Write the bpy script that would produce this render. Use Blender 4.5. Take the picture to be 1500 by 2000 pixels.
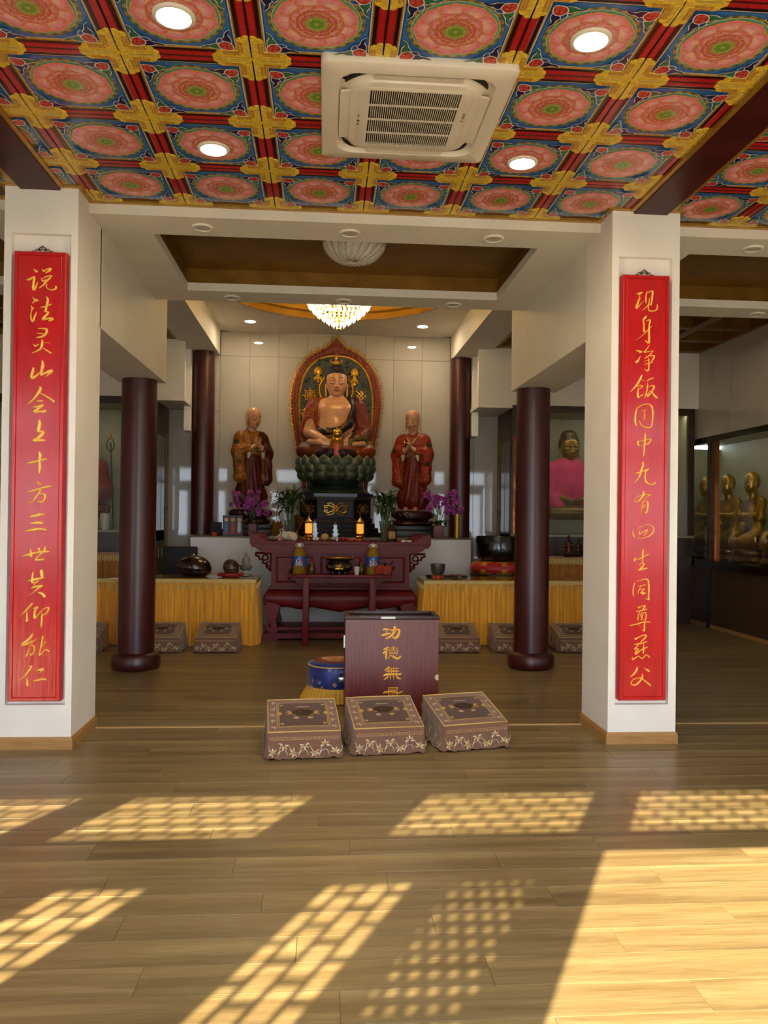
import bpy, bmesh, math, random
import numpy as np
from mathutils import Vector, Matrix
for o in list(bpy.data.objects): bpy.data.objects.remove(o, do_unlink=True)
SC = bpy.context.scene
COL = SC.collection
PI = math.pi

# ---------------------------------------------------------------- camera
YAW, PITCH, ROLL, FPX = 0.0743, 0.0064, 0.0119, 1566.2
cam = bpy.data.cameras.new('camera'); camo = bpy.data.objects.new('camera', cam); COL.objects.link(camo)
cam.sensor_fit = 'VERTICAL'; cam.sensor_height = 36.0; cam.lens = FPX/2000*36.0
cam.clip_start = 0.05; cam.clip_end = 200
_r = Vector((math.cos(YAW), -math.sin(YAW), 0)); _f0 = Vector((math.sin(YAW), math.cos(YAW), 0)); _z = Vector((0, 0, 1))
_f = math.cos(PITCH)*_f0 + math.sin(PITCH)*_z; _u = -math.sin(PITCH)*_f0 + math.cos(PITCH)*_z
_R = math.cos(ROLL)*_r + math.sin(ROLL)*_u; _U = math.cos(ROLL)*_u - math.sin(ROLL)*_r
camo.matrix_world = Matrix(((_R.x, _U.x, -_f.x, 0), (_R.y, _U.y, -_f.y, 0), (_R.z, _U.z, -_f.z, 1.6), (0, 0, 0, 1)))
SC.camera = camo

# ---------------------------------------------------------------- world, sun, exposure
W = bpy.data.worlds.new('world'); SC.world = W; W.use_nodes = True
_bg = W.node_tree.nodes['Background']; _bg.inputs[0].default_value = (0.76, 0.88, 1.0, 1); _bg.inputs[1].default_value = 2.9
sd = bpy.data.lights.new('sun', 'SUN'); so = bpy.data.objects.new('sun', sd); COL.objects.link(so)
sd.energy = 9.8; sd.color = (1.0, 0.86, 0.58); sd.angle = 0.008
so.rotation_euler = Vector((0.795, 1.56, -1.0)).to_track_quat('-Z', 'Y').to_euler()
SC.view_settings.view_transform = 'Standard'; SC.view_settings.look = 'None'
SC.view_settings.gamma = 1.0; SC.view_settings.use_curve_mapping = False
SC.view_settings.exposure = 1.6
LAMP = 2.0            # scale of the room's lamps, seen and added

# brush strokes of the carved characters: x,z,width in millimetres on the board face
STROKES_LEFT = [
'-42,2917,5 -29,2905,14 -17,2900,12;-87,2841,4 -68,2846,12 -42,2861,12 -37,2854,14 -43,2809,14 -42,2782,16 -32,2782,11 -13,2828,3;15,2919,4 23,2905,11 41,2915,6 68,2924,11 63,2910,12 38,2892,5;10,2856,4 19,2837,10 42,2847,8;20,2856,5 45,2869,6 76,2876,7 61,2854,9 43,2836,10 23,2811,9 -2,2790,6;46,2819,4 45,2795,6 70,2780,7 101,2785,9 107,2800,11 107,2807,5',
'-45,2726,4 -31,2709,11 -13,2706,12 -31,2701,9 -46,2685,4;-54,2669,4 -47,2652,8 -35,2652,5;-47,2650,5 -55,2612,5 -53,2574,9 -41,2566,12 -30,2595,9 -17,2627,3;44,2733,5 53,2712,14 47,2674,14 39,2632,12;10,2659,4 38,2665,10 78,2683,7;35,2632,7 59,2626,11 39,2601,12 23,2580,14 43,2582,11 70,2586,11 88,2582,14 63,2569,7',
'-7,2515,5 27,2516,9 49,2509,14 44,2483,14 21,2462,12 -16,2454,6;-11,2483,4 14,2481,8 29,2481,5;21,2438,9 20,2410,14 12,2382,12 -11,2364,8 -43,2349,4;-37,2408,4 -23,2397,10 -2,2409,5;38,2421,6 70,2420,9;31,2383,5 56,2366,9 80,2351,11',
'-33,2248,11 -41,2215,16 -46,2190,16 -35,2182,18 -12,2198,12 11,2220,9;23,2298,7 27,2268,18 19,2227,16 18,2202,12 38,2213,12 78,2232,16 85,2225,14 45,2188,4',
'9,2121,9 14,2106,16 -13,2060,14 -46,2021,9 -81,1993,3;13,2080,5 54,2058,9 99,2028,12 101,2021,11;-10,2024,4 7,2026,12 29,2026,11;-31,1984,5 -12,1986,12 34,1999,11 8,1978,14 -22,1953,16 8,1953,11 52,1959,14 25,1943,4',
'11,1895,14 10,1857,21 3,1822,16 37,1819,14 24,1795,20 -9,1767,18 -23,1759,16 51,1762,12',
'-64,1605,5 -24,1613,14 16,1625,12 61,1635,12;14,1681,9 19,1660,18 15,1622,14 17,1577,16 14,1539,9',
'1,1484,4 15,1468,14 25,1469,12;-61,1410,7 -21,1420,12 46,1443,12 91,1452,12;27,1429,9 3,1387,11 -23,1352,9 -48,1335,4;9,1399,5 43,1400,9 55,1384,13 47,1357,13 27,1343,11 8,1351,4',
'-39,1245,9 -9,1252,18 25,1260,16 53,1262,6;-40,1197,6 -1,1204,16 39,1203,16;-67,1148,7 -24,1156,16 23,1163,12 66,1155,14',
'-92,978,4 -48,990,14 18,1006,12 85,1009,12;-34,1030,4 -32,1001,10 -28,978,11 -48,983,5;8,1030,5 21,1030,11 20,1013,9;61,1041,12 52,1015,11 25,987,8 -1,958,9 12,953,12 56,958,12',
'-17,870,7 -21,835,12 -22,801,12;37,881,20 41,856,18 44,836,12;-49,811,7 -6,822,14 54,834,12;-22,801,11 1,801,9 21,815,9 -12,784,9;-28,765,7 2,773,12 45,779,11 15,760,10 -21,729,6 -59,703,3;19,736,5 46,725,14 61,708,18',
'-17,663,11 -43,632,12 -70,601,9 -98,572,3;-53,605,5 -52,567,10 -52,543,14;-11,625,5 4,631,11 20,636,10 0,612,12 -4,577,12 1,563,13 21,584,7 51,619,6 77,633,8 89,626,10 74,595,10 41,574,7;46,601,5 46,567,10 44,526,10 41,495,3',
'-13,456,10 -30,429,14 -59,402,13 -80,388,10;-81,379,10 -59,384,12 -29,397,10 19,422,5;-10,402,5 -29,371,6 -41,336,7 -51,306,10;-24,376,4 -10,379,6 0,361,7 -6,331,8 -21,313,10 -27,328,3;-19,346,3 -8,359,5;8,379,4 39,398,7;6,351,4 28,354,5;53,441,10 49,407,10 44,376,10 36,338,8 33,316,12 45,318,8 69,349,7 97,338,10;56,412,4 71,416,6;64,402,4 74,392,5 45,364,4',
'-30,240,5 -19,234,12 -39,202,12 -63,170,9 -98,140,3;-46,162,4 -44,137,12 -43,114,14 -35,110,8;15,207,5 37,215,13 59,216,12 28,185,3;-2,139,7 28,145,12 55,152,12 78,148,10']
STROKES_RIGHT = [
'-71,2897,6 -56,2903,11 -34,2910,9;-50,2903,8 -52,2870,10;-65,2859,6 -42,2867,6;-52,2866,8 -65,2830,13 -73,2800,14 -58,2810,8 -23,2854,3;2,2919,4 -6,2878,8 -4,2837,6;2,2908,5 41,2924,10 41,2886,11 33,2826,8 16,2832,5;19,2869,4 16,2832,6 -4,2805,6 -32,2783,3;13,2822,6 17,2785,7 50,2781,7 77,2795,9 77,2828,3',
'-3,2743,8 -8,2731,14 -22,2716,10 -18,2680,8 -17,2634,10 -6,2637,5;-5,2705,4 26,2717,9 21,2674,8 20,2625,11 22,2579,13 19,2552,11 -8,2568,4;41,2673,4 5,2634,6 -36,2597,5 -76,2569,3',
'-72,2496,5 -55,2491,11 -31,2487,9 -51,2478,4;-41,2457,3 -59,2422,11 -71,2412,18;24,2536,3 6,2509,6 -12,2484,7 20,2491,6 50,2494,6 23,2464,6 -9,2440,8;-7,2446,4 33,2461,6 60,2458,9 47,2428,9 37,2415,5;-15,2413,3 0,2423,4 27,2431,4;-13,2398,5 20,2406,6 52,2413,5;17,2444,4 20,2411,7 21,2368,10 11,2351,9 -11,2364,3',
'-29,2319,8 -46,2281,13 -72,2241,11 -114,2196,3;-36,2291,5 -12,2280,8;-62,2238,4 -42,2245,6 -20,2241,6 -42,2225,6;-52,2228,6 -58,2192,10 -55,2163,12 -41,2168,6 -20,2183,10;57,2302,7 35,2296,8 8,2278,6;12,2263,6 10,2217,8 -1,2177,6 -9,2154,3;19,2240,4 56,2247,8 58,2228,10 39,2198,8 16,2169,10 13,2184,4 36,2208,6 56,2185,10 84,2159,12',
'-62,2087,6 -72,2044,10 -75,1991,12 -66,1955,7;-61,2084,6 -24,2106,7 17,2115,7 44,2099,10 54,2053,9 50,1987,8 39,1951,8 5,1947,7 -29,1963,6 -48,1998,4;-34,2064,4 -13,2068,6 10,2074,5;-8,2068,6 -6,2032,6 -8,2003,7;-26,2028,3 7,2036,5;-29,1996,5 11,2005,6;21,2025,5 29,2018,7',
'-53,1850,10 -53,1827,13 -45,1814,6;-48,1844,5 -1,1858,6 43,1864,7 26,1835,8 -1,1822,6 -38,1816,4;-3,1906,6 -1,1871,11 -6,1815,11 -9,1763,9 -13,1736,3',
'-16,1700,8 -14,1676,13 -26,1641,12 -41,1595,9 -80,1545,3;-74,1617,6 -35,1627,9 26,1650,9 6,1631,8 1,1589,10 9,1558,11 41,1541,9 70,1547,9 73,1559,5',
'-12,1490,7 -6,1471,13 -19,1450,10 -43,1422,8 -73,1415,6 -75,1429,4 -51,1453,5 -8,1466,6 42,1468,7 13,1451,5 -11,1409,6 -26,1339,5;7,1423,5 21,1413,10 21,1371,10 11,1336,10 -7,1345,3;-7,1395,3 2,1392,5 -7,1378,5 0,1371,3',
'-86,1209,4 -80,1176,9 -67,1159,4;-55,1223,4 -6,1246,5 37,1253,5 66,1233,8 62,1198,7 31,1170,6 -12,1156,5 -55,1159,4;-34,1208,5 -35,1183,8 -16,1197,5 19,1217,8 12,1194,7 -9,1173,3',
'-65,1017,7 -70,999,10 -68,990,5;-61,1002,5 -35,1010,6 -3,1025,7 35,1043,6;-8,1074,9 -10,1041,11 -11,1010,9 -11,979,7;-38,968,4 -19,977,6 0,978,7 -13,951,10 -39,928,7;-37,964,3 -21,946,6;-42,926,6 -10,936,10 20,943,10',
'-67,839,4 -76,803,6 -79,762,7 -70,738,4;-53,848,3 -17,859,5 19,865,7 33,849,10 37,793,9 35,742,7 37,719,9 14,729,3;-43,810,3 -17,819,5 14,825,5;-22,811,3 -38,785,5 -43,761,3;-30,788,4 4,796,6 -11,780,7 -19,765,9 10,768,7 -11,751,3',
'-37,672,4 -37,661,7 -18,670,5 11,677,7 4,662,9 -7,649,7;-53,634,5 -18,641,7 23,651,7;-28,632,4 -40,603,5 -42,572,5;-7,629,4 16,625,7 18,599,7 15,573,5;-14,630,3 -21,610,5 -26,596,3;0,624,3 -10,603,5 -13,585,6 -20,572,3;-20,572,3 8,579,3;-100,533,6 -52,544,7 -6,558,7 47,561,7;8,572,5 7,530,8 5,496,9 -11,509,3;-40,542,5 -24,527,6',
'-62,447,5 -56,438,9 -33,452,5 2,466,6 20,463,9 6,440,8 -21,419,3;-65,400,5 -26,406,8 24,419,9;-38,395,4 -63,366,7 -36,371,5 -57,340,9 -50,333,8 -22,357,5 31,381,6;1,406,4 3,371,8 0,338,7;-78,309,4 -76,293,9 -57,305,5 -32,317,5 -18,304,8 -3,302,5 18,324,6 39,316,9 46,307,9',
'-44,240,6 -45,223,12 -66,191,9 -94,169,3;11,231,5 29,219,12 45,210,11;-4,191,5 -6,164,11 -27,133,9 -55,112,9 -83,117,7 -83,136,5 -59,157,5 -16,160,6 20,136,10 55,108,12']
STROKES_BOX = [
'-74,696,8 -63,701,11 -22,699,8;-46,698,11 -47,662,13;-83,652,11 -52,660,13 -13,671,7;-15,693,10 20,696,8 52,699,11 54,675,13 40,642,15 20,631,13 0,644,5;19,722,15 16,685,15 -9,649,13 -50,627,8',
'-66,541,10 -51,546,11 -31,559,7;-73,510,10 -54,521,11 -31,539,5;-47,521,10 -49,488,11 -47,462,8;-25,552,8 48,552,7;8,564,11 8,541,8;-23,536,7 44,536,7;-20,536,7 -19,518,7;43,536,7 41,518,7;0,536,6 0,518,6;20,536,6 20,518,6;-21,516,7 45,516,7;-26,505,7 48,506,6;-19,495,7 -29,470,10;-11,492,6 16,477,10 45,467,13 71,488,6;9,495,5 17,487,7;38,495,7 29,483,6',
'-59,374,5 -42,382,10 -25,400,10;-26,390,10 53,390,9;-42,361,7 -29,366,8 56,367,8;-23,390,10 -24,341,10;-5,390,9 -4,341,9;13,390,9 14,341,9;35,390,10 34,341,10;-66,328,7 -48,338,11 11,341,10 57,341,10 78,348,5;-32,325,10 -42,312,9 -63,299,4;-11,328,11 -9,302,5;12,328,11 16,302,5;34,328,8 50,312,10 74,304,4',
'-29,235,7 48,237,7;-26,235,9 -24,209,9;45,235,9 43,209,9;-21,223,5 42,224,5;-24,211,7 43,212,7;-65,190,7 -47,199,11 12,201,8 58,194,8 86,205,5;-29,186,6 49,188,6;-25,188,8 -25,162,8;45,188,8 46,161,8;9,188,7 9,162,7;-23,173,5 45,174,5;-23,158,6 46,160,6;-33,145,6 56,147,6;-52,129,8 79,132,7']
# ---------------------------------------------------------------- helpers
rnd = random.Random(7)
def srgb(h):
    h = h.lstrip('#'); c = [int(h[i:i+2], 16)/255 for i in (0, 2, 4)]
    return tuple((x/12.92 if x <= .04045 else ((x+.055)/1.055)**2.4) for x in c)
def setp(b, **k):
    for n, v in k.items():
        n = {'rough': 'Roughness', 'metal': 'Metallic', 'coat': 'Coat Weight', 'coatr': 'Coat Roughness', 'spec': 'Specular IOR Level', 'trans': 'Transmission Weight',
             'ior': 'IOR', 'alpha': 'Alpha', 'sheen': 'Sheen Weight', 'sss': 'Subsurface Weight'}.get(n, n)
        b.inputs[n].default_value = v
MATS = {}
def mat(name, col, col2=None, scale=8.0, detail=4.0, stretch=(1, 1, 1), bump=0.0, bscale=None, ramp=(.35, .65), emit=None, estr=0, attr=None, kind='noise', rnd_amt=0.0, gen=False, **k):
    """principled material; colour = noise mix of col and col2 in object space, or a colour attribute"""
    if name in MATS: return MATS[name]
    m = bpy.data.materials.new(name); m.use_nodes = True; nt = m.node_tree; N = nt.nodes; L = nt.links
    b = N['Principled BSDF']; MATS[name] = m
    c1 = srgb(col) if isinstance(col, str) else col
    b.inputs['Base Color'].default_value = (*c1, 1)
    setp(b, **k)
    tc = mp = None
    if col2 or bump or attr:
        tc = N.new('ShaderNodeTexCoord'); mp = N.new('ShaderNodeMapping'); mp.inputs['Scale'].default_value = stretch
        L.new(tc.outputs['Object'], mp.inputs['Vector'])
        if rnd_amt:
            oi = N.new('ShaderNodeObjectInfo'); va = N.new('ShaderNodeVectorMath'); va.operation = 'SCALE'; va.inputs['Scale'].default_value = 40
            cx = N.new('ShaderNodeCombineXYZ'); L.new(oi.outputs['Random'], cx.inputs[0]); L.new(oi.outputs['Random'], cx.inputs[1]); L.new(cx.outputs[0], va.inputs[0])
            ad = N.new('ShaderNodeVectorMath'); L.new(tc.outputs['Object'], ad.inputs[0]); L.new(va.outputs[0], ad.inputs[1]); L.new(ad.outputs[0], mp.inputs['Vector'])
    def tex(s):
        if kind == 'voronoi':
            t = N.new('ShaderNodeTexVoronoi'); t.inputs['Scale'].default_value = s
        else:
            t = N.new('ShaderNodeTexNoise'); t.inputs['Scale'].default_value = s; t.inputs['Detail'].default_value = detail
        L.new(mp.outputs[0], t.inputs['Vector']); return t.outputs['Distance' if kind == 'voronoi' else 'Fac']
    colout = None
    if attr:
        a = N.new('ShaderNodeAttribute'); a.attribute_name = attr; colout = a.outputs['Color']
    if col2:
        c2 = srgb(col2) if isinstance(col2, str) else col2
        cr = N.new('ShaderNodeValToRGB'); cr.color_ramp.elements[0].position = ramp[0]; cr.color_ramp.elements[1].position = ramp[1]
        cr.color_ramp.elements[0].color = (*c1, 1); cr.color_ramp.elements[1].color = (*c2, 1)
        L.new(tex(scale), cr.inputs[0])
        if attr:
            mx = N.new('ShaderNodeMix'); mx.data_type = 'RGBA'; mx.blend_type = 'MULTIPLY'; mx.inputs[0].default_value = 1
            L.new(colout, mx.inputs[6]); L.new(cr.outputs[0], mx.inputs[7]); colout = mx.outputs[2]
        else: colout = cr.outputs[0]
        if rnd_amt:
            hs = N.new('ShaderNodeHueSaturation'); ma = N.new('ShaderNodeMapRange'); ma.inputs['To Min'].default_value = 1-rnd_amt; ma.inputs['To Max'].default_value = 1+rnd_amt
            L.new(oi.outputs['Random'], ma.inputs[0]); L.new(ma.outputs[0], hs.inputs['Value']); L.new(colout, hs.inputs['Color']); colout = hs.outputs[0]
    if colout: L.new(colout, b.inputs['Base Color'])
    if bump:
        bp = N.new('ShaderNodeBump'); bp.inputs['Strength'].default_value = bump; bp.inputs['Distance'].default_value = 0.01
        L.new(tex(bscale or scale), bp.inputs['Height']); L.new(bp.outputs[0], b.inputs['Normal'])
    if emit:
        b.inputs['Emission Color'].default_value = (*(srgb(emit) if isinstance(emit, str) else emit), 1); b.inputs['Emission Strength'].default_value = estr
    return m

def thing(name, label, cat, loc=(0, 0, 0), rz=0.0, group=None):
    o = bpy.data.objects.new(name, None); COL.objects.link(o); o.empty_display_size = .1
    o.location = loc; o.rotation_euler = (0, 0, rz); o['label'] = label; o['category'] = cat
    if group: o['group'] = group
    return o
def tag(o, label, cat, group=None):
    o['label'] = label; o['category'] = cat
    if group: o['group'] = group
    return o
def struct(o): o['kind'] = 'structure'; return o
def link(name, me, parent=None, loc=(0, 0, 0), rot=(0, 0, 0), scale=None):
    o = bpy.data.objects.new(name, me); COL.objects.link(o); o.parent = parent; o.location = loc; o.rotation_euler = rot
    if scale: o.scale = scale
    return o
def dup(root, loc, rz, label=None, group=None, scale=None):
    """copy a thing with its parts and sub-parts"""
    r = root.copy(); COL.objects.link(r); r.location = loc; r.rotation_euler = (0, 0, rz)
    if scale: r.scale = scale
    if label: r['label'] = label
    if group: r['group'] = group
    for ch in list(root.children):
        c = ch.copy(); COL.objects.link(c); c.parent = r
        for g in ch.children:
            d = g.copy(); COL.objects.link(d); d.parent = c
    return r

class MB:
    def __init__(s): s.v = []; s.f = []; s.m = []; s.c = []
    def add(s, vs, fs, mi=0, col=None):
        n = len(s.v); s.v += [tuple(map(float, p)) for p in vs]; s.f += [tuple(i+n for i in f) for f in fs]; s.m += [mi]*len(fs)
        if col is not None: s.c += ([col]*len(vs) if isinstance(col[0], (int, float)) else list(col))
        return s
    def box(s, x0, x1, y0, y1, z0, z1, mi=0, ch=0.0):
        if ch <= 0:
            return s.add([(x, y, z) for z in (z0, z1) for y in (y0, y1) for x in (x0, x1)],
                         [(0, 2, 3, 1), (4, 5, 7, 6), (0, 1, 5, 4), (2, 6, 7, 3), (0, 4, 6, 2), (1, 3, 7, 5)], mi)
        bm = bmesh.new(); bmesh.ops.create_cube(bm, size=1)
        for v in bm.verts: v.co = ((x0+x1)/2+v.co.x*(x1-x0), (y0+y1)/2+v.co.y*(y1-y0), (z0+z1)/2+v.co.z*(z1-z0))
        bmesh.ops.bevel(bm, geom=bm.edges[:], offset=ch, segments=2, affect='EDGES', profile=.5)
        s.bm(bm, mi); return s
    def bm(s, bm, mi=0):
        bm.verts.index_update(); s.add([v.co[:] for v in bm.verts], [[v.index for v in f.verts] for f in bm.faces], mi); bm.free(); return s
    def lathe(s, prof, n=24, c=(0, 0, 0), sx=1, sy=1, mi=0, cap=True, a0=0.0):
        vs = []; fs = []
        for r, z in prof:
            for i in range(n):
                a = a0+2*PI*i/n; vs.append((c[0]+sx*r*math.cos(a), c[1]+sy*r*math.sin(a), c[2]+z))
        for j in range(len(prof)-1):
            for i in range(n):
                k = (i+1) % n; fs.append((j*n+i, j*n+k, (j+1)*n+k, (j+1)*n+i))
        if cap:
            if prof[0][0] > 1e-6: fs.append(tuple(range(n-1, -1, -1)))
            if prof[-1][0] > 1e-6: fs.append(tuple((len(prof)-1)*n+i for i in range(n)))
        return s.add(vs, fs, mi)
    def tube(s, pts, rad, n=8, mi=0, closed=False, cap=True, flat=1.0):
        P = [Vector(p) for p in pts]; m = len(P); R = rad if isinstance(rad, (list, tuple)) else [rad]*m
        vs = []; fs = []; up = Vector((0, 0, 1)); nprev = None
        for i in range(m):
            t = (P[(i+1) % m]-P[i-1]) if closed else (P[min(i+1, m-1)]-P[max(i-1, 0)])
            t = t.normalized() if t.length > 1e-9 else Vector((0, 0, 1))
            if nprev is None: nn = t.cross(up); nn = nn if nn.length > 1e-3 else t.cross(Vector((1, 0, 0)))
            else: nn = nprev-t*nprev.dot(t)
            nn = nn.normalized() if nn.length > 1e-9 else Vector((1, 0, 0)); nprev = nn; b = t.cross(nn)
            for k in range(n):
                a = 2*PI*k/n; vs.append(P[i]+(nn*math.cos(a)+b*math.sin(a)*flat)*R[i])
        for i in range(m if closed else m-1):
            for k in range(n):
                l = (k+1) % n; j = (i+1) % m; fs.append((i*n+k, i*n+l, j*n+l, j*n+k))
        if cap and not closed: fs.append(tuple(range(n-1, -1, -1))); fs.append(tuple((m-1)*n+k for k in range(n)))
        return s.add(vs, fs, mi)
    def prism(s, poly, d0, d1, axis='y', mi=0):
        """poly: 2-D outline; extruded along axis from d0 to d1"""
        n = len(poly)
        def P(p, d): return {'y': (p[0], d, p[1]), 'z': (p[0], p[1], d), 'x': (d, p[0], p[1])}[axis]
        vs = [P(p, d0) for p in poly]+[P(p, d1) for p in poly]
        fs = [tuple(range(n)), tuple(range(2*n-1, n-1, -1))]+[(i, i+n, (i+1) % n+n, (i+1) % n) for i in range(n)]
        bm = bmesh.new(); bv = [bm.verts.new(v) for v in vs]
        for f in fs:
            try: bm.faces.new([bv[i] for i in f])
            except ValueError: pass
        bmesh.ops.recalc_face_normals(bm, faces=bm.faces[:]); bm.verts.index_update(); s.bm(bm, mi); return s
    def ball(s, c, r, n=10, m=7, mi=0):
        r = r if isinstance(r, (tuple, list)) else (r, r, r)
        prof = [(math.sin(PI*j/m), -math.cos(PI*j/m)) for j in range(m+1)]
        k = len(s.v); s.lathe([(max(p[0], 1e-4), p[1]) for p in prof], n, (0, 0, 0), mi=mi)
        for i in range(k, len(s.v)): v = s.v[i]; s.v[i] = (c[0]+v[0]*r[0], c[1]+v[1]*r[1], c[2]+v[2]*r[2])
        return s
    def xform(s, M, start=0):
        for i in range(start, len(s.v)): s.v[i] = tuple(M @ Vector(s.v[i]))
        return s
    def mesh(s, name, mats, smooth=None):
        me = bpy.data.meshes.new(name); me.from_pydata(s.v, [], s.f)
        mats = mats if isinstance(mats, (list, tuple)) else [mats]
        for m in mats: me.materials.append(m)
        if len(mats) > 1: me.polygons.foreach_set('material_index', s.m)
        if s.c:
            ca = me.color_attributes.new('Col', 'FLOAT_COLOR', 'POINT'); ca.data.foreach_set('color', np.array([(*c[:3], 1) for c in s.c], dtype=np.float32).ravel())
        if smooth is not None:
            me.polygons.foreach_set('use_smooth', [True]*len(me.polygons))
            if smooth < 180: me.set_sharp_from_angle(angle=math.radians(smooth))
        me.update(); return me
    def build(s, name, mats, parent=None, smooth=None, loc=(0, 0, 0), bevel=0):
        o = link(name, s.mesh(name, mats, smooth), parent, loc)
        if bevel:
            b = o.modifiers.new('bevel', 'BEVEL'); b.width = bevel; b.segments = 2; b.limit_method = 'ANGLE'
        return o

def spline(pts, k=6, closed=False):
    """Catmull-Rom through tuples of any length"""
    P = [np.array(p, float) for p in pts]; n = len(P); out = []
    for i in range(n if closed else n-1):
        g = (lambda j: P[j % n]) if closed else (lambda j: P[min(max(j, 0), n-1)])
        a, b, c, d = g(i-1), g(i), g(i+1), g(i+2)
        for t in np.linspace(0, 1, k, endpoint=False):
            out.append(.5*((2*b)+(c-a)*t+(2*a-5*b+4*c-d)*t*t+(3*b-a-3*c+d)*t**3))
    if not closed: out.append(P[-1])
    return out
def brush(mb, pts, depth, y=0.0, k=5, flat=False):
    """a carved brush stroke: ridge profile, face towards -y; pts (x,z,w)"""
    S = spline(pts, k) if len(pts) > 2 else [np.array(p, float) for p in pts]
    vs = []; fs = []; n = len(S)
    w0 = S[0].copy(); w1 = S[-1].copy()
    for i, p in enumerate(S):
        t = S[min(i+1, n-1)][:2]-S[max(i-1, 0)][:2]; l = np.hypot(*t) or 1; t = t/l; nx, nz = -t[1], t[0]
        w = max(p[2], .0015)/2
        if i == 0: p = p-np.array([t[0], t[1], 0])*w*.6
        if i == n-1: p = p+np.array([t[0], t[1], 0])*w*.6
        e = .45 if i in (0, n-1) else 1.0
        for o, d in ((-1, 0), (-.62, .8), (0, 1.0 if not flat else .8), (.62, .8), (1, 0)):
            vs.append((p[0]+nx*w*o*e, y-depth*d, p[1]+nz*w*o*e))
    for i in range(n-1):
        for j in range(4): fs.append((i*5+j, i*5+j+1, (i+1)*5+j+1, (i+1)*5+j))
    fs.append((4, 3, 2, 1, 0)); q = (n-1)*5; fs.append((q, q+1, q+2, q+3, q+4))
    mb.add(vs, fs)
def glyph_mesh(name, data, m, depth, flat=False, fat=1.0):
    mb = MB()
    for st in data.split(';'):
        brush(mb, [tuple(float(a)/1000*(1.28*fat if i == 2 else 1) for i, a in enumerate(p.split(','))) for p in st.split()], depth, flat=flat)
    return mb.mesh(name, m, 40)

# ---- implicit surfaces (smooth unions of ellipsoids and tapered capsules) meshed with surface nets
class SDF:
    def __init__(s, lo, hi, h):
        s.lo = np.array(lo, float); s.h = h; n = np.ceil((np.array(hi)-s.lo)/h).astype(int)+1
        ax = [s.lo[i]+h*np.arange(n[i]) for i in range(3)]
        s.P = np.stack(np.meshgrid(*ax, indexing='ij'), -1).astype(np.float32); s.F = np.full(s.P.shape[:3], 9.0, np.float32)
    def _mix(s, d, k, sub=False):
        if sub: s.F = np.maximum(s.F, -d) if k <= 0 else -SDF.smin(-s.F, d, k)
        else: s.F = np.minimum(s.F, d) if k <= 0 else SDF.smin(s.F, d, k)
        return s
    @staticmethod
    def smin(a, b, k): h = np.clip(.5+.5*(b-a)/k, 0, 1); return b+(a-b)*h-k*h*(1-h)
    def dell(s, c, r, rot=None):
        p = s.P-np.array(c, np.float32)
        if rot is not None: p = p @ np.array(Matrix.Rotation(rot[1], 3, rot[0]), np.float32)
        r = np.array(r, np.float32); k0 = np.linalg.norm(p/r, axis=-1); k1 = np.linalg.norm(p/(r*r), axis=-1)+1e-6
        return k0*(k0-1)/k1
    def dcap(s, a, b, ra, rb, sq=(1, 1, 1)):
        sq = np.array(sq, np.float32); a = np.array(a, np.float32)*sq; b = np.array(b, np.float32)*sq; p = s.P*sq-a; ab = b-a
        t = np.clip((p @ ab)/max(float(ab @ ab), 1e-9), 0, 1); return np.linalg.norm(p-t[..., None]*ab, axis=-1)-(ra+(rb-ra)*t)
    def ell(s, c, r, k=.02, rot=None, sub=False): return s._mix(s.dell(c, r, rot), k, sub)
    def cap(s, a, b, ra, rb=None, k=.02, sub=False, sq=(1, 1, 1)): return s._mix(s.dcap(a, b, ra, ra if rb is None else rb, sq), k, sub)
    def chain(s, pts, rads, k=.02, sub=False):
        for i in range(len(pts)-1): s.cap(pts[i], pts[i+1], rads[i], rads[i+1], k, sub)
        return s
    def net(s):
        F = s.F; I = F < 0; nx, ny, nz = F.shape
        cs = [(i, j, k) for i in (0, 1) for j in (0, 1) for k in (0, 1)]
        cor = lambda A, c: A[c[0]:nx-1+c[0], c[1]:ny-1+c[1], c[2]:nz-1+c[2]]
        cnt = sum(cor(I, c).astype(np.int8) for c in cs); M = (cnt > 0) & (cnt < 8)
        idx = -np.ones(M.shape, np.int64); cell = np.argwhere(M); idx[M] = np.arange(len(cell))
        acc = np.zeros((len(cell), 3)); num = np.zeros(len(cell))
        cf = {c: F[cell[:, 0]+c[0], cell[:, 1]+c[1], cell[:, 2]+c[2]].astype(float) for c in cs}
        for a in range(3):
            for c in cs:
                if c[a]: continue
                d = list(c); d[a] = 1; d = tuple(d); fa, fb = cf[c], cf[d]; x = (fa < 0) != (fb < 0)
                t = np.where(x, fa/np.where(x, fa-fb, 1), 0); p = np.tile(np.array(c, float), (len(cell), 1)); p[:, a] += t
                acc += p*x[:, None]; num += x
        V = s.lo+(cell+acc/num[:, None])*s.h; faces = []
        for a in range(3):
            b, c = (a+1) % 3, (a+2) % 3
            s0 = [slice(1, -1)]*3; s1 = [slice(1, -1)]*3; s0[a] = slice(0, -1); s1[a] = slice(1, None)
            A, B = I[tuple(s0)], I[tuple(s1)]; X = np.argwhere(A != B)
            if not len(X): continue
            off = np.ones(3, int); off[a] = 0; e = X+off
            def g(db, dc):
                q = e.copy(); q[:, b] -= db; q[:, c] -= dc; return idx[q[:, 0], q[:, 1], q[:, 2]]
            Q = np.stack([g(1, 1), g(0, 1), g(0, 0), g(1, 0)], 1); flip = ~A[tuple(X.T)]
            Q[flip] = Q[flip][:, ::-1]; faces.append(Q)
        return V, np.concatenate(faces)
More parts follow.
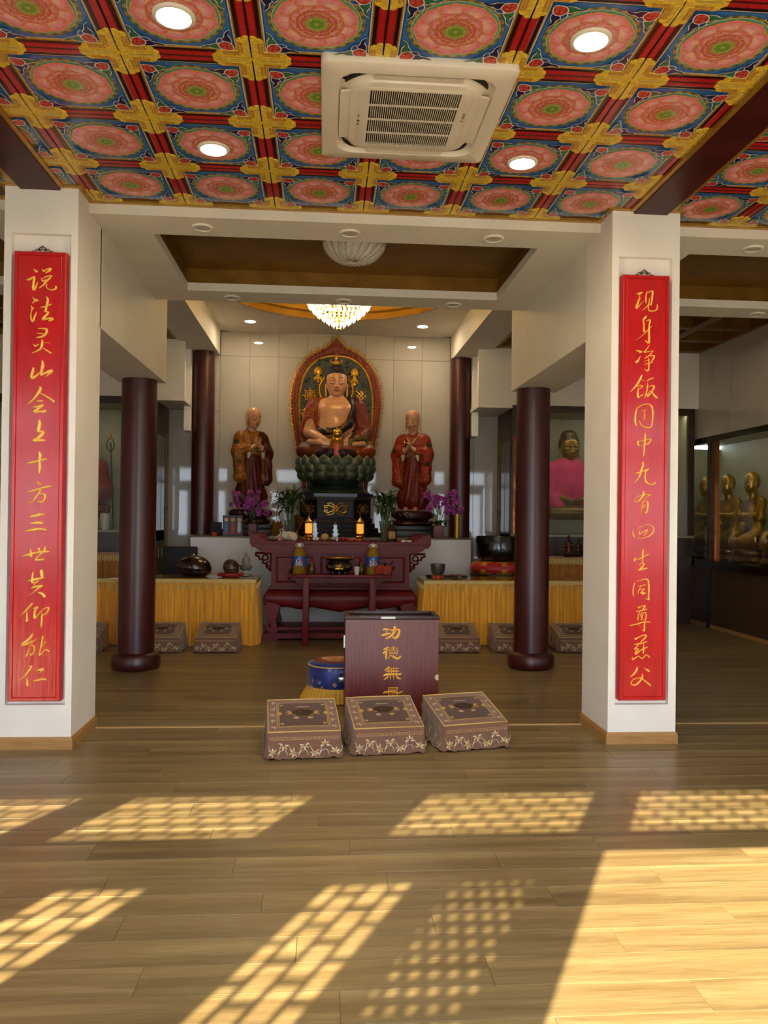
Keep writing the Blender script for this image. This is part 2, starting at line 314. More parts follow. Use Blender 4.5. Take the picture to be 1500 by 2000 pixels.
def net_mesh(name, V, Fc, m, col=None):
    me = bpy.data.meshes.new(name); me.from_pydata(V.tolist(), [], Fc.tolist()); 
    for q in (m if isinstance(m, (list, tuple)) else [m]): me.materials.append(q)
    me.polygons.foreach_set('use_smooth', [True]*len(me.polygons))
    if col is not None:
        ca = me.color_attributes.new('Col', 'FLOAT_COLOR', 'POINT'); ca.data.foreach_set('color', np.concatenate([col, np.ones((len(col), 1))], 1).astype(np.float32).ravel())
    me.update(); return me

# ---------------------------------------------------------------- shared materials
M_white = mat('white_paint', '#eeeae2', '#e8e3da', scale=3, rough=.55)
M_soffit = mat('soffit_paint', '#e2dccf', '#dbd4c6', scale=2, rough=.6)
M_tile = mat('gloss_wall_panel', '#b9b2a6', '#b1aa9d', scale=1.5, rough=.04, spec=.6, rnd_amt=.03)
M_gold = mat('gold_paint', '#8a6420', '#76531a', scale=5, rough=.42, metal=.55)
M_goldbright = mat('gold_leaf', '#d9a520', '#b9860f', scale=30, rough=.3, metal=.8, bump=.15)
M_brass = mat('brass', '#c69a3a', rough=.25, metal=1.0)
M_darkbeam = mat('dark_red_beam', '#4a1614', '#3a100f', scale=6, rough=.4, spec=.2)
M_colred = mat('lacquered_column', '#45100f', '#380b0c', scale=3, stretch=(1, 1, .4), rough=.36, coat=.12, coatr=.3, bump=.05, bscale=14)
M_wood = mat('oak_trim', '#b08450', '#9a703e', scale=12, stretch=(.6, 6, 14), rough=.45)
M_maple = mat('maple_strip', '#c9a873', rough=.4)
M_brown = mat('brown_frame', '#3a2414', '#2e1b0e', scale=8, rough=.35)
M_copper = mat('hammered_copper', '#8a4f28', '#6b3a1c', scale=6, stretch=(1, 1, .6), rough=.22, metal=.9, bump=.9, bscale=7)
M_glass = mat('clear_glass', '#ffffff', rough=.0, trans=1.0, ior=1.25)
M_pale = mat('pale_case_lining', '#a8a68c', '#a09e84', scale=2, rough=.6)
M_black = mat('black_plastic', '#0d0d0e', rough=.4)

def B(name, x0, x1, y0, y1, z0, z1, m, parent=None, ch=0.0):
    o = MB().box(x0, x1, y0, y1, z0, z1, ch=ch).build(name, m, parent, 40 if ch else None)
    if parent is None: struct(o)
    return o
XL, XR, XL2, XR2 = -1.698, 2.035, -2.184, 2.534        # inner and outer faces of the two pillars
YP, YPR, ZC = 5.5985, 6.1734, 3.832                    # pillar front, back, painted ceiling
XWL, XWR = -5.46, 5.78                                 # side walls

# ---------------------------------------------------------------- floor: oak laminate, planks laid across the room
def plank_material():
    m = bpy.data.materials.new('oak_laminate'); m.use_nodes = True; N = m.node_tree.nodes; L = m.node_tree.links; b = N['Principled BSDF']
    tc = N.new('ShaderNodeTexCoord'); oi = N.new('ShaderNodeObjectInfo'); cx = N.new('ShaderNodeCombineXYZ'); L.new(oi.outputs['Random'], cx.inputs[0]); L.new(oi.outputs['Random'], cx.inputs[2])
    sc = N.new('ShaderNodeVectorMath'); sc.operation = 'SCALE'; sc.inputs['Scale'].default_value = 37; L.new(cx.outputs[0], sc.inputs[0])
    ad = N.new('ShaderNodeVectorMath'); L.new(tc.outputs['Object'], ad.inputs[0]); L.new(sc.outputs[0], ad.inputs[1])
    m1 = N.new('ShaderNodeMapping'); m1.inputs['Scale'].default_value = (.55, 9, 1); L.new(ad.outputs[0], m1.inputs[0])
    n1 = N.new('ShaderNodeTexNoise'); n1.inputs['Scale'].default_value = 1.6; n1.inputs['Detail'].default_value = 3; n1.inputs['Distortion'].default_value = .4; L.new(m1.outputs[0], n1.inputs['Vector'])
    m2 = N.new('ShaderNodeMapping'); m2.inputs['Scale'].default_value = (1.2, 22, 1); L.new(ad.outputs[0], m2.inputs[0])
    n2 = N.new('ShaderNodeTexNoise'); n2.inputs['Scale'].default_value = 5; n2.inputs['Detail'].default_value = 6; n2.inputs['Distortion'].default_value = 1.2; L.new(m2.outputs[0], n2.inputs['Vector'])
    r1 = N.new('ShaderNodeValToRGB'); e = r1.color_ramp.elements; e[0].position = .3; e[1].position = .72
    e[0].color = (*srgb('#6e5c3c'), 1); e[1].color = (*srgb('#93805a'), 1); L.new(n1.outputs['Fac'], r1.inputs[0])
    r2 = N.new('ShaderNodeValToRGB'); e = r2.color_ramp.elements; e[0].position = .35; e[1].position = .6; e[0].color = (.74, .70, .64, 1); e[1].color = (1, 1, 1, 1); L.new(n2.outputs['Fac'], r2.inputs[0])
    mx = N.new('ShaderNodeMix'); mx.data_type = 'RGBA'; mx.blend_type = 'MULTIPLY'; mx.inputs[0].default_value = .8; L.new(r1.outputs[0], mx.inputs[6]); L.new(r2.outputs[0], mx.inputs[7])
    hs = N.new('ShaderNodeHueSaturation'); mr = N.new('ShaderNodeMapRange'); mr.inputs['To Min'].default_value = .92; mr.inputs['To Max'].default_value = 1.06
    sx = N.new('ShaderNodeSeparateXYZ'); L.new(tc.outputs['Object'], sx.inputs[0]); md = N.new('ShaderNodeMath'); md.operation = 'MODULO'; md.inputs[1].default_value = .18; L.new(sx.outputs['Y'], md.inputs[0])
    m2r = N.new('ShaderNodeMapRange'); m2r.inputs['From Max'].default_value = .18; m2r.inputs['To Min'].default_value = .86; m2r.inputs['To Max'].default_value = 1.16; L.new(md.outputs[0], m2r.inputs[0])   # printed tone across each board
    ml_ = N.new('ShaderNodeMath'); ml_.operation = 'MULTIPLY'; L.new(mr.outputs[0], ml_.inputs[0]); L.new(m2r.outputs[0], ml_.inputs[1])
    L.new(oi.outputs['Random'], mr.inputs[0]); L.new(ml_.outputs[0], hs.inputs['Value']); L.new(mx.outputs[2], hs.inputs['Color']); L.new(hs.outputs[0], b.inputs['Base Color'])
    b.inputs['Roughness'].default_value = .34; b.inputs['Specular IOR Level'].default_value = .45
    bp = N.new('ShaderNodeBump'); bp.inputs['Strength'].default_value = .12; bp.inputs['Distance'].default_value = .002; L.new(n2.outputs['Fac'], bp.inputs['Height']); L.new(bp.outputs[0], b.inputs['Normal'])
    return m
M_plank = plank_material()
def far_floor_material():
    m = M_plank.copy(); m.name = 'oak_laminate_far'; N = m.node_tree.nodes; L = m.node_tree.links; b = N['Principled BSDF']
    tc = N.new('ShaderNodeTexCoord'); br = N.new('ShaderNodeTexBrick'); br.inputs['Scale'].default_value = 1; br.inputs['Brick Width'].default_value = 1.2; br.inputs['Row Height'].default_value = .18
    br.inputs['Mortar Size'].default_value = .002; br.inputs['Color1'].default_value = (.8, .8, .8, 1); br.inputs['Color2'].default_value = (1.1, 1.1, 1.1, 1); br.inputs['Mortar'].default_value = (.4, .38, .34, 1)
    L.new(tc.outputs['Object'], br.inputs['Vector'])
    old = b.inputs['Base Color'].links[0].from_socket; mx = N.new('ShaderNodeMix'); mx.data_type = 'RGBA'; mx.blend_type = 'MULTIPLY'; mx.inputs[0].default_value = 1
    L.new(old, mx.inputs[6]); L.new(br.outputs[0], mx.inputs[7]); L.new(mx.outputs[2], b.inputs['Base Color']); return m
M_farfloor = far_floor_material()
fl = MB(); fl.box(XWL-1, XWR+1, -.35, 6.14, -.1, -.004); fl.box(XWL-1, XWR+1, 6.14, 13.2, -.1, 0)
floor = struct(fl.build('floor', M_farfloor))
PW, PL = .18, 1.22
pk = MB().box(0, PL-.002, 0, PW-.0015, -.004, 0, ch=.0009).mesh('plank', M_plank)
y = 1.28; i = 0
while y < 6.1:
    x0, x1 = -(.50*y+.75), .62*y+.8; off = (i*.437) % 1
    x = math.floor((x0)/PL-off)*PL+off*PL
    while x < x1:
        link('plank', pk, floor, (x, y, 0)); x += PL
    y += PW; i += 1
B('trim_1', XWL, XWR, 6.13, 6.165, -.004, .003, M_maple)

# ---------------------------------------------------------------- the two white pillars with their recessed fronts
def pillar(x0, x1, label, r0, r1, rz0, rz1):
    t = thing('pillar', label, 'pillar', ((x0+x1)/2, (YP+YPR)/2, 0), group='white pillars')
    cx, cy = (x0+x1)/2, (YP+YPR)/2
    mb = MB(); mb.box(x0-cx, x1-cx, YP+.045-cy, YPR-cy, 0, 4.6)
    d0, d1 = YP-cy, YP+.0455-cy
    mb.box(x0-cx, r0-cx, d0, d1, 0, 4.6); mb.box(r1-cx, x1-cx, d0, d1, 0, 4.6)
    mb.box(r0-cx, r1-cx, d0, d1, 0, rz0); mb.box(r0-cx, r1-cx, d0, d1, rz1, 4.6)
    mb.build('shaft', M_white, t)
    hx, hy = (x1-x0)/2, (YPR-YP)/2; b = .014
    bb = MB(); pr = [(0, 0), (-b, 0), (-b, .062), (-b*.6, .072), (-b*.45, .082), (0, .084)]
    vs = []; fs = []
    for k, (sx, sy) in enumerate(((-1, -1), (1, -1), (1, 1), (-1, 1))):
        for d, z in pr: vs.append((sx*(hx-d), sy*(hy-d), z))
    n = len(pr)
    for k in range(4):
        for j in range(n-1): a = k*n+j; c = ((k+1) % 4)*n+j; fs.append((a, c, c+1, a+1))
    bb.add(vs, fs); bb.build('baseboard', M_wood, t)
    return t
pillar(XL2, XL, 'white square pillar carrying the left red couplet board', -2.135, -1.742, .30, 3.50)
pillar(XR, XR2, 'white square pillar carrying the right red couplet board', 2.085, 2.478, .28, 3.49)

# ---------------------------------------------------------------- beams, soffits, back ceiling
def soffit(name, x0, x1, cx0, cx1):
    y0, y1, z0, z1, c0, c1 = 5.851, 8.129, 3.744, 3.82, 6.238, 7.763
    mb = MB(); mb.box(x0, x1, y0, c0, z0, z1+.25); mb.box(x0, x1, c1, y1, z0, z1+.0); mb.box(x0, cx0, c0, c1, z0, z1); mb.box(cx1, x1, c0, c1, z0, z1)
    o = struct(mb.build(name, M_soffit))
    g = MB(); e = .02
    for f in ([(cx0-e, c1+e), (cx1+e, c1+e)], [(cx1+e, c1+e), (cx1+e, c0-e)], [(cx1+e, c0-e), (cx0-e, c0-e)], [(cx0-e, c0-e), (cx0-e, c1+e)]):
        g.add([(f[0][0], f[0][1], z1), (f[1][0], f[1][1], z1), (f[1][0], f[1][1], z1+.14), (f[0][0], f[0][1], z1+.14)], [(0, 1, 2, 3)])
    g.box(cx0-e, cx1+e, c0-e, c1+e, z1+.14, z1+.16); g.build('gold_coffer', M_gold, o)
    MB().box(x0, x1, y1-.05, y1, z1, 4.62).build('upstand', M_soffit, o)
    return o
soffit('ceiling_soffit', XL, XR, -1.328, 1.662); soffit('ceiling_soffit', XR2, XWR, 2.90, 5.41); soffit('ceiling_soffit', XWL, XL2, -5.07, -2.55)
for a, b in ((XL2, XL), (XR, XR2)):
    B('trim_2', a, b, YPR-.02, 8.69, 2.999, 4.6, M_soffit)               # deep side beam over the round column
    B('trim_3', a, b, 8.69, 13.0, 4.17, 4.6, M_soffit)                   # shallow side beam towards the back wall
# back ceiling with the round gold recess
RC, RR, ZB = (.16, 10.5), 1.54, 4.56
bc = MB(); n = 96; vs = []; fs = []
x0, x1, y0, y1 = XL-.01, XR+.01, 8.12, 13.06
for i in range(n):
    a = 2*PI*i/n; c, s = math.cos(a), math.sin(a); vs.append((RC[0]+RR*c, RC[1]+RR*s, ZB))
    t = min(((x1-RC[0])/c if c > 1e-6 else 9e9), ((x0-RC[0])/c if c < -1e-6 else 9e9), ((y1-RC[1])/s if s > 1e-6 else 9e9), ((y0-RC[1])/s if s < -1e-6 else 9e9))
    vs.append((RC[0]+t*c, RC[1]+t*s, ZB))
for i in range(n): j = (i+1) % n; fs.append((2*i, 2*i+1, 2*j+1, 2*j))
bc.add(vs, fs); ceil_back = struct(bc.build('ceiling_back', M_soffit))
gd = MB(); gd.lathe([(RR, ZB-.012), (RR+.02, ZB-.012), (RR+.02, ZB+.09), (RR-.1, ZB+.09), (RR-.1, ZB+.1), (RR-.1, ZB+.26), (.001, ZB+.26)][::-1], 96, (RC[0], RC[1], 0), cap=False)
gd.build('gold_dome', mat('gold_dome_paint', '#b98a22', '#a87a18', scale=4, rough=.45, metal=.25), ceil_back, 40)
# side aisles: gold coffered ceiling
for sgn, (a, b) in ((1, (XR2, XWR)), (-1, (XWL, XL2))):
    o = B('ceiling_aisle', a, b, 8.12, 12.1, 4.36, 4.42, M_gold)
    xs = [a+(b-a)*k/4 for k in range(5)]
    for x in xs: MB().box(x-.07, x+.07, 8.2, 12.0, 4.19, 4.359).build('coffer_rib', M_gold, o)
    for k in range(6):
        yy = 8.3+.73*k; MB().box(a, b, yy-.07, yy+.07, 4.192, 4.3585).build('coffer_rib', M_gold, o)

# ---------------------------------------------------------------- walls
wb = B('wall_back', XWL, XWR, 13.07, 13.25, 0, 4.7, mat('grout', '#57534b', rough=.8))
def panels(parent, x0, x1, n, z0, z1, yb=13.055):
    w = (x1-x0)/n
    me = MB().box(0, w-.004, 0, .015, 0, z1-z0-.004, ch=.0015).mesh('wall_panel', M_tile)
    for k in range(n): link('wall_panel', me, parent, (x0+k*w+.002, yb, z0+.002))
panels(wb, XL, XR, 8, .0, 4.17); panels(wb, XL, XR, 8, 4.17, 4.56)
panels(wb, -2.5, XL, 2, 0, 3.28); panels(wb, XR, 2.84, 2, 0, 3.28); panels(wb, -2.5, XL, 2, 3.28, 4.17); panels(wb, XR, 2.84, 2, 3.28, 4.17)
for hx0, hx1, sx0, sx1, rx0, rx1 in ((2.312, XWR, 2.33, 2.427, 2.312, 2.84), (XWL, -2.082, -2.19, -2.085, -2.5, -2.082)):
    B('wall_header', hx0, hx1, 12.03, 12.12, 3.335, 4.6, M_soffit)
    B('wall_stub', sx0, sx1, 12.62, 13.05, 2.905, 4.3, M_white)
    B('ceiling_recess', rx0, rx1, 12.03, 13.05, 3.285, 3.334, M_soffit)
B('wall_right', XWR+.9, XWR+1.0, -.3, 13.2, 0, 4.7, M_white)
B('wall_left', XWL-.1, XWL, -.3, 13.2, 0, 4.7, M_white)
wr = B('wall_side', XWR, XWR+.1, 8.05, 13.07, 2.87, 4.5, mat('grout', ''))
pm = MB().box(-.012, 0, 0, .496, 0, 1.32, ch=.0015).mesh('wall_panel', M_tile)
for k in range(10): link('wall_panel', pm, wr, (XWR, 8.07+.5*k, 2.875))
B('wall_right_front', XWR, XWR+.1, -.3, 8.05, 0, 4.5, M_white)
B('roof_light_block', XWL-.2, XWR+1.1, -.4, 13.3, 4.85, 4.95, M_soffit)  # unseen slab over the hall, added to block outside light

# ---------------------------------------------------------------- the facade behind the camera: lattice doors and transoms
M_fac = mat('facade_red_wood', '#4a1a12', rough=.5)
FY0, FY1 = -.27, -.15
def lattice(name, x0, x1, z0, z1, step, wstep, bar=.011, yc=None, vert=False):
    mb = MB(); yc = (FY0+FY1)/2 if yc is None else yc; d = .016
    mb.box(x0, x1, yc-d, yc+d, z0, z0+.02); mb.box(x0, x1, yc-d, yc+d, z1-.02, z1); mb.box(x0, x0+.02, yc-d, yc+d, z0, z1); mb.box(x1-.02, x1, yc-d, yc+d, z0, z1)
    if vert:
        nx = max(2, round((x1-x0)/step)); wx = (x1-x0)/nx; nz = max(2, round((z1-z0)/wstep)); hz = (z1-z0)/nz
        for j in range(1, nx): mb.box(x0+j*wx-bar/2, x0+j*wx+bar/2, yc-d*.8, yc+d*.8, z0, z1)
        for j in range(nx):
            for k_ in range(nz+1):
                z = z0+(k_+(.5 if j % 2 else 0))*hz
                if z0+.03 < z < z1-.03: mb.box(x0+j*wx, x0+(j+1)*wx, yc-d*.8, yc+d*.8, z-bar/2, z+bar/2)
        return struct(mb.build(name, M_fac))
    nz = max(2, round((z1-z0)/step)); hz = (z1-z0)/nz
    for j in range(1, nz): mb.box(x0, x1, yc-d*.8, yc+d*.8, z0+j*hz-bar/2, z0+j*hz+bar/2)
    nx = max(2, round((x1-x0)/wstep)); wx = (x1-x0)/nx
    for j in range(nz):
        for k in range(nx+1):
            x = x0+(k+(.5 if j % 2 else 0))*wx
            if x0+.03 < x < x1-.03: mb.box(x-bar/2, x+bar/2, yc-d*.8, yc+d*.8, z0+j*hz, z0+(j+1)*hz)
    return struct(mb.build(name, M_fac))
wf = MB()
cols = [(-5.6, -5.3), (-2.47, -1.9), (2.24, 2.81), (5.5, 5.9)]
for a, b in cols: wf.box(a, b, -.32, FY1, 0, 4.9)
wf.box(-5.6, 5.9, FY0, FY1, 3.12, 4.9); 
# transom rail and mullions
def bay(x0, x1, panes):
    wf.box(x0, x1, FY0, FY1, 2.60, 2.69)
    last = x0
    for a, b in panes: wf.box(last, a, FY0, FY1, 2.69, 3.12); last = b
    wf.box(last, x1, FY0, FY1, 2.69, 3.12)
bp_ = {'L': [(-5.02, -3.77), (-3.52, -2.47)], 'C': [(-1.85, -.83), (-.60, .42), (.65, 1.67)], 'R': [(2.9, 3.95), (4.2, 5.3)]}
bay(-5.3, -2.47, bp_['L']); bay(-1.9, 2.24, bp_['C']); bay(2.81, 5.5, bp_['R'])
# door leaves: lower panel + stiles around each lattice
leaves = [(-3.02, -2.60), (-3.62, -3.20), (-4.22, -3.80), (-4.82, -4.40), (-1.88, -1.46), (1.62, 2.04), (2.95, 3.37), (3.55, 3.97), (4.15, 4.57), (4.75, 5.17)]
for a, b in leaves:
    wf.box(a-.09, b+.09, FY0+.03, FY1-.03, 0, .95); wf.box(a-.09, b+.09, FY0+.03, FY1-.03, 2.40, 2.60)
    wf.box(a-.09, a, FY0+.03, FY1-.03, .95, 2.4); wf.box(b, b+.09, FY0+.03, FY1-.03, .95, 2.4)
wf.box(-1.37, -1.33, FY0, FY1, 0, 2.6); wf.box(-1.37, -.68, FY0+.03, FY1-.03, 2.40, 2.6); wf.box(-.92, -.68, FY0+.03, FY1-.03, 0, 2.45); wf.box(-1.37, -.9, FY0+.03, FY1-.03, 0, .95)
struct(wf.build('wall_front', M_fac))
k = 1
for z0, z1, L_ in ((2.69, 3.12, bp_['L']+bp_['C']+bp_['R']),):
    for a, b in L_: lattice('window_%d' % k, a, b, z0, z1, .072, .15); k += 1
k = 1
for a, b in leaves: lattice('door_%d' % k, a, b, .95, 2.40, .095, .17, .013, None, True); k += 1
lattice('door_%d' % k, -1.34, -.92, .95, 2.40, .062, .075, .03)
B('ground', -30, 30, -40, -.35, -.2, -.1, mat('courtyard_paving', '#a9a49a', '#9a958b', scale=.6, rough=.8))

# ---------------------------------------------------------------- painted ceiling: lotus panels, red strips, gold crosses
S = .6318; GX, GY = -.3777, 3.9314; SW = .135; PH = (S-SW)/2
M_paint = mat('painted_panel', '#ffffff', '#e6e6e6', scale=60, attr='Col', rough=.16, spec=.45)
M_red = mat('red_strip', '#ffffff', '#c9c9c9', scale=6, stretch=(4, 30, 1), attr='Col', rough=.22)
class Flat:
    """stack of thin printed shapes facing down (-z)"""
    def __init__(s): s.mb = MB(); s.z = 0.0
    def poly(s, pts, col, dz=0.0004):
        s.z -= dz; c = col if not isinstance(col, str) else srgb(col)
        s.mb.add([(p[0], p[1], s.z) for p in pts], [tuple(range(len(pts)-1, -1, -1))], 0, c)
    def fan(s, ctr, pts, cc, ce, dz=0.0004):
        s.z -= dz; n = len(pts); vs = [(ctr[0], ctr[1], s.z)]+[(p[0], p[1], s.z) for p in pts]
        s.mb.add(vs, [(0, (i+1) % n+1, i+1) for i in range(n)], 0, [srgb(cc)]+[srgb(ce)]*n)
    def disc(s, r, col, n=48, c=(0, 0), dz=.0004): s.poly([(c[0]+r*math.cos(2*PI*i/n), c[1]+r*math.sin(2*PI*i/n)) for i in range(n)], col, dz)
    def ring(s, r0, r1, c1, c2, n=96):
        s.z -= .0004; vs = []; cs = []; fs = []
        for i in range(n):
            a = 2*PI*i/n; q = srgb(c1 if (i//2) % 2 else c2)
            for r in (r0, r1): vs.append((r*math.cos(a), r*math.sin(a), s.z)); cs.append(q)
        for i in range(n): j = (i+1) % n; fs.append((2*i, 2*j, 2*j+1, 2*i+1))
        s.mb.add(vs, fs, 0, cs)
def petal(r0, r1, w, a, notch=.0, k=5):
    """pointed petal outline from radius r0 to r1, half width w at its widest, turned by a"""
    L = spline([(r0, -w*.35), (r0+(r1-r0)*.50, -w), (r0+(r1-r0)*.84, -w*.86), (r1-.006, -w*.40), (r1-.001, -w*.12), (r1+.005, 0), (r1-.001, w*.12), (r1-.006, w*.40), (r0+(r1-r0)*.84, w*.86), (r0+(r1-r0)*.50, w), (r0, w*.35)], k)
    c, s_ = math.cos(a), math.sin(a); return [(p[0]*c-p[1]*s_, p[0]*s_+p[1]*c) for p in L]
def lotus_panel():
    f = Flat(); h = PH
    f.poly([(-h, -h), (h, -h), (h, h), (-h, h)], '#ece0b8'); g = h-.006
    f.poly([(-g, -g), (g, -g), (g, g), (-g, g)], '#24508f'); g = h-.012
    f.poly([(-g, -g), (g, -g), (g, g), (-g, g)], '#3f78bc')
    f.disc(.224, '#2b5590'); f.ring(.203, .221, '#a88e50', '#5f6c4c'); f.disc(.204, '#e0d09c'); f.disc(.201, '#69b09c')
    lay = [(9, .08, .178, .064, 0, '#e4707c', '#f8bcb2', .2), (9, .075, .190, .068, .5, '#ea7884', '#ffd4ca', .35), (9, .05, .128, .046, .1, '#dc6270', '#fac4bc', .5), (8, .035, .098, .034, .5, '#c84e5a', '#f0a69c', .5), (8, .03, .076, .026, 0, '#bd4650', '#e8988c', .5)]
    for n, r0, r1, w, off, cd, cl, t in lay:
        for i in range(n):
            a = 2*PI*(i+off)/n
            f.poly(petal(r0, r1+.005, w*1.10, a), '#e8a850', .00012)
            q = petal(r0, r1, w, a); m = r0+(r1-r0)*t
            f.fan((m*math.cos(a), m*math.sin(a)), q, cl, cd, .00012)
    f.disc(.055, '#b98a3a'); f.disc(.050, '#a8b45a', 24); f.disc(.036, '#74983f', 24)
    for i in range(8):
        a = 2*PI*i/8; f.disc(.0075, '#9fae4c', 8, (.036*math.cos(a), .036*math.sin(a)), .0001)
    f.disc(.012, '#a9b552', 10)
    # corner ornaments: a red blossom on the corner and green and indigo curling leaves along both edges
    for q in range(4):
        R = Matrix.Rotation(q*PI/2, 2)
        def T(pts): return [tuple(R @ Vector((p[0]*1.12+h-.015, p[1]*1.12+h-.015))) for p in pts]
        def blob(pts, col, ol):
            P = spline(pts, 4, True); c = np.mean(P, 0)
            f.poly(T([c+(p-c)*(1+ol/max(np.hypot(*(p-c)), 1e-6)) for p in P]), '#e8e4d6', .00012); f.poly(T(P), col, .00012)
        arm = [(-.045, -.004), (-.075, -.002), (-.10, -.012), (-.135, -.003), (-.115, -.022), (-.09, -.027), (-.07, -.040), (-.052, -.026)]
        blob(arm, '#3a7454', .0045); blob([(b, a) for a, b in arm], '#272352', .0045)
        blob([(-.02, -.05), (-.038, -.062), (-.045, -.080), (-.06, -.062), (-.055, -.045)], '#2b4f9a', .004)
        blob([(-.002, -.002), (-.03, -.0), (-.05, -.012), (-.055, -.034), (-.034, -.055), (-.012, -.05), (0, -.03)], '#b83430', .0045)
        for dx, dy in ((-.012, -.012), (-.032, -.012), (-.012, -.032), (-.035, -.034)): f.poly(T([(dx+.009*math.cos(k*PI/4), dy+.009*math.sin(k*PI/4)) for k in range(8)]), '#cc5a48', .0001)
    return f.mb.mesh('ceiling_panel', M_paint)
pm_ = lotus_panel()
def strip_mesh(l):
    mb = MB(); w = SW/2
    prof = [(-w, 0, '#d8a648'), (-w+.007, -.004, '#8a5a26'), (-w+.010, -.004, '#200606'), (-w+.024, -.004, '#2c0708'), (-w+.034, -.006, '#c22226'), (-.012, -.006, '#cc2428'), (-.003, -.006, '#3a0a0c'), (0, -.003, '#2a0607'),
            (.003, -.006, '#3a0a0c'), (.012, -.006, '#cc2428'), (w-.034, -.006, '#c22226'), (w-.024, -.004, '#2c0708'), (w-.010, -.004, '#200606'), (w-.007, -.004, '#8a5a26'), (w, 0, '#d8a648')]
    vs = []; cs = []
    for y in (-l/2, l/2):
        for x, z, c in prof: vs.append((x, y, z)); cs.append(srgb(c))
    n = len(prof); mb.add(vs, [(i, i+1, n+i+1, n+i) for i in range(n-1)], 0, cs); return mb.mesh('ceiling_strip', M_red)
sm_ = strip_mesh(S-SW+.0)
M_goldcross = mat('gilt_cross', '#ffffff', '#dedede', scale=45, kind='voronoi', attr='Col', rough=.35, metal=.1, bump=.3, bscale=55, ramp=(.1, .6))
def cross_mesh():
    mb = MB(); w = SW/2; L = .188; z0, z1 = .0, -.009
    for q in range(4):
        R = Matrix.Rotation(q*PI/2, 2)
        for s_ in (-1, 1):
            out = spline([(.004, 0), (.004, L-.016), (.010, L-.002), (.022, L), (.032, L-.008), (.040, L-.020), (.050, L-.022), (w-.006, L-.034), (w-.003, L-.05), (w-.003, w-.003)], 3)
            P = [tuple(R @ Vector((s_*p[0], p[1]))) for p in out]+[tuple(R @ Vector((0, 0)))]
            if s_ < 0: P = P[::-1]
            n = len(P); vs = [(p[0], p[1], z1) for p in P]+[(p[0]*1.012, p[1]*1.012, z0) for p in P]
            mb.add(vs, [tuple(range(n-1, -1, -1))]+[(i, (i+1) % n, (i+1) % n+n, i+n) for i in range(n)], 0, srgb('#ffd63e'))
            # orange edging and raised middle band
            e = [(.036, w*.8), (.036, L-.05), (w-.006, L-.055), (w-.006, w*.8)]; e = [(s_*a, b) for a, b in e]; e = [tuple(R @ Vector(p)) for p in (e if s_ > 0 else e[::-1])]
            mb.add([(p[0], p[1], z1-.0012) for p in e], [(3, 2, 1, 0)], 0, srgb('#d99a34'))
            e = [(.046, w*.8), (.046, L-.06), (.050, L-.06), (.050, w*.8)]; e = [(s_*a, b) for a, b in e]; e = [tuple(R @ Vector(p)) for p in (e if s_ > 0 else e[::-1])]
            mb.add([(p[0], p[1], z1-.0022) for p in e], [(3, 2, 1, 0)], 0, srgb('#f0d060'))
            m = [(.004, .03), (.012, .05), (.016, .09), (.010, .13), (.020, .15), (.006, .165), (.004, .12)]; m = [(s_*a, b) for a, b in m]; m = [tuple(R @ Vector(p)) for p in (m if s_ > 0 else m[::-1])]
            mb.add([(p[0], p[1], z1-.003) for p in m], [tuple(range(6, -1, -1))], 0, srgb('#f8dc70'))
    return mb.mesh('ceiling_cross', M_goldcross)
cm_ = cross_mesh()
ceiling = B('ceiling', XWL, XWR, -.3, 5.852, ZC+.001, ZC+.08, mat('ceiling_backing', '#4a1a14', rough=.4))
rows = [2, 3, 4, 5, 6]                                                   # panel rows, counted from the camera
def grid(gx, ks, edge0, edge1):
    for r in rows:
        yc = GY+(r-3.5)*S
        for k in ks:
            xc = gx+(k+.5)*S
            link('ceiling_panel', pm_, ceiling, (xc, yc, ZC))
            link('ceiling_strip', sm_, ceiling, (gx+(k+1)*S, yc, ZC-.002))
            if r < 6: link('ceiling_strip', sm_, ceiling, (xc, yc+S/2, ZC-.002), (0, 0, PI/2))
        for k in ks:
            if r < 6: link('ceiling_cross', cm_, ceiling, (gx+(k+1)*S, yc+S/2, ZC-.003))
        if edge0:
            link('ceiling_strip', sm_, ceiling, (gx+ks[0]*S, yc, ZC-.002))
            if r < 6: link('ceiling_cross', cm_, ceiling, (gx+ks[0]*S, yc+S/2, ZC-.003))
grid(GX, [-3, -2, -1, 0, 1, 2, 3], False, False)
grid(2.715-S/2, [0, 1, 2, 3], False, False)
grid(-2.36-S/2*7+S*.0, [0, 1, 2], False, False)
# half crosses against the beam
hx = [GX+(k)*S for k in range(-2, 4)]+[2.715+S/2, 2.715+1.5*S]
for x in hx: link('ceiling_cross', cm_, ceiling, (x, GY+3*S-.012, ZC-.003))
# gold edge moulding along the beam and round the pillar heads
M_goldtrim = mat('gold_edge', '#b98d35', '#a57a28', scale=20, rough=.35, metal=.5)
for a, b in ((XL, XR), (XR2, XWR), (XWL, XL2)): B('trim_4', a, b, 5.815, 5.851, ZC-.017, ZC+.01, M_goldtrim)
for a in (XL-.001, XR-.034, XR2-.001, XL2-.034): B('trim_5', a, a+.035, YP-.03, 5.83, ZC-.016, ZC+.01, M_goldtrim)
for a, b in ((XL2, XL), (XR, XR2)): B('trim_6', a, b, YP-.032, YP+.001, ZC-.016, ZC+.01, M_goldtrim)
for a, b in ((-2.084, -1.82), (2.191, 2.437)):
    B('trim_7', a, b, -.15, YP-.001, ZC-.034, ZC+.02, M_darkbeam)
    B('trim_8', a-.034, a, -.15, YP-.03, ZC-.026, ZC+.02, M_goldtrim); B('trim_8', b, b+.034, -.15, YP-.03, ZC-.026, ZC+.02, M_goldtrim)

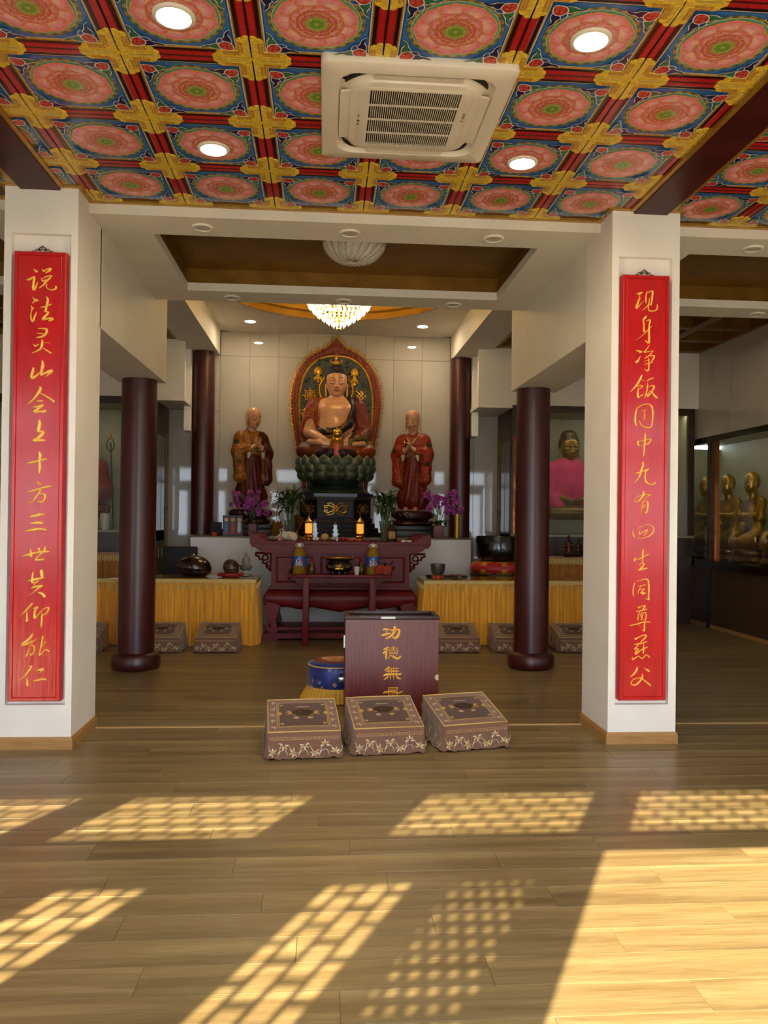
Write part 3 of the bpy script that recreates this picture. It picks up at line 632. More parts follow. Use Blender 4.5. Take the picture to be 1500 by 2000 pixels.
# ---------------------------------------------------------------- lamps
M_lampwhite = mat('lamp_housing', '#e4ddcd', rough=.4)
M_lampglow = mat('lamp_glow', '#fff4dc', emit='#ffe7bd', estr=42*LAMP)
M_spotoff = mat('spot_lens', '#bdb7ab', rough=.3)
def downlight(loc, r, label, glow, group=None):
    t = thing('downlight', label, 'ceiling light', loc, group=group)
    MB().lathe([(r*1.28, 0), (r*1.28, -.006), (r*1.2, -.012), (r*1.02, -.013), (r, -.008), (r*.99, 0)], 32).build('rim', M_lampwhite, t, 50)
    MB().lathe([(r*1.0, -.006), (.001, -.006)], 32, cap=False).build('lens', glow, t)
    return t
for x, y_, n in ((-.695, 3.615, 'above the left front lotus panel near the frame top'), (1.203, 3.615, 'right of the air conditioner near the frame top'), (-.695, 4.905, 'in the lotus panel left of the air conditioner'), (1.203, 4.905, 'in the lotus panel right below the air conditioner')):
    downlight((x, y_, ZC-.012), .075, 'lit round ceiling downlight '+n, M_lampglow, 'lit lamps in the painted ceiling')
for x in (-.695, 1.203):  # unseen lamp rows, added to light the hall
    for y_ in (2.33, 1.04): downlight((x, y_, ZC-.002), .075, 'unseen downlight added for light over the entrance, %s %s' % ('left' if x < 0 else 'right', 'inner' if y_ > 2 else 'outer'), M_lampglow, 'added entrance lamps')
names = ['left', 'middle', 'right']
for j, y_ in enumerate((6.045, 7.965)):
    for i, x in enumerate((-.93, .168, 1.266)):
        downlight((x, y_, 3.744), .062, 'unlit white spotlight, %s of the %s row in the white soffit' % (names[i], ('front', 'rear')[j]), M_spotoff, 'soffit spotlights')
downlight((3.327, 6.05, 3.744), .062, 'unlit white spotlight in the front of the right aisle soffit', M_spotoff, 'soffit spotlights')
downlight((4.426, 7.96, 3.744), .062, 'unlit white spotlight in the rear of the right aisle soffit', M_spotoff, 'soffit spotlights')
M_spoton = mat('spot_glow', '#fff4dc', emit='#ffe9c6', estr=40*LAMP)
for x, n in ((-1.16, 'left'), (1.48, 'right')):
    downlight((x, 12.3, ZB), .075, 'lit downlight in the back ceiling over the %s monk statue' % n, M_spoton, 'back ceiling downlights')
downlight((4.35, 9.2, 4.352), .06, 'lit downlight in the gold coffered ceiling of the right aisle', M_spoton, 'aisle downlights')
downlight((3.3, 11.2, 4.352), .06, 'lit downlight of the gold coffers seen past the right beam', M_spoton, 'aisle downlights')

# flower-shaped glass ceiling lamp in the gold coffer
t = thing('ceiling_lamp', 'fluted white glass flower lamp under the gold coffer', 'ceiling light', (.231, 6.9, 3.96))
M_milk = mat('milk_glass', '#d8d2c6', '#c5beb1', scale=40, rough=.2, trans=.15)
ml = MB(); nf = 20
for k in range(nf):
    a = 2*PI*k/nf
    ml.tube([((.03+.22*u)*math.cos(a+.5*u), (.03+.22*u)*math.sin(a+.5*u), -.145+.145*u**2.6) for u in np.linspace(0, 1, 9)], [.008+.036*math.sin(PI*min(1, u*.62+.05)) for u in np.linspace(0, 1, 9)], 8)
ml.build('shade', M_milk, t, 180)
MB().lathe([(.001, -.165), (.016, -.162), (.02, -.15), (.012, -.14)], 16).build('finial', M_brass, t, 60)

# crystal chandelier in the round recess
t = thing('chandelier', 'lit crystal chandelier hanging from the round gold recess', 'chandelier', (RC[0], RC[1], ZB+.26))
M_cryst = mat('crystal', '#fff6dc', rough=.05, trans=.6, ior=1.45, emit='#ffe6a8', estr=1.8)
MB().lathe([(.32, 0), (.32, -.03), (.30, -.04), (.001, -.04)], 32).build('canopy_plate', M_brass, t, 50)
dm = MB(); dm.lathe([(.0005, .026), (.010, .018), (.014, 0), (.009, -.022), (.0005, -.045)], 6); cme = dm.mesh('crystal', M_cryst)
tiers = [(.43, -.33, 44), (.43, -.39, 44), (.395, -.46, 40), (.34, -.52, 34), (.28, -.575, 28), (.21, -.625, 22), (.14, -.67, 14), (.07, -.71, 8)]
for r, z, n in tiers:
    for k in range(n):
        a = 2*PI*(k+.5*(tiers.index((r, z, n)) % 2))/n; link('crystal', cme, t, (r*math.cos(a), r*math.sin(a), z), (0, 0, a))
fr = MB()
for r, z, n in tiers: fr.tube([(r*.97*math.cos(2*PI*k/32), r*.97*math.sin(2*PI*k/32), z+.03) for k in range(32)], .006, 5, closed=True)
fr.tube([(0, 0, 0), (0, 0, -.70)], .015, 8); fr.build('frame', M_brass, t, 40)
MB().ball((0, 0, -.765), .02).build('finial', M_brass, t, 180)
mbulb = MB()
for k in range(8): a = 2*PI*k/8; mbulb.ball((.19*math.cos(a), .19*math.sin(a), -.40), (.03, .03, .045))
mbulb.build('bulbs', mat('bulb_glow', '#fff0c8', emit='#ffd98a', estr=18*LAMP), t, 180)

# ---------------------------------------------------------------- ceiling cassette air conditioner
AX, AY, AZ = .445, 4.364, 3.80
t = thing('air_conditioner', 'square white ceiling cassette air conditioner with slatted grille', 'air conditioner', (AX, AY, AZ))
M_ac = mat('ac_plastic', '#e2d9c8', '#dacfbc', scale=3, rough=.45); M_acdark = mat('ac_dark', '#1a1512', rough=.7)
def rrect(w, h, r, n=6):
    P = []
    for cx, cy, a in ((w/2-r, h/2-r, 0), (-w/2+r, h/2-r, PI/2), (-w/2+r, -h/2+r, PI), (w/2-r, -h/2+r, 1.5*PI)):
        for k in range(n+1): q = a+PI/2*k/n; P.append((cx+r*math.cos(q), cy+r*math.sin(q)))
    return P
def loft(mb, rings, mi=0, capend=True):
    n = len(rings[0]); vs = [p for r in rings for p in r]; fs = []
    for j in range(len(rings)-1):
        for i in range(n): k = (i+1) % n; fs.append((j*n+i, j*n+k, (j+1)*n+k, (j+1)*n+i))
    if capend: fs.append(tuple((len(rings)-1)*n+i for i in range(n)))
    mb.add(vs, fs, mi)
def ringz(P, z): return [(p[0], p[1], z) for p in P]
m1 = MB(); loft(m1, [ringz(rrect(.975, 1.04, .03), .03), ringz(rrect(.975, 1.04, .03), -.004), ringz(rrect(.96, 1.025, .03), -.012), ringz(rrect(.80, .86, .10), -.016)], capend=False)
# recessed channel round the grille carrying the air outlets
loft(m1, [ringz(rrect(.80, .86, .10), -.016), ringz(rrect(.76, .82, .10), .016), ringz(rrect(.70, .76, .11), .010), ringz(rrect(.665, .725, .11), -.020), ringz(rrect(.60, .66, .06), -.026)], capend=False)
m1.build('frame', M_ac, t, 45)
m2 = MB(); gw, gh = .60, .66
# flat rim around the grille opening
ow, oh = .47, .60
loft(m2, [ringz(rrect(gw, gh, .06), -.026), ringz(rrect(gw-.006, gh-.006, .06), -.024), ringz(rrect(gw-.012, gh-.012, .06), -.027), ringz(rrect(ow, oh, .004), -.028), ringz(rrect(ow, oh, .004), -.010)], capend=False)
m2.build('grille_frame', M_ac, t, 45)
MB().box(-ow/2, ow/2, -oh/2, oh/2, -.009, -.004).build('filter', M_acdark, t)
sl = MB().box(-.0020, .0020, -oh/2, oh/2, -.028, -.0215).mesh('slat', M_ac)
for k in range(1, 42): link('slat', sl, t, (-ow/2+ow*k/42, 0, 0))
cb = MB().box(-ow/2, ow/2, -.005, .005, -.0285, -.0215).mesh('cross_bar', M_ac)
for k in range(1, 4): link('cross_bar', cb, t, (0, -oh/2+oh*k/4, 0))
for q in range(4):                                                       # four outlet louvres
    R = Matrix.Rotation(q*PI/2, 4, 'Z'); hw = .392 if q % 2 == 0 else .362; ln = .225 if q % 2 == 0 else .25
    lv = MB().add([(-ln, -hw-.028, -.016), (ln, -hw-.028, -.016), (ln, -hw+.03, -.010), (-ln, -hw+.03, -.010)]+[(-ln, -hw-.02, -.004), (ln, -hw-.02, -.004), (ln, -hw+.028, 0), (-ln, -hw+.028, 0)], [(0, 3, 2, 1), (4, 5, 6, 7), (0, 1, 5, 4), (2, 3, 7, 6), (1, 2, 6, 5), (3, 0, 4, 7)])
    lv.xform(R); lv.build('louvre', M_ac, t)
    sd_ = MB().box(-ln, ln, -hw+.032, -hw+.040, -.0115, .012); sd_.xform(R); sd_.build('outlet_gap', M_acdark, t)
for sx in (-1, 1):
    for sy_ in (-1, 1):
        cv = MB(); cv.tube([(sx*(.24+.128*math.cos(q)), sy_*(.27+.128*math.sin(q)), .008) for q in np.linspace(.25, PI/2-.05, 9)], [.004, .010, .014, .016, .017, .016, .014, .010, .004], 8, flat=.5); cv.build('corner_vent', M_acdark, t, 60)
ind = MB()
for k, s_ in ((.055, .011), (.02, .015), (-.02, .006), (-.04, .009)): ind.box(-.287-s_/2, -.287+s_/2, k-s_/2, k+s_/2, -.0295, -.026)
ind.build('indicator_panel', mat('ac_marks', '#4a453c', rough=.4), t)
lg = MB(); lg.tube([(.279+.008*math.cos(2*PI*k/16), -.03+.008*math.sin(2*PI*k/16), -.0283) for k in range(12)], .0015, 4)
def seg(pts):
    for a, b in zip(pts, pts[1:]): lg.tube([(a[0], a[1], -.0283), (b[0], b[1], -.0283)], .0012, 4)
for i, ch in enumerate('GREE'):
    o = -.052-.017*i; X0 = .279
    # letters run along the grille's edge: local u to -y, v to +x
    G = {'G': [(.010, .011), (.002, .008), (0, .004), (.003, 0), (.010, 0), (.010, .005), (.006, .005)], 'R': [(0, 0), (0, .011), (.008, .011), (.008, .006), (0, .006), (.009, 0)], 'E': [(.009, .011), (0, .011), (0, .0055), (.007, .0055), (0, .0055), (0, 0), (.009, 0)]}[ch]
    seg([(X0-.005+v, o-u) for u, v in G])
lg.build('maker_mark', mat('ac_marks', ''), t)

# ---------------------------------------------------------------- couplet boards on the pillars
M_redboard = mat('red_lacquer', '#c80e10', '#b80c0e', scale=3, stretch=(6, 1, 1), rough=.26, coat=.2, coatr=.12, bump=.22, bscale=5)
M_gilt = mat('gilt_letters', '#ffd86a', '#eec048', scale=40, rough=.38, metal=.1)
M_bronze = mat('old_bronze', '#6b5a3c', '#54462e', scale=40, rough=.45, metal=.7)
def couplet(x, z0, data, label, chars):
    t = thing('couplet_board', label, 'couplet board', (x, 5.60, z0), group='red couplet boards')
    w, h, y0, yb = .342/2, 3.037, -.036, .042
    def fr(dw, y): return [(-w+dw, y, dw), (w-dw, y, dw), (w-dw, y, h-dw), (-w+dw, y, h-dw)]
    mb = MB(); loft(mb, [fr(0, yb), fr(0, y0+.006), fr(.006, y0), fr(.024, y0), fr(.027, y0+.005), fr(.031, y0+.002)], capend=True); mb.f = [f[::-1] for f in mb.f]
    mb.build('board', M_redboard, t)
    for d, c in zip(data, chars):
        o = link('character', glyph_mesh('character', d, M_gilt, .011), t, (0, y0+.003, 0)); o['label'] = 'raised gilt character '+c
    hb = MB(); q = [(-.066, -.002), (-.066, .016), (-.045, .016), (-.045, .028), (-.028, .030), (-.014, .042), (0, .052), (.014, .042), (.028, .030), (.045, .028), (.045, .016), (.066, .016), (.066, -.002)]
    hb.tube([(a, 0, b) for a, b in q], .0035, 6)
    for s_ in (-1, 1):
        hb.tube([(s_*.05, 0, 0), (s_*.05, 0, .010), (s_*.03, 0, .010), (s_*.03, 0, .02), (s_*.012, 0, .02), (s_*.012, 0, 0)], .0028, 6); hb.ball((s_*.02, 0, .033), .006, 6, 4)
    hb.tube([(-.03, 0, .022), (0, 0, .03), (.03, 0, .022)], .003, 6); hb.ball((0, 0, .04), .006, 6, 4)
    o = hb.build('hanger', M_bronze, t, 60); o.location = (0, .01, h); o['label'] = 'bronze openwork hanger'
    return t
couplet(-1.935, .330, STROKES_LEFT, 'red lacquered couplet board on the left pillar, first character 说', '说法灵山会上十方三世共仰能仁')
couplet(2.277, .315, STROKES_RIGHT, 'red lacquered couplet board on the right pillar, first character 现', '现身净饭国中九有四生同尊慈父')

# ---------------------------------------------------------------- round columns
def column(x, y_, r, z0, z1, label, base=True):
    t = thing('column', label, 'column', (x, y_, z0), group='dark red round columns')
    h = z1-z0
    MB().lathe([(r, .0), (r*1.005, h*.3), (r*.985, h*.7), (r*.965, h)], 48).build('shaft', M_colred, t, 60)
    if base: MB().lathe([(r*1.22, 0), (r*1.33, .02), (r*1.36, .07), (r*1.33, .13), (r*1.22, .165), (r*1.0, .175)], 48).build('base', M_colred, t, 50)
    return t
column(-1.935, 8.52, .184, 0, 2.998, 'dark red round column in front, left of the altar')
column(2.240, 8.52, .184, 0, 2.998, 'dark red round column in front, right of the altar')
column(-1.918, 12.80, .176, 1.292, 4.168, 'dark red round column at the back wall beside the left monk', False)
column(2.168, 12.80, .166, 1.292, 4.168, 'dark red round column at the back wall beside the right monk', False)

# ---------------------------------------------------------------- brocade kneelers
M_broc = mat('brown_brocade', '#835c46', '#694634', scale=120, stretch=(1, 1, 4), rough=.75, sheen=.3, bump=.3, bscale=220)
M_brocd = mat('brown_brocade_dark', '#56382a', '#44291e', scale=90, rough=.75, sheen=.2)
M_thread = mat('gold_thread', '#c9a462', '#a98446', scale=200, rough=.5)
M_threadc = mat('cream_thread', '#d8c8a8', '#bca988', scale=200, rough=.5)
M_cord = mat('cream_cord', '#c9a85c', rough=.55)
def flower2d(cx, cz, r, a, kind=0):
    """list of (polygon, mat index): a lily-like blossom with curling leaves, in a plane"""
    out = []
    for k in range(5):
        q = a+k*2*PI/7-.6; out.append(([(cx+math.cos(q)*r*t_-math.sin(q)*w_*r, cz+math.sin(q)*r*t_+math.cos(q)*w_*r) for t_, w_ in ((.1, 0), (.55, .2), (1, .02), (.5, -.18))], (k+kind) % 2))
    return out
def curl2d(pts, w, n=3):
    S_ = spline([(*p, w*(.25 if i in (0, len(pts)-1) else 1)) for i, p in enumerate(pts)], n); L, R_ = [], []
    for i, p in enumerate(S_):
        t_ = S_[min(i+1, len(S_)-1)][:2]-S_[max(i-1, 0)][:2]; t_ = t_/(np.hypot(*t_) or 1); L.append((p[0]-t_[1]*p[2], p[1]+t_[0]*p[2])); R_.append((p[0]+t_[1]*p[2], p[1]-t_[0]*p[2]))
    return L, R_
KW, KD, KF, KR = .475, .42, .178, .295                                     # kneeler width, depth, front and rear height
def kneeler_proto():
    t = thing('kneeler', '', 'kneeling cushion')
    hw = KW/2
    def top(x, y_): u = y_/KD; return KF+(KR-KF)*u+.012*math.sin(PI*u)*math.cos(PI*x/KW)
    # padded top
    mb = MB(); nx, ny = 12, 10; vs = [(-hw+KW*i/nx, KD*j/ny, top(-hw+KW*i/nx, KD*j/ny)) for j in range(ny+1) for i in range(nx+1)]
    mb.add(vs, [(j*(nx+1)+i, j*(nx+1)+i+1, (j+1)*(nx+1)+i+1, (j+1)*(nx+1)+i) for j in range(ny) for i in range(nx)])
    top_o = mb.build('top', M_broc, t, 180)
    # pleated skirt around all four sides
    mb = MB(); per = []
    def side(a, b, n, nrm):
        for i in range(n): u = i/n; per.append((a[0]+(b[0]-a[0])*u, a[1]+(b[1]-a[1])*u, nrm, u))
    side((-hw, 0), (hw, 0), 40, (0, -1)); side((hw, 0), (hw, KD), 32, (1, 0)); side((hw, KD), (-hw, KD), 40, (0, 1)); side((-hw, KD), (-hw, 0), 32, (-1, 0))
    n = len(per); lv = [0, .3, .62, .82, 1.0]; vs = []
    for l in lv:
        for i, (x, y_, nn, u) in enumerate(per):
            zt = top(x, y_); pl = ((i/8) % 1); out = .002+l*.022+.018*l*(pl-.5)*(1 if l > .25 else 0); sag = .008*math.sin(i*.41)+.006*math.sin(i*.9)
            z = zt*(1-l)+(.006+max(0, sag)*(1 if l == 1 else .5))*l; vs.append((x+nn[0]*out, y_+nn[1]*out, z))
    mb.add(vs, [(j*n+i, (j+1)*n+i, (j+1)*n+(i+1) % n, j*n+(i+1) % n) for j in range(len(lv)-1) for i in range(n)])
    sk = mb.build('skirt', M_broc, t, 25)
    MB().tube([(-hw, 0, top(-hw, 0)), (-hw+.01, -.002, KF+.002), (0, -.003, KF+.003), (hw, 0, top(hw, 0)), (hw, KD/2, top(hw, KD/2)), (hw, KD, top(hw, KD)), (0, KD, KR+.002), (-hw, KD, top(-hw, KD)), (-hw, KD/2, top(-hw, KD/2))], .0045, 6, closed=True).build('piping', M_cord, t, 180)
    # embroidered field, borders and lotus motif, laid just on the cloth
    def lay(polys, name, mats, parent, lift=.0015):
        e = MB()
        for P, mi in polys: e.add([(x, y_, top(x, y_)+lift+.0004*mi) for x, y_ in P], [tuple(range(len(P)))], mi)
        e.build(name, mats, parent)
    a, b = hw-.075, .06
    fld = []; nn = 10
    for i in range(nn):
        for j in range(nn):
            xa, xb = -a+2*a*i/nn, -a+2*a*(i+1)/nn; ya, yb = b+(KD-2*b)*j/nn, b+(KD-2*b)*(j+1)/nn; fld.append(([(xa, ya), (xb, ya), (xb, yb), (xa, yb)], 0))
    lay(fld, 'field', [M_brocd], top_o, .001)
    pol = []
    def strip(x0, y0, x1, y1, w, mi):
        dx, dy = x1-x0, y1-y0; l = math.hypot(dx, dy); nx_, ny_ = -dy/l*w, dx/l*w
        for i in range(10):
            p = (x0+dx*i/10, y0+dy*i/10); q = (x0+dx*(i+1)/10, y0+dy*(i+1)/10); pol.append(([(p[0]-nx_, p[1]-ny_), (q[0]-nx_, q[1]-ny_), (q[0]+nx_, q[1]+ny_), (p[0]+nx_, p[1]+ny_)], mi))
    for d in (0, .012):
        A, B_ = a+d, b-d*.7; strip(-A, B_, A, B_, .0022, 0); strip(A, B_, A, KD-B_, .0022, 0); strip(A, KD-B_, -A, KD-B_, .0022, 0); strip(-A, KD-B_, -A, B_, .0022, 0)
    C = (0, KD*.52)
    def E(cx, cy, rx, ry, mi, n_=14): pol.append(([(cx+rx*math.cos(2*PI*k/n_), cy+ry*math.sin(2*PI*k/n_)) for k in range(n_)], mi))
    E(C[0], C[1], .075, .042, 2)                                         # dark lotus boat
    for k in range(7): E(-.048+.016*k, C[1]+.018, .007, .012, 0, 8)
    pol.append(([(-.055, C[1]+.008), (.055, C[1]+.008), (.05, C[1]+.018), (-.05, C[1]+.018)], 0))
    for s_ in (-1, 1):
        for q in (.45, .1, -.3): pol.append(([(s_*.07, C[1]-.004), (s_*(.09), C[1]+.02*q*2+.008), (s_*(.125-.02*abs(q)), C[1]+.055*q), (s_*.09, C[1]+.02*q*2-.008)], 0))
        for r_ in (.028, .058):
            L, R_ = curl2d([(s_*(r_-.028), C[1]-.01), (s_*(r_-.012), C[1]-.03), (s_*(r_+.01), C[1]-.022), (s_*(r_+.012), C[1]-.004)], .0028)
            for i in range(len(L)-1): pol.append(([L[i], L[i+1], R_[i+1], R_[i]], 0))
        for k in range(9): q = 2*PI*k/9; E(s_*.158+.013*math.cos(q), C[1]+.015*math.sin(q), .0055, .006, 0, 6)
        E(s_*.158, C[1], .009, .010, 0, 8)
        for k in range(8): E(s_*(.035+.008*(k % 4)), C[1]-.075+.012*(k//4)+.006*(k % 2), .006, .005, k % 2, 6)
        for cy in (.085, KD-.095):
            for k in range(6): E(s_*(.135+.008*(k % 3)), cy+.010*(k//3), .0045, .0045, k % 2, 6)
    for k in range(10): E(-.04+.009*k, C[1]+.075+.005*(k % 2), .006, .005, k % 2, 6)
    # blossoms in the two side borders
    for s_ in (-1, 1):
        for k in range(5):
            pol += [([(p[0], p[1]) for p in P], 1) for P, mi in flower2d(s_*(hw-.036), .05+.08*k, .022, k*1.3, k)]
    lay(pol, 'embroidery', [M_thread, M_threadc, mat('dark_lotus', '#3a2412', rough=.7)], top_o, .0025)
    # floral sprays and a beaded band on the skirt front and sides
    e = MB(); R2 = random.Random(3)
    def onside(P, mi, sd):
        for u, v in P: pass
        pts = []
        for u, v in P:
            v = min(max(v, .02), .97); l = 1-v; ou = .003+l*.022+.010
            if sd == 0: x, y_ = -hw+u*KW, 0; pts.append((x, -ou, top(x, 0)*v+.004))
            elif sd == 1: y_ = u*KD; pts.append((hw+ou, y_, top(hw, y_)*v+.004))
            else: y_ = (1-u)*KD; pts.append((-hw-ou, y_, top(-hw, y_)*v+.004))
        e.add(pts, [tuple(range(len(pts)))], mi)
    for sd in (0, 1, 2):
        for k in range(7):
            u = .07+.143*k; v = .26+.26*(k % 2)
            for P, mi in flower2d(u, v, .078, R2.uniform(0, 6), k): onside([(u+(p[0]-u), v+(p[1]-v)*2.6) for p in P], mi, sd)
            L, R_ = curl2d([(u-.09, .1), (u-.05, .3), (u+.02, .35), (u+.06, .15)] if k % 2 else [(u-.08, .55), (u-.02, .3), (u+.07, .25), (u+.1, .5)], .006)
            for i in range(len(L)-1): onside([L[i], L[i+1], R_[i+1], R_[i]], 1, sd)
        for k in range(26):
            u = .03+.94*k/25; onside([(u-.008, .76), (u, .735), (u+.008, .76), (u, .785)], 0, sd)
        for v in (.715, .80):
            for k in range(10): onside([(.02+.096*k, v), (.02+.096*(k+1), v), (.02+.096*(k+1), v+.012), (.02+.096*k, v+.012)], 0, sd)
    e.build('floral_pattern', [M_thread, M_threadc], sk)['kind'] = 'stuff'
    return t
kn = kneeler_proto()
kn.location = (-.112, 5.325, 0); kn.rotation_euler = (0, 0, .085); kn['label'] = 'brown brocade kneeler, leftmost of the three before the donation box'; kn['group'] = 'front kneelers'
dup(kn, (.458, 5.405, 0), .125, 'brown brocade kneeler, middle of the three before the donation box', 'front kneelers')
dup(kn, (1.066, 5.495, 0), .235, 'brown brocade kneeler turned askew, rightmost of the three by the donation box', 'front kneelers')
G2 = 'kneelers in front of the yellow tables'
for x, y_, l in ((-1.24, 9.46, 'brown kneeler at the right end of the left yellow table'), (-1.90, 9.46, 'brown kneeler half hidden by the left front column'), (-2.82, 9.46, 'brown kneeler half hidden by the left white pillar'),
              (1.62, 9.46, 'brown kneeler just right of the donation box by the yellow table'), (2.31, 9.46, 'brown kneeler half hidden by the right front column'), (3.08, 9.46, 'brown kneeler between the right column and right pillar')):
    dup(kn, (x, y_, 0), 0, l, G2)

# ---------------------------------------------------------------- donation box
M_mahog = mat('mahogany_veneer', '#6a2a24', '#561e1b', scale=5, stretch=(14, 14, .5), rough=.36, coat=.1, coatr=.2)
M_mahogd = mat('mahogany_dark', '#32100f', '#280b0b', scale=5, stretch=(8, 8, .6), rough=.35)
t = thing('donation_box', 'tall mahogany donation box with four gold characters', 'donation box', (.556, 6.41, 0))
w, d, h = .753/2, .36, .785
MB().box(-w, w, 0, .018, .0, h-.005, ch=.002).build('front_panel', M_mahog, t)
for s_ in (-1, 1): MB().box(min(s_*w, s_*(w-.018)), max(s_*w, s_*(w-.018)), .0185, d, 0, h-.005, ch=.002).build('side_panel', M_mahogd, t)
MB().box(-w+.0185, w-.0185, d-.018, d, 0, h-.005).build('rear_panel', M_mahogd, t)
rim = MB(); e = .035
rim.box(-w-.008, w+.008, -.008, e, h-.004, h+.022, ch=.003); rim.box(-w-.008, w+.008, d-e, d+.008, h-.004, h+.022, ch=.003)
rim.box(-w-.008, -w+e, e, d-e, h-.004, h+.022, ch=.003); rim.box(w-e, w+.008, e, d-e, h-.004, h+.022, ch=.003)
rim.build('top_rim', M_mahogd, t, 40)
MB().box(-w+.019, w-.019, .019, d-.019, h-.02, h-.004).build('lid', mat('box_lid', '#1d0a09', rough=.25), t)
MB().box(-.092, .022, -.0105, -.0085, h+.001, h+.0195).build('paper_slip', mat('white_paper', '#d9dde0', rough=.6), t)
for dd, c in zip(STROKES_BOX, '功德無量'):
    o = link('character', glyph_mesh('character', dd, mat('gold_letter_paint', '#f0b02c', '#e6a51f', scale=20, rough=.4), .003, True, 1.15), t, (0, 0, 0)); o['label'] = 'gold character '+c
MB().prism([(w-.03, .325), (w-.012, .34), (w+.0005, .338), (w+.0005, .292), (w-.016, .294), (w-.028, .305)], -.0012, .0005).build('chipped_edge', mat('bare_wood', '#c9b79a', rough=.7), t)
lk = MB(); lk.box(-w-.012, -w, .03, .05, .55, .65); lk.box(-w-.05, -w, .08, .105, .26, .30, ch=.004); lk.tube([(-w-.04, .092, .30), (-w-.04, .092, .335), (-w-.01, .092, .335), (-w-.01, .092, .30)], .005, 6); lk.build('padlock', mat('steel', '#9a9890', rough=.3, metal=1), t, 40)

# ---------------------------------------------------------------- blue brocade drum stool behind the box
t = thing('drum_stool', 'round blue brocade cushion stool with yellow fringe behind the donation box', 'cushion', (.125, 7.12, 0))
M_blue = mat('blue_satin', '#1c2f86', '#12205f', scale=9, rough=.38, sheen=.2); M_fringe = mat('yellow_fringe', '#d8a63c', '#bd8620', scale=60, stretch=(3, 3, .3), rough=.6)
MB().lathe([(.245, .10), (.255, .16), (.255, .27), (.243, .315), (.2, .335), (.001, .338)], 40).build('cushion', M_blue, t, 180)
pp = MB(); R2 = random.Random(5)
for k in range(46):
    a = 2*PI*k/46+R2.uniform(-.05, .05); z = R2.uniform(.12, .29); r = R2.uniform(.010, .02)
    for q in range(5):
        b = q*2*PI/5+k; c1 = .2585; pp.add([(c1*math.cos(a+u/c1), c1*math.sin(a+u/c1), z+v) for u, v in ((0, 0), (r*math.cos(b-.3), r*math.sin(b-.3)), (1.4*r*math.cos(b), 1.4*r*math.sin(b)), (r*math.cos(b+.3), r*math.sin(b+.3)))], [(0, 1, 2, 3)], k % 3)
pf_ = pp.build('brocade_flowers', [mat('silver_thread', '#9aa6c8', rough=.5), mat('gold_thread2', '#c0a050', rough=.5), mat('violet_thread', '#6a4a86', rough=.5)], t); pf_['kind'] = 'stuff'
MB().lathe([(.205, .3365), (.15, .3405), (.001, .3415)], 32, cap=False).build('top_cloth', mat('red_satin', '#8a2a1c', '#6b1c14', scale=14, rough=.5), t, 180)
MB().lathe([(.135, .3425), (.001, .3435)], 24, cap=False).build('top_medallion', mat('cream_satin', '#d6b56a', '#b8503c', scale=16, ramp=(.45, .62), rough=.5), t, 180)
MB().tube([(.25*math.cos(2*PI*k/40), .25*math.sin(2*PI*k/40), .302) for k in range(40)], .006, 6, closed=True).build('piping', M_cord, t, 180)
fr = MB(); n = 96; vs = []; fs = []
for j, (r, z) in enumerate(((.25, .12), (.262, .10), (.285, .06), (.315, .008))):
    for i in range(n): a = 2*PI*i/n; q = r+(.007 if i % 2 else -.007)*j/3; vs.append((q*math.cos(a), q*math.sin(a), z))
for j in range(3):
    for i in range(n): k = (i+1) % n; fs.append((j*n+i, (j+1)*n+i, (j+1)*n+k, j*n+k))
fr.add(vs, fs); fr.build('fringe', M_fringe, t)

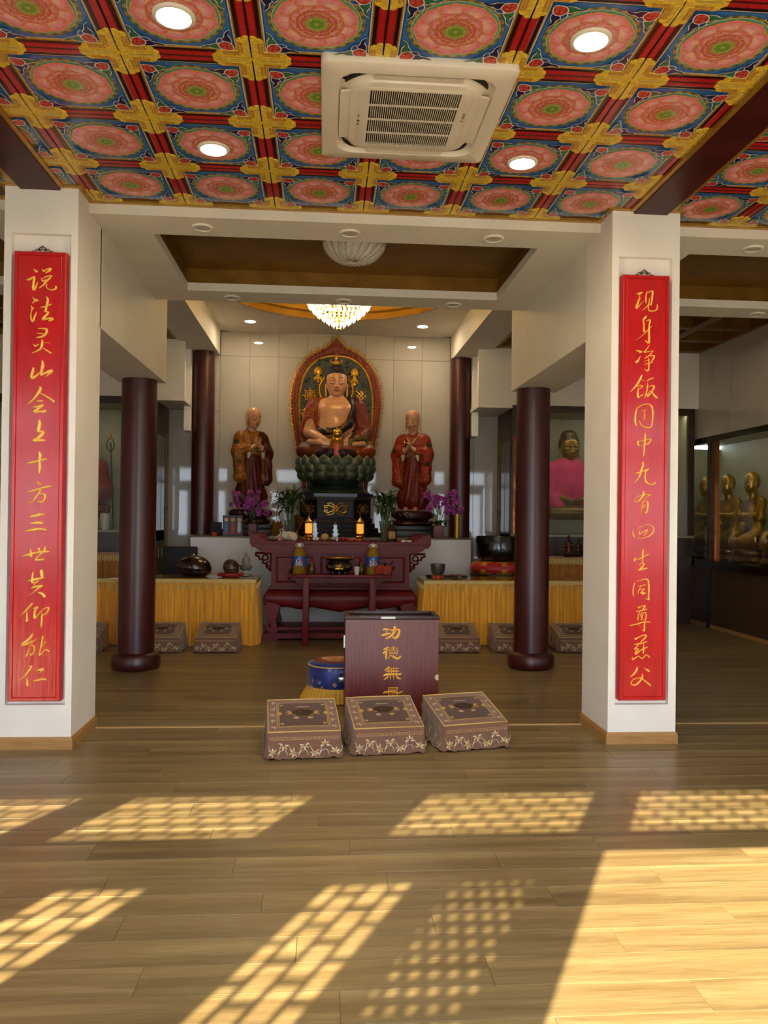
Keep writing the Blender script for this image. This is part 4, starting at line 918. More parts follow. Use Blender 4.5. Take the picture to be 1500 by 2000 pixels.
# ---------------------------------------------------------------- tables with yellow velvet cloths
M_velvet = mat('yellow_velvet', '#f2ac1a', '#d89412', scale=5, stretch=(8, 8, .6), rough=.6, sheen=.5)
M_tass = mat('cream_tassel', '#d8bf7a', '#c2a45c', scale=80, rough=.6)
def cloth_table(x0, x1, y0, y1, zt, label, endsL, endsR, seed):
    cx = (x0+x1)/2; t = thing('cloth_table', label, 'table', (cx, y0, 0), group='yellow cloth tables'); hw = (x1-x0)/2; dp = y1-y0; R2 = random.Random(seed)
    per = []; L = [(-hw, dp), (-hw, 0), (hw, 0), (hw, dp)]
    for (a, b) in zip(L, L[1:]):
        ln = math.dist(a, b); n = int(ln/.012); nr = ((b[1]-a[1])/ln, -(b[0]-a[0])/ln)
        for i in range(n): u = i/n; per.append((a[0]+(b[0]-a[0])*u, a[1]+(b[1]-a[1])*u, nr[0], nr[1]))
    per.append((*L[-1], 1, 0)); n = len(per); ph = [0.0]
    for i in range(1, n): ph.append(ph[-1]+.012/(.085+.035*math.sin(i*.021+seed))*R2.uniform(.8, 1.2))
    lv = [0, .04, .12, .3, .55, .8, 1.0]; vs = []
    for l in lv:
        for i, (x, y_, a, b) in enumerate(per):
            amp = .004+.032*min(1, l*2.0); f = math.sin(2*PI*ph[i]+.8*l*math.sin(i*.05))*.75+.25*math.sin(4.3*ph[i]+2*l)
            flare = .028*l*l; vs.append((x+a*(amp*f+flare), y_+b*(amp*f+flare), zt-.012-(zt-.018)*l+(0.006*math.sin(i*.11) if l == 1 else 0)))
    mb = MB(); mb.add(vs, [(j*n+i, (j+1)*n+i, (j+1)*n+i+1, j*n+i+1) for j in range(len(lv)-1) for i in range(n-1)])
    mb.box(-hw, hw, 0, dp, zt-.016, zt-.004); mb.build('cloth', M_velvet, t, 60)
    MB().box(-hw+.004, hw-.004, .004, dp, zt-.0035, zt+.004, ch=.001).build('glass_top', mat('tinted_table_glass', '#8a6a2a', rough=.06, spec=.6), t)
    fr = MB()
    fr.box(-hw-.012, hw+.012, -.014, -.006, zt-.045, zt-.006); fr.box(-hw-.014, -hw-.006, -.014, dp, zt-.045, zt-.006); fr.box(hw+.006, hw+.014, -.014, dp, zt-.045, zt-.006)
    tm = MB(); tm.lathe([(.001, 0), (.006, -.004), (.009, -.012), (.007, -.018), (.012, -.028), (.016, -.058), (.001, -.060)], 8); tme = tm.mesh('tassel', M_tass, 60)
    m = int((x1-x0)/.073)
    for k in range(m):
        x = -hw+.04+k*.073; fr.tube([(x-.036, -.016, zt-.043), (x-.02, -.018, zt-.062), (x, -.018, zt-.070), (x+.02, -.018, zt-.062), (x+.036, -.016, zt-.043)], .003, 5)
        if R2.random() < .9: link('tassel', tme, t, (x, -.020, zt-.068+R2.uniform(-.006, .006)))
    for s_, on in ((-1, endsL), (1, endsR)):
        if on:
            for k in range(8): link('tassel', tme, t, (s_*(hw+.018), .04+k*.08, zt-.05))
    fr.build('fringe_band', M_tass, t, 50); return t
cloth_table(-3.5, -.835, 10.0, 10.64, .815, 'yellow velvet covered table with tassels, left of the altar', False, True, 2)
cloth_table(1.262, 3.9, 10.0, 10.66, .815, 'yellow velvet covered table with tassels, right of the altar', True, False, 5)

# ---------------------------------------------------------------- carved altar table
M_rose = mat('rosewood', '#74191c', '#5c1114', scale=5, stretch=(.8, 6, 10), rough=.42, spec=.25)
M_rosed = mat('rosewood_carving', '#5a1416', '#40090c', scale=30, rough=.45, spec=.25, bump=.3, bscale=40)
t = thing('altar_table', 'carved rosewood altar table with upturned ends before the plinth', 'altar table', (.222, 10.4, 0)); D = 1.15
MB().prism([(-1.17, 1.24), (1.17, 1.24), (1.165, 1.275), (-1.165, 1.275)], -.06, D).build('top', M_rose, t, bevel=.004)
MB().prism([(-1.165, 1.2395), (1.165, 1.2395), (1.14, 1.20), (1.09, 1.19), (1.06, 1.16), (.97, 1.125), (-.97, 1.125), (-1.06, 1.16), (-1.09, 1.19), (-1.14, 1.20)], -.035, D-.03).build('cornice', M_rose, t)
for s_ in (-1, 1):
    P = spline([(.93, 1.2755), (.97, 1.285), (1.02, 1.315), (1.07, 1.352), (1.12, 1.366), (1.168, 1.366)], 4); P = [(s_*p[0], p[1]) for p in P]+[(s_*1.168, 1.2755)]
    MB().prism(P, -.055, D).build('upturned_end', M_rose, t)
body = MB(); body.box(-.895, .895, .03, D-.05, .69, 1.1245); body.build('body', M_rose, t)
for x0, x1, nm in ((-.84, -.35, 'side'), (-.27, .37, 'middle'), (.45, .84, 'side')):
    if nm == 'middle': x0, x1 = -.27, .27
    elif x0 > 0: x0, x1 = .35, .84
    p = MB(); q = lambda e, y_: [(x0+e, y_, .735+e), (x1-e, y_, .735+e), (x1-e, y_, 1.09-e), (x0+e, y_, 1.09-e)]
    loft(p, [q(0, .030), q(0, .012), q(.018, .008), q(.03, .022)]); p.f = [f[::-1] for f in p.f]; po = p.build('carved_panel', M_rose, t)
    cv = MB(); cxx = (x0+x1)/2
    if nm == 'side':                                                     # carved sprig relief
        for k in range(9):
            a = k*2.4; r = .02+.012*k
            cv.ball((cxx+r*math.cos(a)*.8, .022, .90+r*math.sin(a)*.9), (.024, .010, .03), 8, 5)
        cv.tube([(cxx-.08, .02, .78), (cxx-.02, .016, .87), (cxx+.03, .018, .95), (cxx+.08, .02, 1.03)], .010, 6)
    else:
        for k in range(13): a = 2*PI*k/13; cv.ball((cxx+.11*math.cos(a), .022, .91+.09*math.sin(a)), (.03, .010, .022), 8, 5)
        cv.ball((cxx, .022, .91), (.05, .014, .05), 10, 6)
    cv.build('relief', M_rosed, po, 180)
wm = MB(); wm.prism([(-.93, .655), (.93, .655), (.93, .67), (.905, .69), (-.905, .69), (-.93, .67)], .0, D-.03); wm.build('waist_moulding', M_rose, t)
# bulging apron: swept profile along the front and both ends, cusped lower edge
ap = MB(); n = 80; vs = []; prof = [(.93, .655, .01), (.955, .62, -.03), (.982, .57, -.06), (.985, .52, -.065), (.97, .47, -.05), (.945, .43, -.03)]
def cusp(u):                                                             # extra drop of the lower edge, u in 0..1 across
    d = abs(u-.5)*2; return .065*max(0, 1-d*2.6)+.03*max(0, 1-abs(d-.55)*6)-.05*max(0, min(1, (d-.78)*6))
for hw_, z, yo in prof:
    for i in range(n+1):
        u = i/n; l = (z-.655)/(.43-.655); vs.append((-hw_+2*hw_*u, yo, z-cusp(u)*max(0, l-.55)/.45))
ap.add(vs, [(j*(n+1)+i, (j+1)*(n+1)+i, (j+1)*(n+1)+i+1, j*(n+1)+i+1) for j in range(len(prof)-1) for i in range(n)])
for s_ in (-1, 1):
    vs = []
    for hw_, z, yo in prof: vs += [(s_*hw_, yo, z), (s_*hw_, D-.05, z)]
    ap.add(vs, [(2*j, 2*j+1, 2*j+3, 2*j+2) if s_ < 0 else (2*j, 2*j+2, 2*j+3, 2*j+1) for j in range(len(prof)-1)])
ao = ap.build('apron', M_rose, t, 60); sm = ao.modifiers.new('thick', 'SOLIDIFY'); sm.thickness = .025; sm.offset = -1
for s_ in (-1, 1):
    for yy in (.02, D-.16):
        out = [(.78, .46), (.80, .36), (.83, .27), (.815, .19), (.80, .13), (.83, .10), (.88, .10), (.925, .12), (.95, .17), (.935, .21), (.90, .215), (.885, .19), (.90, .172), (.93, .25), (.955, .34), (.975, .45), (.975, .54), (.85, .55)]
        pts = spline([(s_*a, b) for a, b in out], 3, True); lg = MB().prism(pts, yy-.06, yy+.07); lg.tube([(s_*(.905+.022*math.cos(a)), yy-.062, .19+.022*math.sin(a)) for a in np.linspace(0, 5, 12)], .008, 6); lg.build('leg', M_rose, t, 35)
    # openwork corner bracket under the overhang
    br = [(.90, 1.12), (1.10, 1.12), (1.10, 1.09), (1.06, 1.075), (1.05, 1.04), (1.01, 1.04), (1.005, .99), (.965, .985), (.955, .93), (.925, .92), (.90, .88)]
    brm = MB(); 
    brm.tube([(s_*a, .05, b) for a, b in br], .016, 6); brm.tube([(s_*(.975+.035*math.cos(a)), .05, 1.06+.035*math.sin(a)) for a in np.linspace(0, 6.28, 14)], .012, 6); brm.tube([(s_*(.93+.022*math.cos(a)), .05, .98+.03*math.sin(a)) for a in np.linspace(0, 6.28, 12)], .010, 6); brm.tube([(s_*.905, .05, 1.12), (s_*.905, .05, .88)], .014, 6)
    brm.build('corner_bracket', M_rosed, t, 60)
bs = MB(); bs.prism([(-1.0, .03), (1.0, .03), (1.0, .06), (.965, .09), (-.965, .09), (-1.0, .06)], -.03, D-.02); bs.build('base_frame', M_rose, t)
MB().box(-.93, .93, .05, .10, .125, .16).build('foot_rail', M_rose, t)
for s_ in (-1, 1):
    for yy in (0, D-.15): MB().box(min(s_*.99, s_*.80), max(s_*.99, s_*.80), yy-.02, yy+.1, 0, .032).build('foot', M_rose, t)

# small offering table in front of it
t = thing('offering_table', 'narrow rosewood offering table standing in front of the altar table', 'table', (.2, 9.97, 0)); d2 = .34
MB().box(-.643, .643, 0, d2, .838, .874, ch=.006).build('top', M_rose, t, 40)
MB().box(-.50, .50, .02, .045, .775, .836).build('apron', M_rosed, t)
for s_ in (-1, 1):
    for yy in (.01, d2-.085):
        MB().box(s_*.416-.038, s_*.416+.038, yy, yy+.075, 0, .837, ch=.006).build('leg', M_rose, t, 40)
    MB().prism([(s_*.455, .836), (s_*.60, .836), (s_*.59, .81), (s_*.55, .80), (s_*.53, .77), (s_*.49, .765), (s_*.455, .72)], .025, .045).build('corner_bracket', M_rosed, t)
    MB().box(s_*.416-.02, s_*.416+.02, .085, d2-.086, .16, .20).build('side_stretcher', M_rose, t)
op = MB()
for k in range(11): op.tube([(-.36+.072*k+.026*math.cos(a), .03, .752+.02*math.sin(a)) for a in np.linspace(0, 6.28, 10)], .007, 5)
op.tube([(-.378, .03, .726), (.378, .03, .726)], .008, 5); op.build('openwork_apron', M_rosed, t, 60)

# ---------------------------------------------------------------- plinth behind the altar
pl = B('wall_plinth', -1.93, 2.18, 11.82, 13.05, 0, 1.275, M_white)
MB().box(-1.945, 2.195, 11.805, 13.05, 1.2755, 1.298, ch=.003).build('plinth_top', mat('plinth_stone', '#7a6a50', '#655740', scale=6, rough=.25), pl, 40)
pf = MB().box(0, .508, -.006, 0, 0, 1.27, ch=.0015).mesh('facing_panel', mat('plinth_panel', '#d5d2cc', rough=.3))
for k in range(8): link('facing_panel', pf, pl, (-1.925+.5125*k, 11.8195, 0))

# ---------------------------------------------------------------- statue helpers
M_skin = mat('painted_flesh', '#ffffff', '#f2f2f2', scale=5, attr='Col', rough=.28, coat=.2, coatr=.2)
def head_net(kind='buddha', sc=1.0, tilt=0.0, turn=0.0, at_=(0, 0, 0), skin='#c9936c', h=.006):
    """a head looking to -y, chin near z 0; returns vertices, faces, colours"""
    s = SDF((-.21, -.25, -.16), (.21, .22, .46), h)
    s.ell((0, .005, .222), (.154, .178, .192), .02); s.ell((0, -.045, .115), (.128, .128, .130), .05); s.ell((0, -.115, .02), (.048, .045, .035), .04)
    s.cap((0, .01, -.16), (0, .0, .06), .098, .092, .04)
    if kind == 'old':
        for sx in (-1, 1): s.ell((sx*.085, -.10, .06), (.03, .05, .05), .03, sub=True); s.ell((sx*.085, -.105, .115), (.035, .03, .02), .02)
        s.ell((0, .015, .32), (.13, .15, .10), .06)
    for sx in (-1, 1): s.ell((sx*.060, -.178, .178), (.040, .03, .022), .03, sub=True)
    s.cap((0, -.162, .205), (0, -.188, .118), .010, .019, .022); s.ell((0, -.190, .112), (.022, .018, .016), .012)
    for sx in (-1, 1):
        s.ell((sx*.020, -.176, .108), (.014, .015, .012), .01); s.ell((sx*.060, -.136, .168), (.040, .030, .022), .012)
        s.cap((sx*.022, -.165, .218), (sx*.105, -.125, .222), .010, .008, .02)
        s.cap((sx*.150, .015, .21), (sx*.157, .005, .14), .022, .017, .012, sq=(1.5, 1, 1)); s.cap((sx*.157, .005, .14), (sx*.152, -.004, -.005 if kind != 'monk' else .03), .015, .022, .012, sq=(1.5, 1, 1))
    s.ell((0, -.158, .067), (.040, .020, .010), .008); s.ell((0, -.155, .050), (.030, .020, .011), .008)
    V, F_ = s.net(); x, y_, z = V.T; ax = np.abs(x)
    col = np.tile(np.array(srgb(skin)), (len(V), 1))
    def paint(m, c): col[m] = np.array(srgb(c))
    f = y_ < -.06
    paint(f & (ax < .046) & (np.abs(z-.060) < .017-.25*ax) & (y_ < -.13), '#8e2f22')
    paint(f & (np.abs(z-(.219+.022*(1-((ax-.066)/.05)**2))) < .0050) & (ax > .018) & (ax < .115), '#3a231a')
    paint(f & (np.abs(z-(.160-.007*(1-((ax-.060)/.036)**2))) < .0045) & (ax > .022) & (ax < .100), '#2a1813')
    if kind == 'buddha': paint(f & (ax < .006) & (np.abs(z-.262) < .006), '#8e2f22')
    if kind == 'gilt': paint(f & (np.abs(z-.166) < .004) & (ax > .028) & (ax < .09), '#b0a478')
    M_ = np.array(Matrix.Rotation(turn, 3, 'Z') @ Matrix.Rotation(tilt, 3, 'X')); V = (V @ M_.T)*sc+np.array(at_); return V, F_, col
def joinnets(name, parts, m):
    V, F_, C_, n = [], [], [], 0
    for v, f, c in parts: V.append(v); F_.append(f+n); C_.append(c); n += len(v)
    return net_mesh(name, np.concatenate(V), np.concatenate(F_), m, np.concatenate(C_))
def flat_col(V, c): return np.tile(np.array(srgb(c)), (len(V), 1))
M_robe = mat('painted_robe', '#ffffff', '#c09a58', scale=30, kind='voronoi', attr='Col', rough=.42, spec=.35, ramp=(.22, .42), bump=.12, bscale=40)
def hand(s, wrist, d, up, curl=.0, k=.008, sc=1.0):
    """palm with four fingers and a thumb; d = finger direction, up = palm-width direction"""
    w = np.array(wrist, float); d = np.array(d, float)/np.linalg.norm(d); u = np.array(up, float); u = u-d*(u @ d); u /= np.linalg.norm(u); n = np.cross(d, u)
    p = w+d*.045*sc; s.cap(w, p+d*.02*sc, .026*sc, .030*sc, .015)
    for i, (o, l) in enumerate(((-.03, .066), (-.010, .078), (.010, .074), (.029, .058))):
        a = p+d*.028*sc+u*o*sc; b = a+d*l*.55*sc+n*curl*.02*sc; c = b+d*l*.45*sc+n*curl*.035*sc; s.chain([p+u*o*.8*sc, a, b, c], [.013*sc, .0115*sc, .0105*sc, .008*sc], k)
    s.chain([w+d*.015*sc-u*.02*sc, p-u*.045*sc, p+d*.045*sc-u*.052*sc], [.014*sc, .012*sc, .009*sc], k)

# ---------------------------------------------------------------- seated Buddha
BX, BY, BZ = .165, 12.36, 2.475
t = thing('buddha_statue', 'painted seated Buddha statue with bare chest on the lotus throne', 'statue', (BX, BY, BZ))
s = SDF((-.60, -.50, .0), (.60, .30, 1.05), .0125)
s.ell((0, .03, .60), (.28, .18, .36), .03); s.ell((0, -.035, .76), (.265, .165, .17), .08); s.ell((0, -.06, .47), (.265, .185, .24), .12)
s.cap((-.27, .03, .845), (.27, .03, .845), .105, .105, .06); s.cap((0, .02, .86), (0, .0, 1.0), .125, .105, .05)
for sx in (-1, 1):
    s.ell((sx*.11, -.105, .74), (.12, .075, .085), .10)
    s.chain([(sx*.325, .03, .82), (sx*.415, -.03, .42), (sx*.15, -.335, .255)], [.105, .088, .048], .03)
hand(s, (-.155, -.335, .255), (1, -.08, -.10), (0, -.6, .35), .25, sc=1.25); hand(s, (.155, -.33, .235), (-1, -.10, -.10), (0, -.6, -.35), -.25, sc=1.25)
for sx, z in ((-1, .235), (1, .215)):
    s.chain([(sx*.12, -.33, z-.04), (sx*.26, -.335, z), (sx*.40, -.30, z+.012), (sx*.435, -.29, z+.005)], [.045, .043, .036, .022], .02)
s.ell((0, -.02, .10), (.40, .26, .12), .06)
V, F_ = s.net(); parts = [(V, F_, flat_col(V, '#c9946a'))]
# faint golden emblem on the chest
c = parts[0][2]; em = (np.abs(V[:, 0]) < .035) & (np.abs(V[:, 2]-.77) < .022) & (V[:, 1] < -.1); c[em] = np.array(srgb('#cfa24a'))
parts.append(head_net('buddha', 1.06, .06, 0, (0, -.005, .985)))
link('body', joinnets('body', parts, M_skin), t)
# hair with a low crown bump
s = SDF((-.22, -.26, 1.05), (.22, .28, 1.52), .0075)
s.ell((0, .012, 1.225), (.182, .215, .212), .0); s.ell((0, .02, 1.40), (.12, .125, .058), .07)
P = s.P; hl = 1.292+.010*np.cos(P[..., 0]*14)-np.clip((P[..., 1]+.075)/.06, 0, 1)*.16
s.F = np.maximum(s.F, (hl-P[..., 2])*.9)
V, F_ = s.net(); M_hair = mat('indigo_hair', '#16122c', '#0c0a1c', scale=55, kind='voronoi', rough=.45, bump=1.0, bscale=60)
ho = link('hair', net_mesh('hair', V, F_, M_hair), t); ho['label'] = 'tight indigo curls'
MB().ball((0, -.168, 1.365), (.016, .012, .016), 10, 6).build('hair_jewel', mat('red_jewel', '#8a2418', rough=.2), ho, 180)
# robe
s = SDF((-.66, -.56, -.03), (.66, .36, 1.02), .0125); P = s.P; x, y_, z = P[..., 0], P[..., 1], P[..., 2]
s.ell((0, .045, .60), (.305, .195, .37), .03); s.ell((0, -.03, .46), (.285, .205, .22), .08); s.cap((-.28, .045, .845), (.28, .045, .845), .118, .118, .06)
for sx in (-1, 1): s.chain([(sx*.335, .035, .82), (sx*.44, -.01, .42)], [.128, .125], .04)
s.chain([(.44, -.01, .42), (.34, -.22, .30), (.22, -.315, .25)], [.125, .12, .075], .04)
s.chain([(.44, .0, .42), (.47, -.04, .24)], [.11, .10], .04)                     # hanging sleeve
s._mix(-np.minimum(np.minimum(s.dell((-.055, -.26, .77), (.215, .26, .345)), s.dell((0, -.08, 1.02), (.15, .2, .14))), 9)*-1, .012, True)
s._mix(np.minimum(s.dcap((-.40, -.10, .36), (-.15, -.34, .25), .125, .07), s.dcap((-.43, -.16, .52), (-.40, -.16, .30), .12, .14)), .012, True)
s.chain([(.20, -.02, .93), (.235, -.12, .74), (.20, -.19, .54), (.06, -.235, .43), (-.14, -.215, .41), (-.26, -.10, .42)], [.05, .055, .06, .055, .05, .05], .03)      # sash across the chest
for sx in (-1, 1):                                                             # crossed legs under cloth
    s.chain([(sx*.17, .06, .11), (sx*.46, -.13, .115), (sx*.10, -.37, .085)], [.165, .130, .10], .05)
s.ell((0, -.17, .06), (.44, .26, .09), .06)
s.F += .0055*np.sin(46*(z*.7+y_*.5-np.abs(x)*.55))*np.clip((.32-z)*6, 0, 1)+.005*np.sin(60*(x*.8+z*.25))*np.clip((x-.16)*8, 0, 1)*np.clip((z-.3)*6, 0, 1)+.004*np.sin(52*(z*.8-x*.7))*np.clip((-.2-x)*8, 0, 1)*np.clip((z-.3)*6, 0, 1)
for sx, zz in ((-1, .235), (1, .215)): s._mix(s.dcap((sx*.25, -.335, zz+.02), (sx*.43, -.30, zz+.03), .042, .035), .01, True)
V, F_ = s.net(); x, y_, z = V.T; col = flat_col(V, '#823a26')
def pt(m, c): col[m] = np.array(srgb(c))
pt((z > .3) & (x < 0), '#a65026'); pt((z > .3) & (x > .27), '#843628'); pt((z > .3) & (x > .10) & (x < .29) & (y_ < .05), '#182036'); pt((z > .3) & (z < .50) & (np.abs(x) < .28) & (y_ < -.02), '#181a28')
pt((z <= .3) & (x > .12), '#a65026'); pt((z <= .3) & (x < -.05), '#74362a'); pt((z <= .3) & (z > .16) & (x < -.05) & (x > -.36), '#6e6a3c'); pt((z <= .3) & (z > .17) & (x > .15) & (x < .36) & (y_ < -.2), '#7a6c3c'); pt((z <= .13) & (y_ < -.25) & (np.abs(x) < .3), '#33161a')
op_ = ((x+.055)/.24)**2+((z-.77)/.375)**2; pt((np.abs(op_-1) < .10) & (y_ < -.03) & (z > .3), '#8a6428')
pt((z > .2) & (z < .34) & (x > .27) & (y_ < -.12), '#74724a')
link('robe', net_mesh('robe', V, F_, M_robe, col), t)

# ---------------------------------------------------------------- flame mandorla
t = thing('mandorla', 'flame edged mandorla with gold emblems behind the seated Buddha', 'mandorla', (.165, 12.90, 2.30))
k = .00815/3.125                                                                # drawing unit
def mz(y_): return (1009-(651+y_/3.125))*.00811+1.6-2.30
out = [(0, 12), (45, 62), (110, 100), (170, 140), (222, 200), (255, 265), (272, 340), (276, 430), (268, 520), (255, 600), (240, 680), (222, 760), (205, 860), (200, 960)]
inn = [(0, 128), (60, 134), (115, 156), (160, 196), (196, 256), (216, 330), (224, 420), (220, 520), (208, 620), (194, 720), (180, 820), (172, 960)]
def sym(L, n=5):
    S_ = [(p[0]*k, mz(p[1])) for p in spline(L, n)]; return [(-a, b) for a, b in S_[:0:-1]]+S_
O, I_ = sym(out), sym(inn)
M_flame = mat('red_flame_relief', '#7e1d12', '#5a120c', scale=18, rough=.5, bump=.9, bscale=26)
M_goldp = mat('gilt_relief', '#c99a24', '#a87a14', scale=40, rough=.32, metal=.55, bump=.15)
M_cloud = mat('dark_cloud_relief', '#2c3a34', '#15201f', scale=13, rough=.5, bump=1.0, bscale=15)
a = MB(); a.prism(O, -.01, .05); a.build('backboard', M_flame, t)
# raised flame ring between the outlines
fr_ = MB(); nO = len(O); nI = len(I_)
def samp(L, u): q = u*(len(L)-1); i = min(int(q), len(L)-2); f = q-i; return (L[i][0]*(1-f)+L[i+1][0]*f, L[i][1]*(1-f)+L[i+1][1]*f)
vs = []; m = 120
for j in range(m+1):
    u = j/m; po, pi_ = samp(O, u), samp(I_, u)
    for v, yy in ((0, -.012), (.25, -.04), (.5, -.052), (.75, -.045), (1, -.02)):
        r = .008*math.sin(j*2.1+v*9); vs.append((pi_[0]+(po[0]-pi_[0])*v, yy+r, pi_[1]+(po[1]-pi_[1])*v))
fr_.add(vs, [(j*5+i, j*5+i+1, (j+1)*5+i+1, (j+1)*5+i) for j in range(m) for i in range(4)]); fr_.f = [f[::-1] for f in fr_.f]; fo = fr_.build('flame_ring', M_flame, t, 180)
ft = MB(); m = 110
for j in range(4, m-3):
    u = j/m; p = samp(O, u); q = samp(O, min(1, u+.004)); tx, tz = q[0]-p[0], q[1]-p[1]; l = math.hypot(tx, tz) or 1; nx_, nz_ = (-tz/l, tx/l)
    up = .55; dx, dz = nx_*(1-up), nz_*(1-up)+up; dl = math.hypot(dx, dz); L_ = .065+.03*((j*7) % 3)/2; dx, dz = dx/dl*L_, dz/dl*L_
    ft.tube([(p[0]-nx_*.012, -.02, p[1]-nz_*.012), (p[0]+dx*.5+nx_*.008, -.03, p[1]+dz*.5), (p[0]+dx, -.025, p[1]+dz)], [.014, .010, .001], 5)
o = ft.build('flame_tongues', M_goldp, t, 60); o['kind'] = 'stuff'; o['label'] = 'gilded flame tips along the rim'
ft = MB(); m = 96
for j in range(3, m-2):
    for v in (.3, .7):
        u = (j+.5*(v > .5))/m; po, pi_ = samp(O, u), samp(I_, u); p = (pi_[0]+(po[0]-pi_[0])*v, pi_[1]+(po[1]-pi_[1])*v); ft.tube([(p[0], -.045, p[1]), (p[0]*1.01, -.062, p[1]+.03), (p[0]*1.025, -.045, p[1]+.06)], [.010, .008, .001], 4)
o = ft.build('flame_curls', mat('flame_curl', '#8f2a16', '#a0641c', scale=9, rough=.45), t, 60); o['kind'] = 'stuff'
cl = MB(); cl.prism([(p[0]*.99, p[1]-.004) for p in I_], -.022, -.011); co = cl.build('cloud_field', M_cloud, t)
R2 = random.Random(11); cu = MB()
for j in range(150):
    u, v = R2.uniform(-1, 1), R2.uniform(0, 1); zz = mz(150+700*v); hw_ = np.interp(150+700*v, [p[1] for p in inn], [p[0] for p in inn])*k*.93; xx = u*hw_; r = R2.uniform(.018, .04)
    cu.tube([(xx+r*(1-a/7)*math.cos(a), -.026-.003*(7-a), zz+r*(1-a/7)*math.sin(a)) for a in np.linspace(0, 6.2, 10)], [.010]*9+[.004], 5)
o = cu.build('cloud_scrolls', M_cloud, co, 60); o['kind'] = 'stuff'
for L, r in ((I_, .013), ([(p[0]*1.035, p[1]+.012) for p in I_], .007)): MB().tube([(p[0], -.03, p[1]) for p in L], r, 6).build('gold_border', M_goldp, t, 180)
# halo behind the head
hz = 3.62-2.30; MB().tube([(.268*math.cos(q), -.05, hz+.268*math.sin(q)) for q in np.linspace(0, 2*PI, 48)[:-1]], .016, 8, closed=True).build('halo_ring', M_goldp, t, 180)
bd = MB()
for q in range(44): bd.ball((.30*math.cos(q*2*PI/44), -.045, hz+.30*math.sin(q*2*PI/44)), .015, 6, 4)
o = bd.build('halo_beads', M_goldp, t, 180); o['kind'] = 'stuff'
MB().lathe([(.255, 0), (.25, .012), (.001, .014)], 40).xform(Matrix.Translation((0, -.026, hz)) @ Matrix.Rotation(PI/2, 4, 'X')).build('halo_disc', mat('olive_gilt', '#5a4a1c', rough=.5, metal=.3), t)
def emb(name, fn, x, z, sc=1.0):
    mb = MB(); fn(mb); mb.xform(Matrix.Translation((x, -.045, z)) @ Matrix.Scale(sc, 4)); mb.build('gold_emblem', M_goldp, t, 60)['label'] = 'gold relief '+name
def wheel(mb):
    for r, w in ((.085, .012), (.05, .008)): mb.tube([(r*math.cos(q), 0, r*math.sin(q)) for q in np.linspace(0, 2*PI, 24)[:-1]], w, 6, closed=True)
    for q in range(8): a = q*PI/4; mb.tube([(0, 0, 0), (.125*math.cos(a), 0, .125*math.sin(a))], [.012, .009], 5); mb.ball((.125*math.cos(a), 0, .125*math.sin(a)), .016, 6, 4)
    mb.ball((0, -.01, 0), (.03, .02, .03), 8, 5)
def knot(mb):
    for j in (-.05, 0, .05):
        mb.tube([(-.075, 0, j-.04*0), (.075, 0, j)], .012, 5); mb.tube([(j, 0, -.075), (j, 0, .075)], .012, 5)
    for v in mb.v[:]: pass
    mb.xform(Matrix.Rotation(PI/4, 4, 'Y'))
    for sx in (-1, 1): mb.tube([(sx*.05, 0, .06), (sx*.1, 0, .09), (sx*.07, 0, .12)], [.01, .01, .004], 5); mb.tube([(sx*.05, 0, -.06), (sx*.1, 0, -.09)], [.01, .004], 5)
def vase(mb):
    mb.lathe([(.04, -.11), (.03, -.09), (.045, -.05), (.06, 0), (.055, .04), (.025, .06), (.045, .08), (.03, .09), (.02, .11), (.001, .13)], 14, sy=.4)
    for sx in (-1, 1): mb.tube([(sx*.055, 0, .03), (sx*.09, 0, .06), (sx*.07, 0, .10), (sx*.04, 0, .08)], .008, 5)
def parasol(mb):
    mb.lathe([(.065, -.02), (.068, .02), (.05, .07), (.02, .1), (.001, .105)], 14, sy=.4); mb.lathe([(.03, -.12), (.045, -.09), (.03, -.06), (.05, -.03), (.02, -.02)], 10, sy=.4)
    for q in (-.06, -.03, 0, .03, .06): mb.ball((q, -.01, -.03), (.016, .015, .02), 6, 4)
def lotusb(mb):
    for j in range(7): a = PI*(j/6); mb.ball((.07*math.cos(a), -.005*j, .05*math.sin(a)-.02), (.03, .018, .045), 6, 4)
    mb.lathe([(.05, -.08), (.035, -.06), (.04, -.03)], 10, sy=.5); mb.ball((0, -.01, .02), (.05, .025, .05), 8, 5)
def crest(mb):
    mb.lathe([(.085, -.09), (.09, -.07), (.06, -.04), (.03, -.03), (.05, .0), (.06, .02), (.03, .03), (.022, .06), (.03, .07), (.01, .1), (.001, .15)], 14, sy=.4)
    for sx in (-1, 1): mb.tube([(sx*.06, 0, .0), (sx*.085, 0, .04), (sx*.06, 0, .07)], [.012, .01, .004], 5)
e5 = lambda zx, zy: ((zx-740)*k, mz(zy))
emb('wheel', wheel, *e5(581, 375), .95); emb('endless knot', knot, *e5(893, 372), .85); emb('vase', vase, *e5(553, 500), 1.0); emb('covered vase', vase, *e5(917, 500), 1.0)
emb('parasol', parasol, *e5(627, 230), .95); emb('lotus', lotusb, *e5(627, 272), .7); emb('mask', parasol, *e5(852, 235), .9); emb('lotus', lotusb, *e5(852, 285), .7); emb('crest', crest, *e5(738, 172), 1.1)

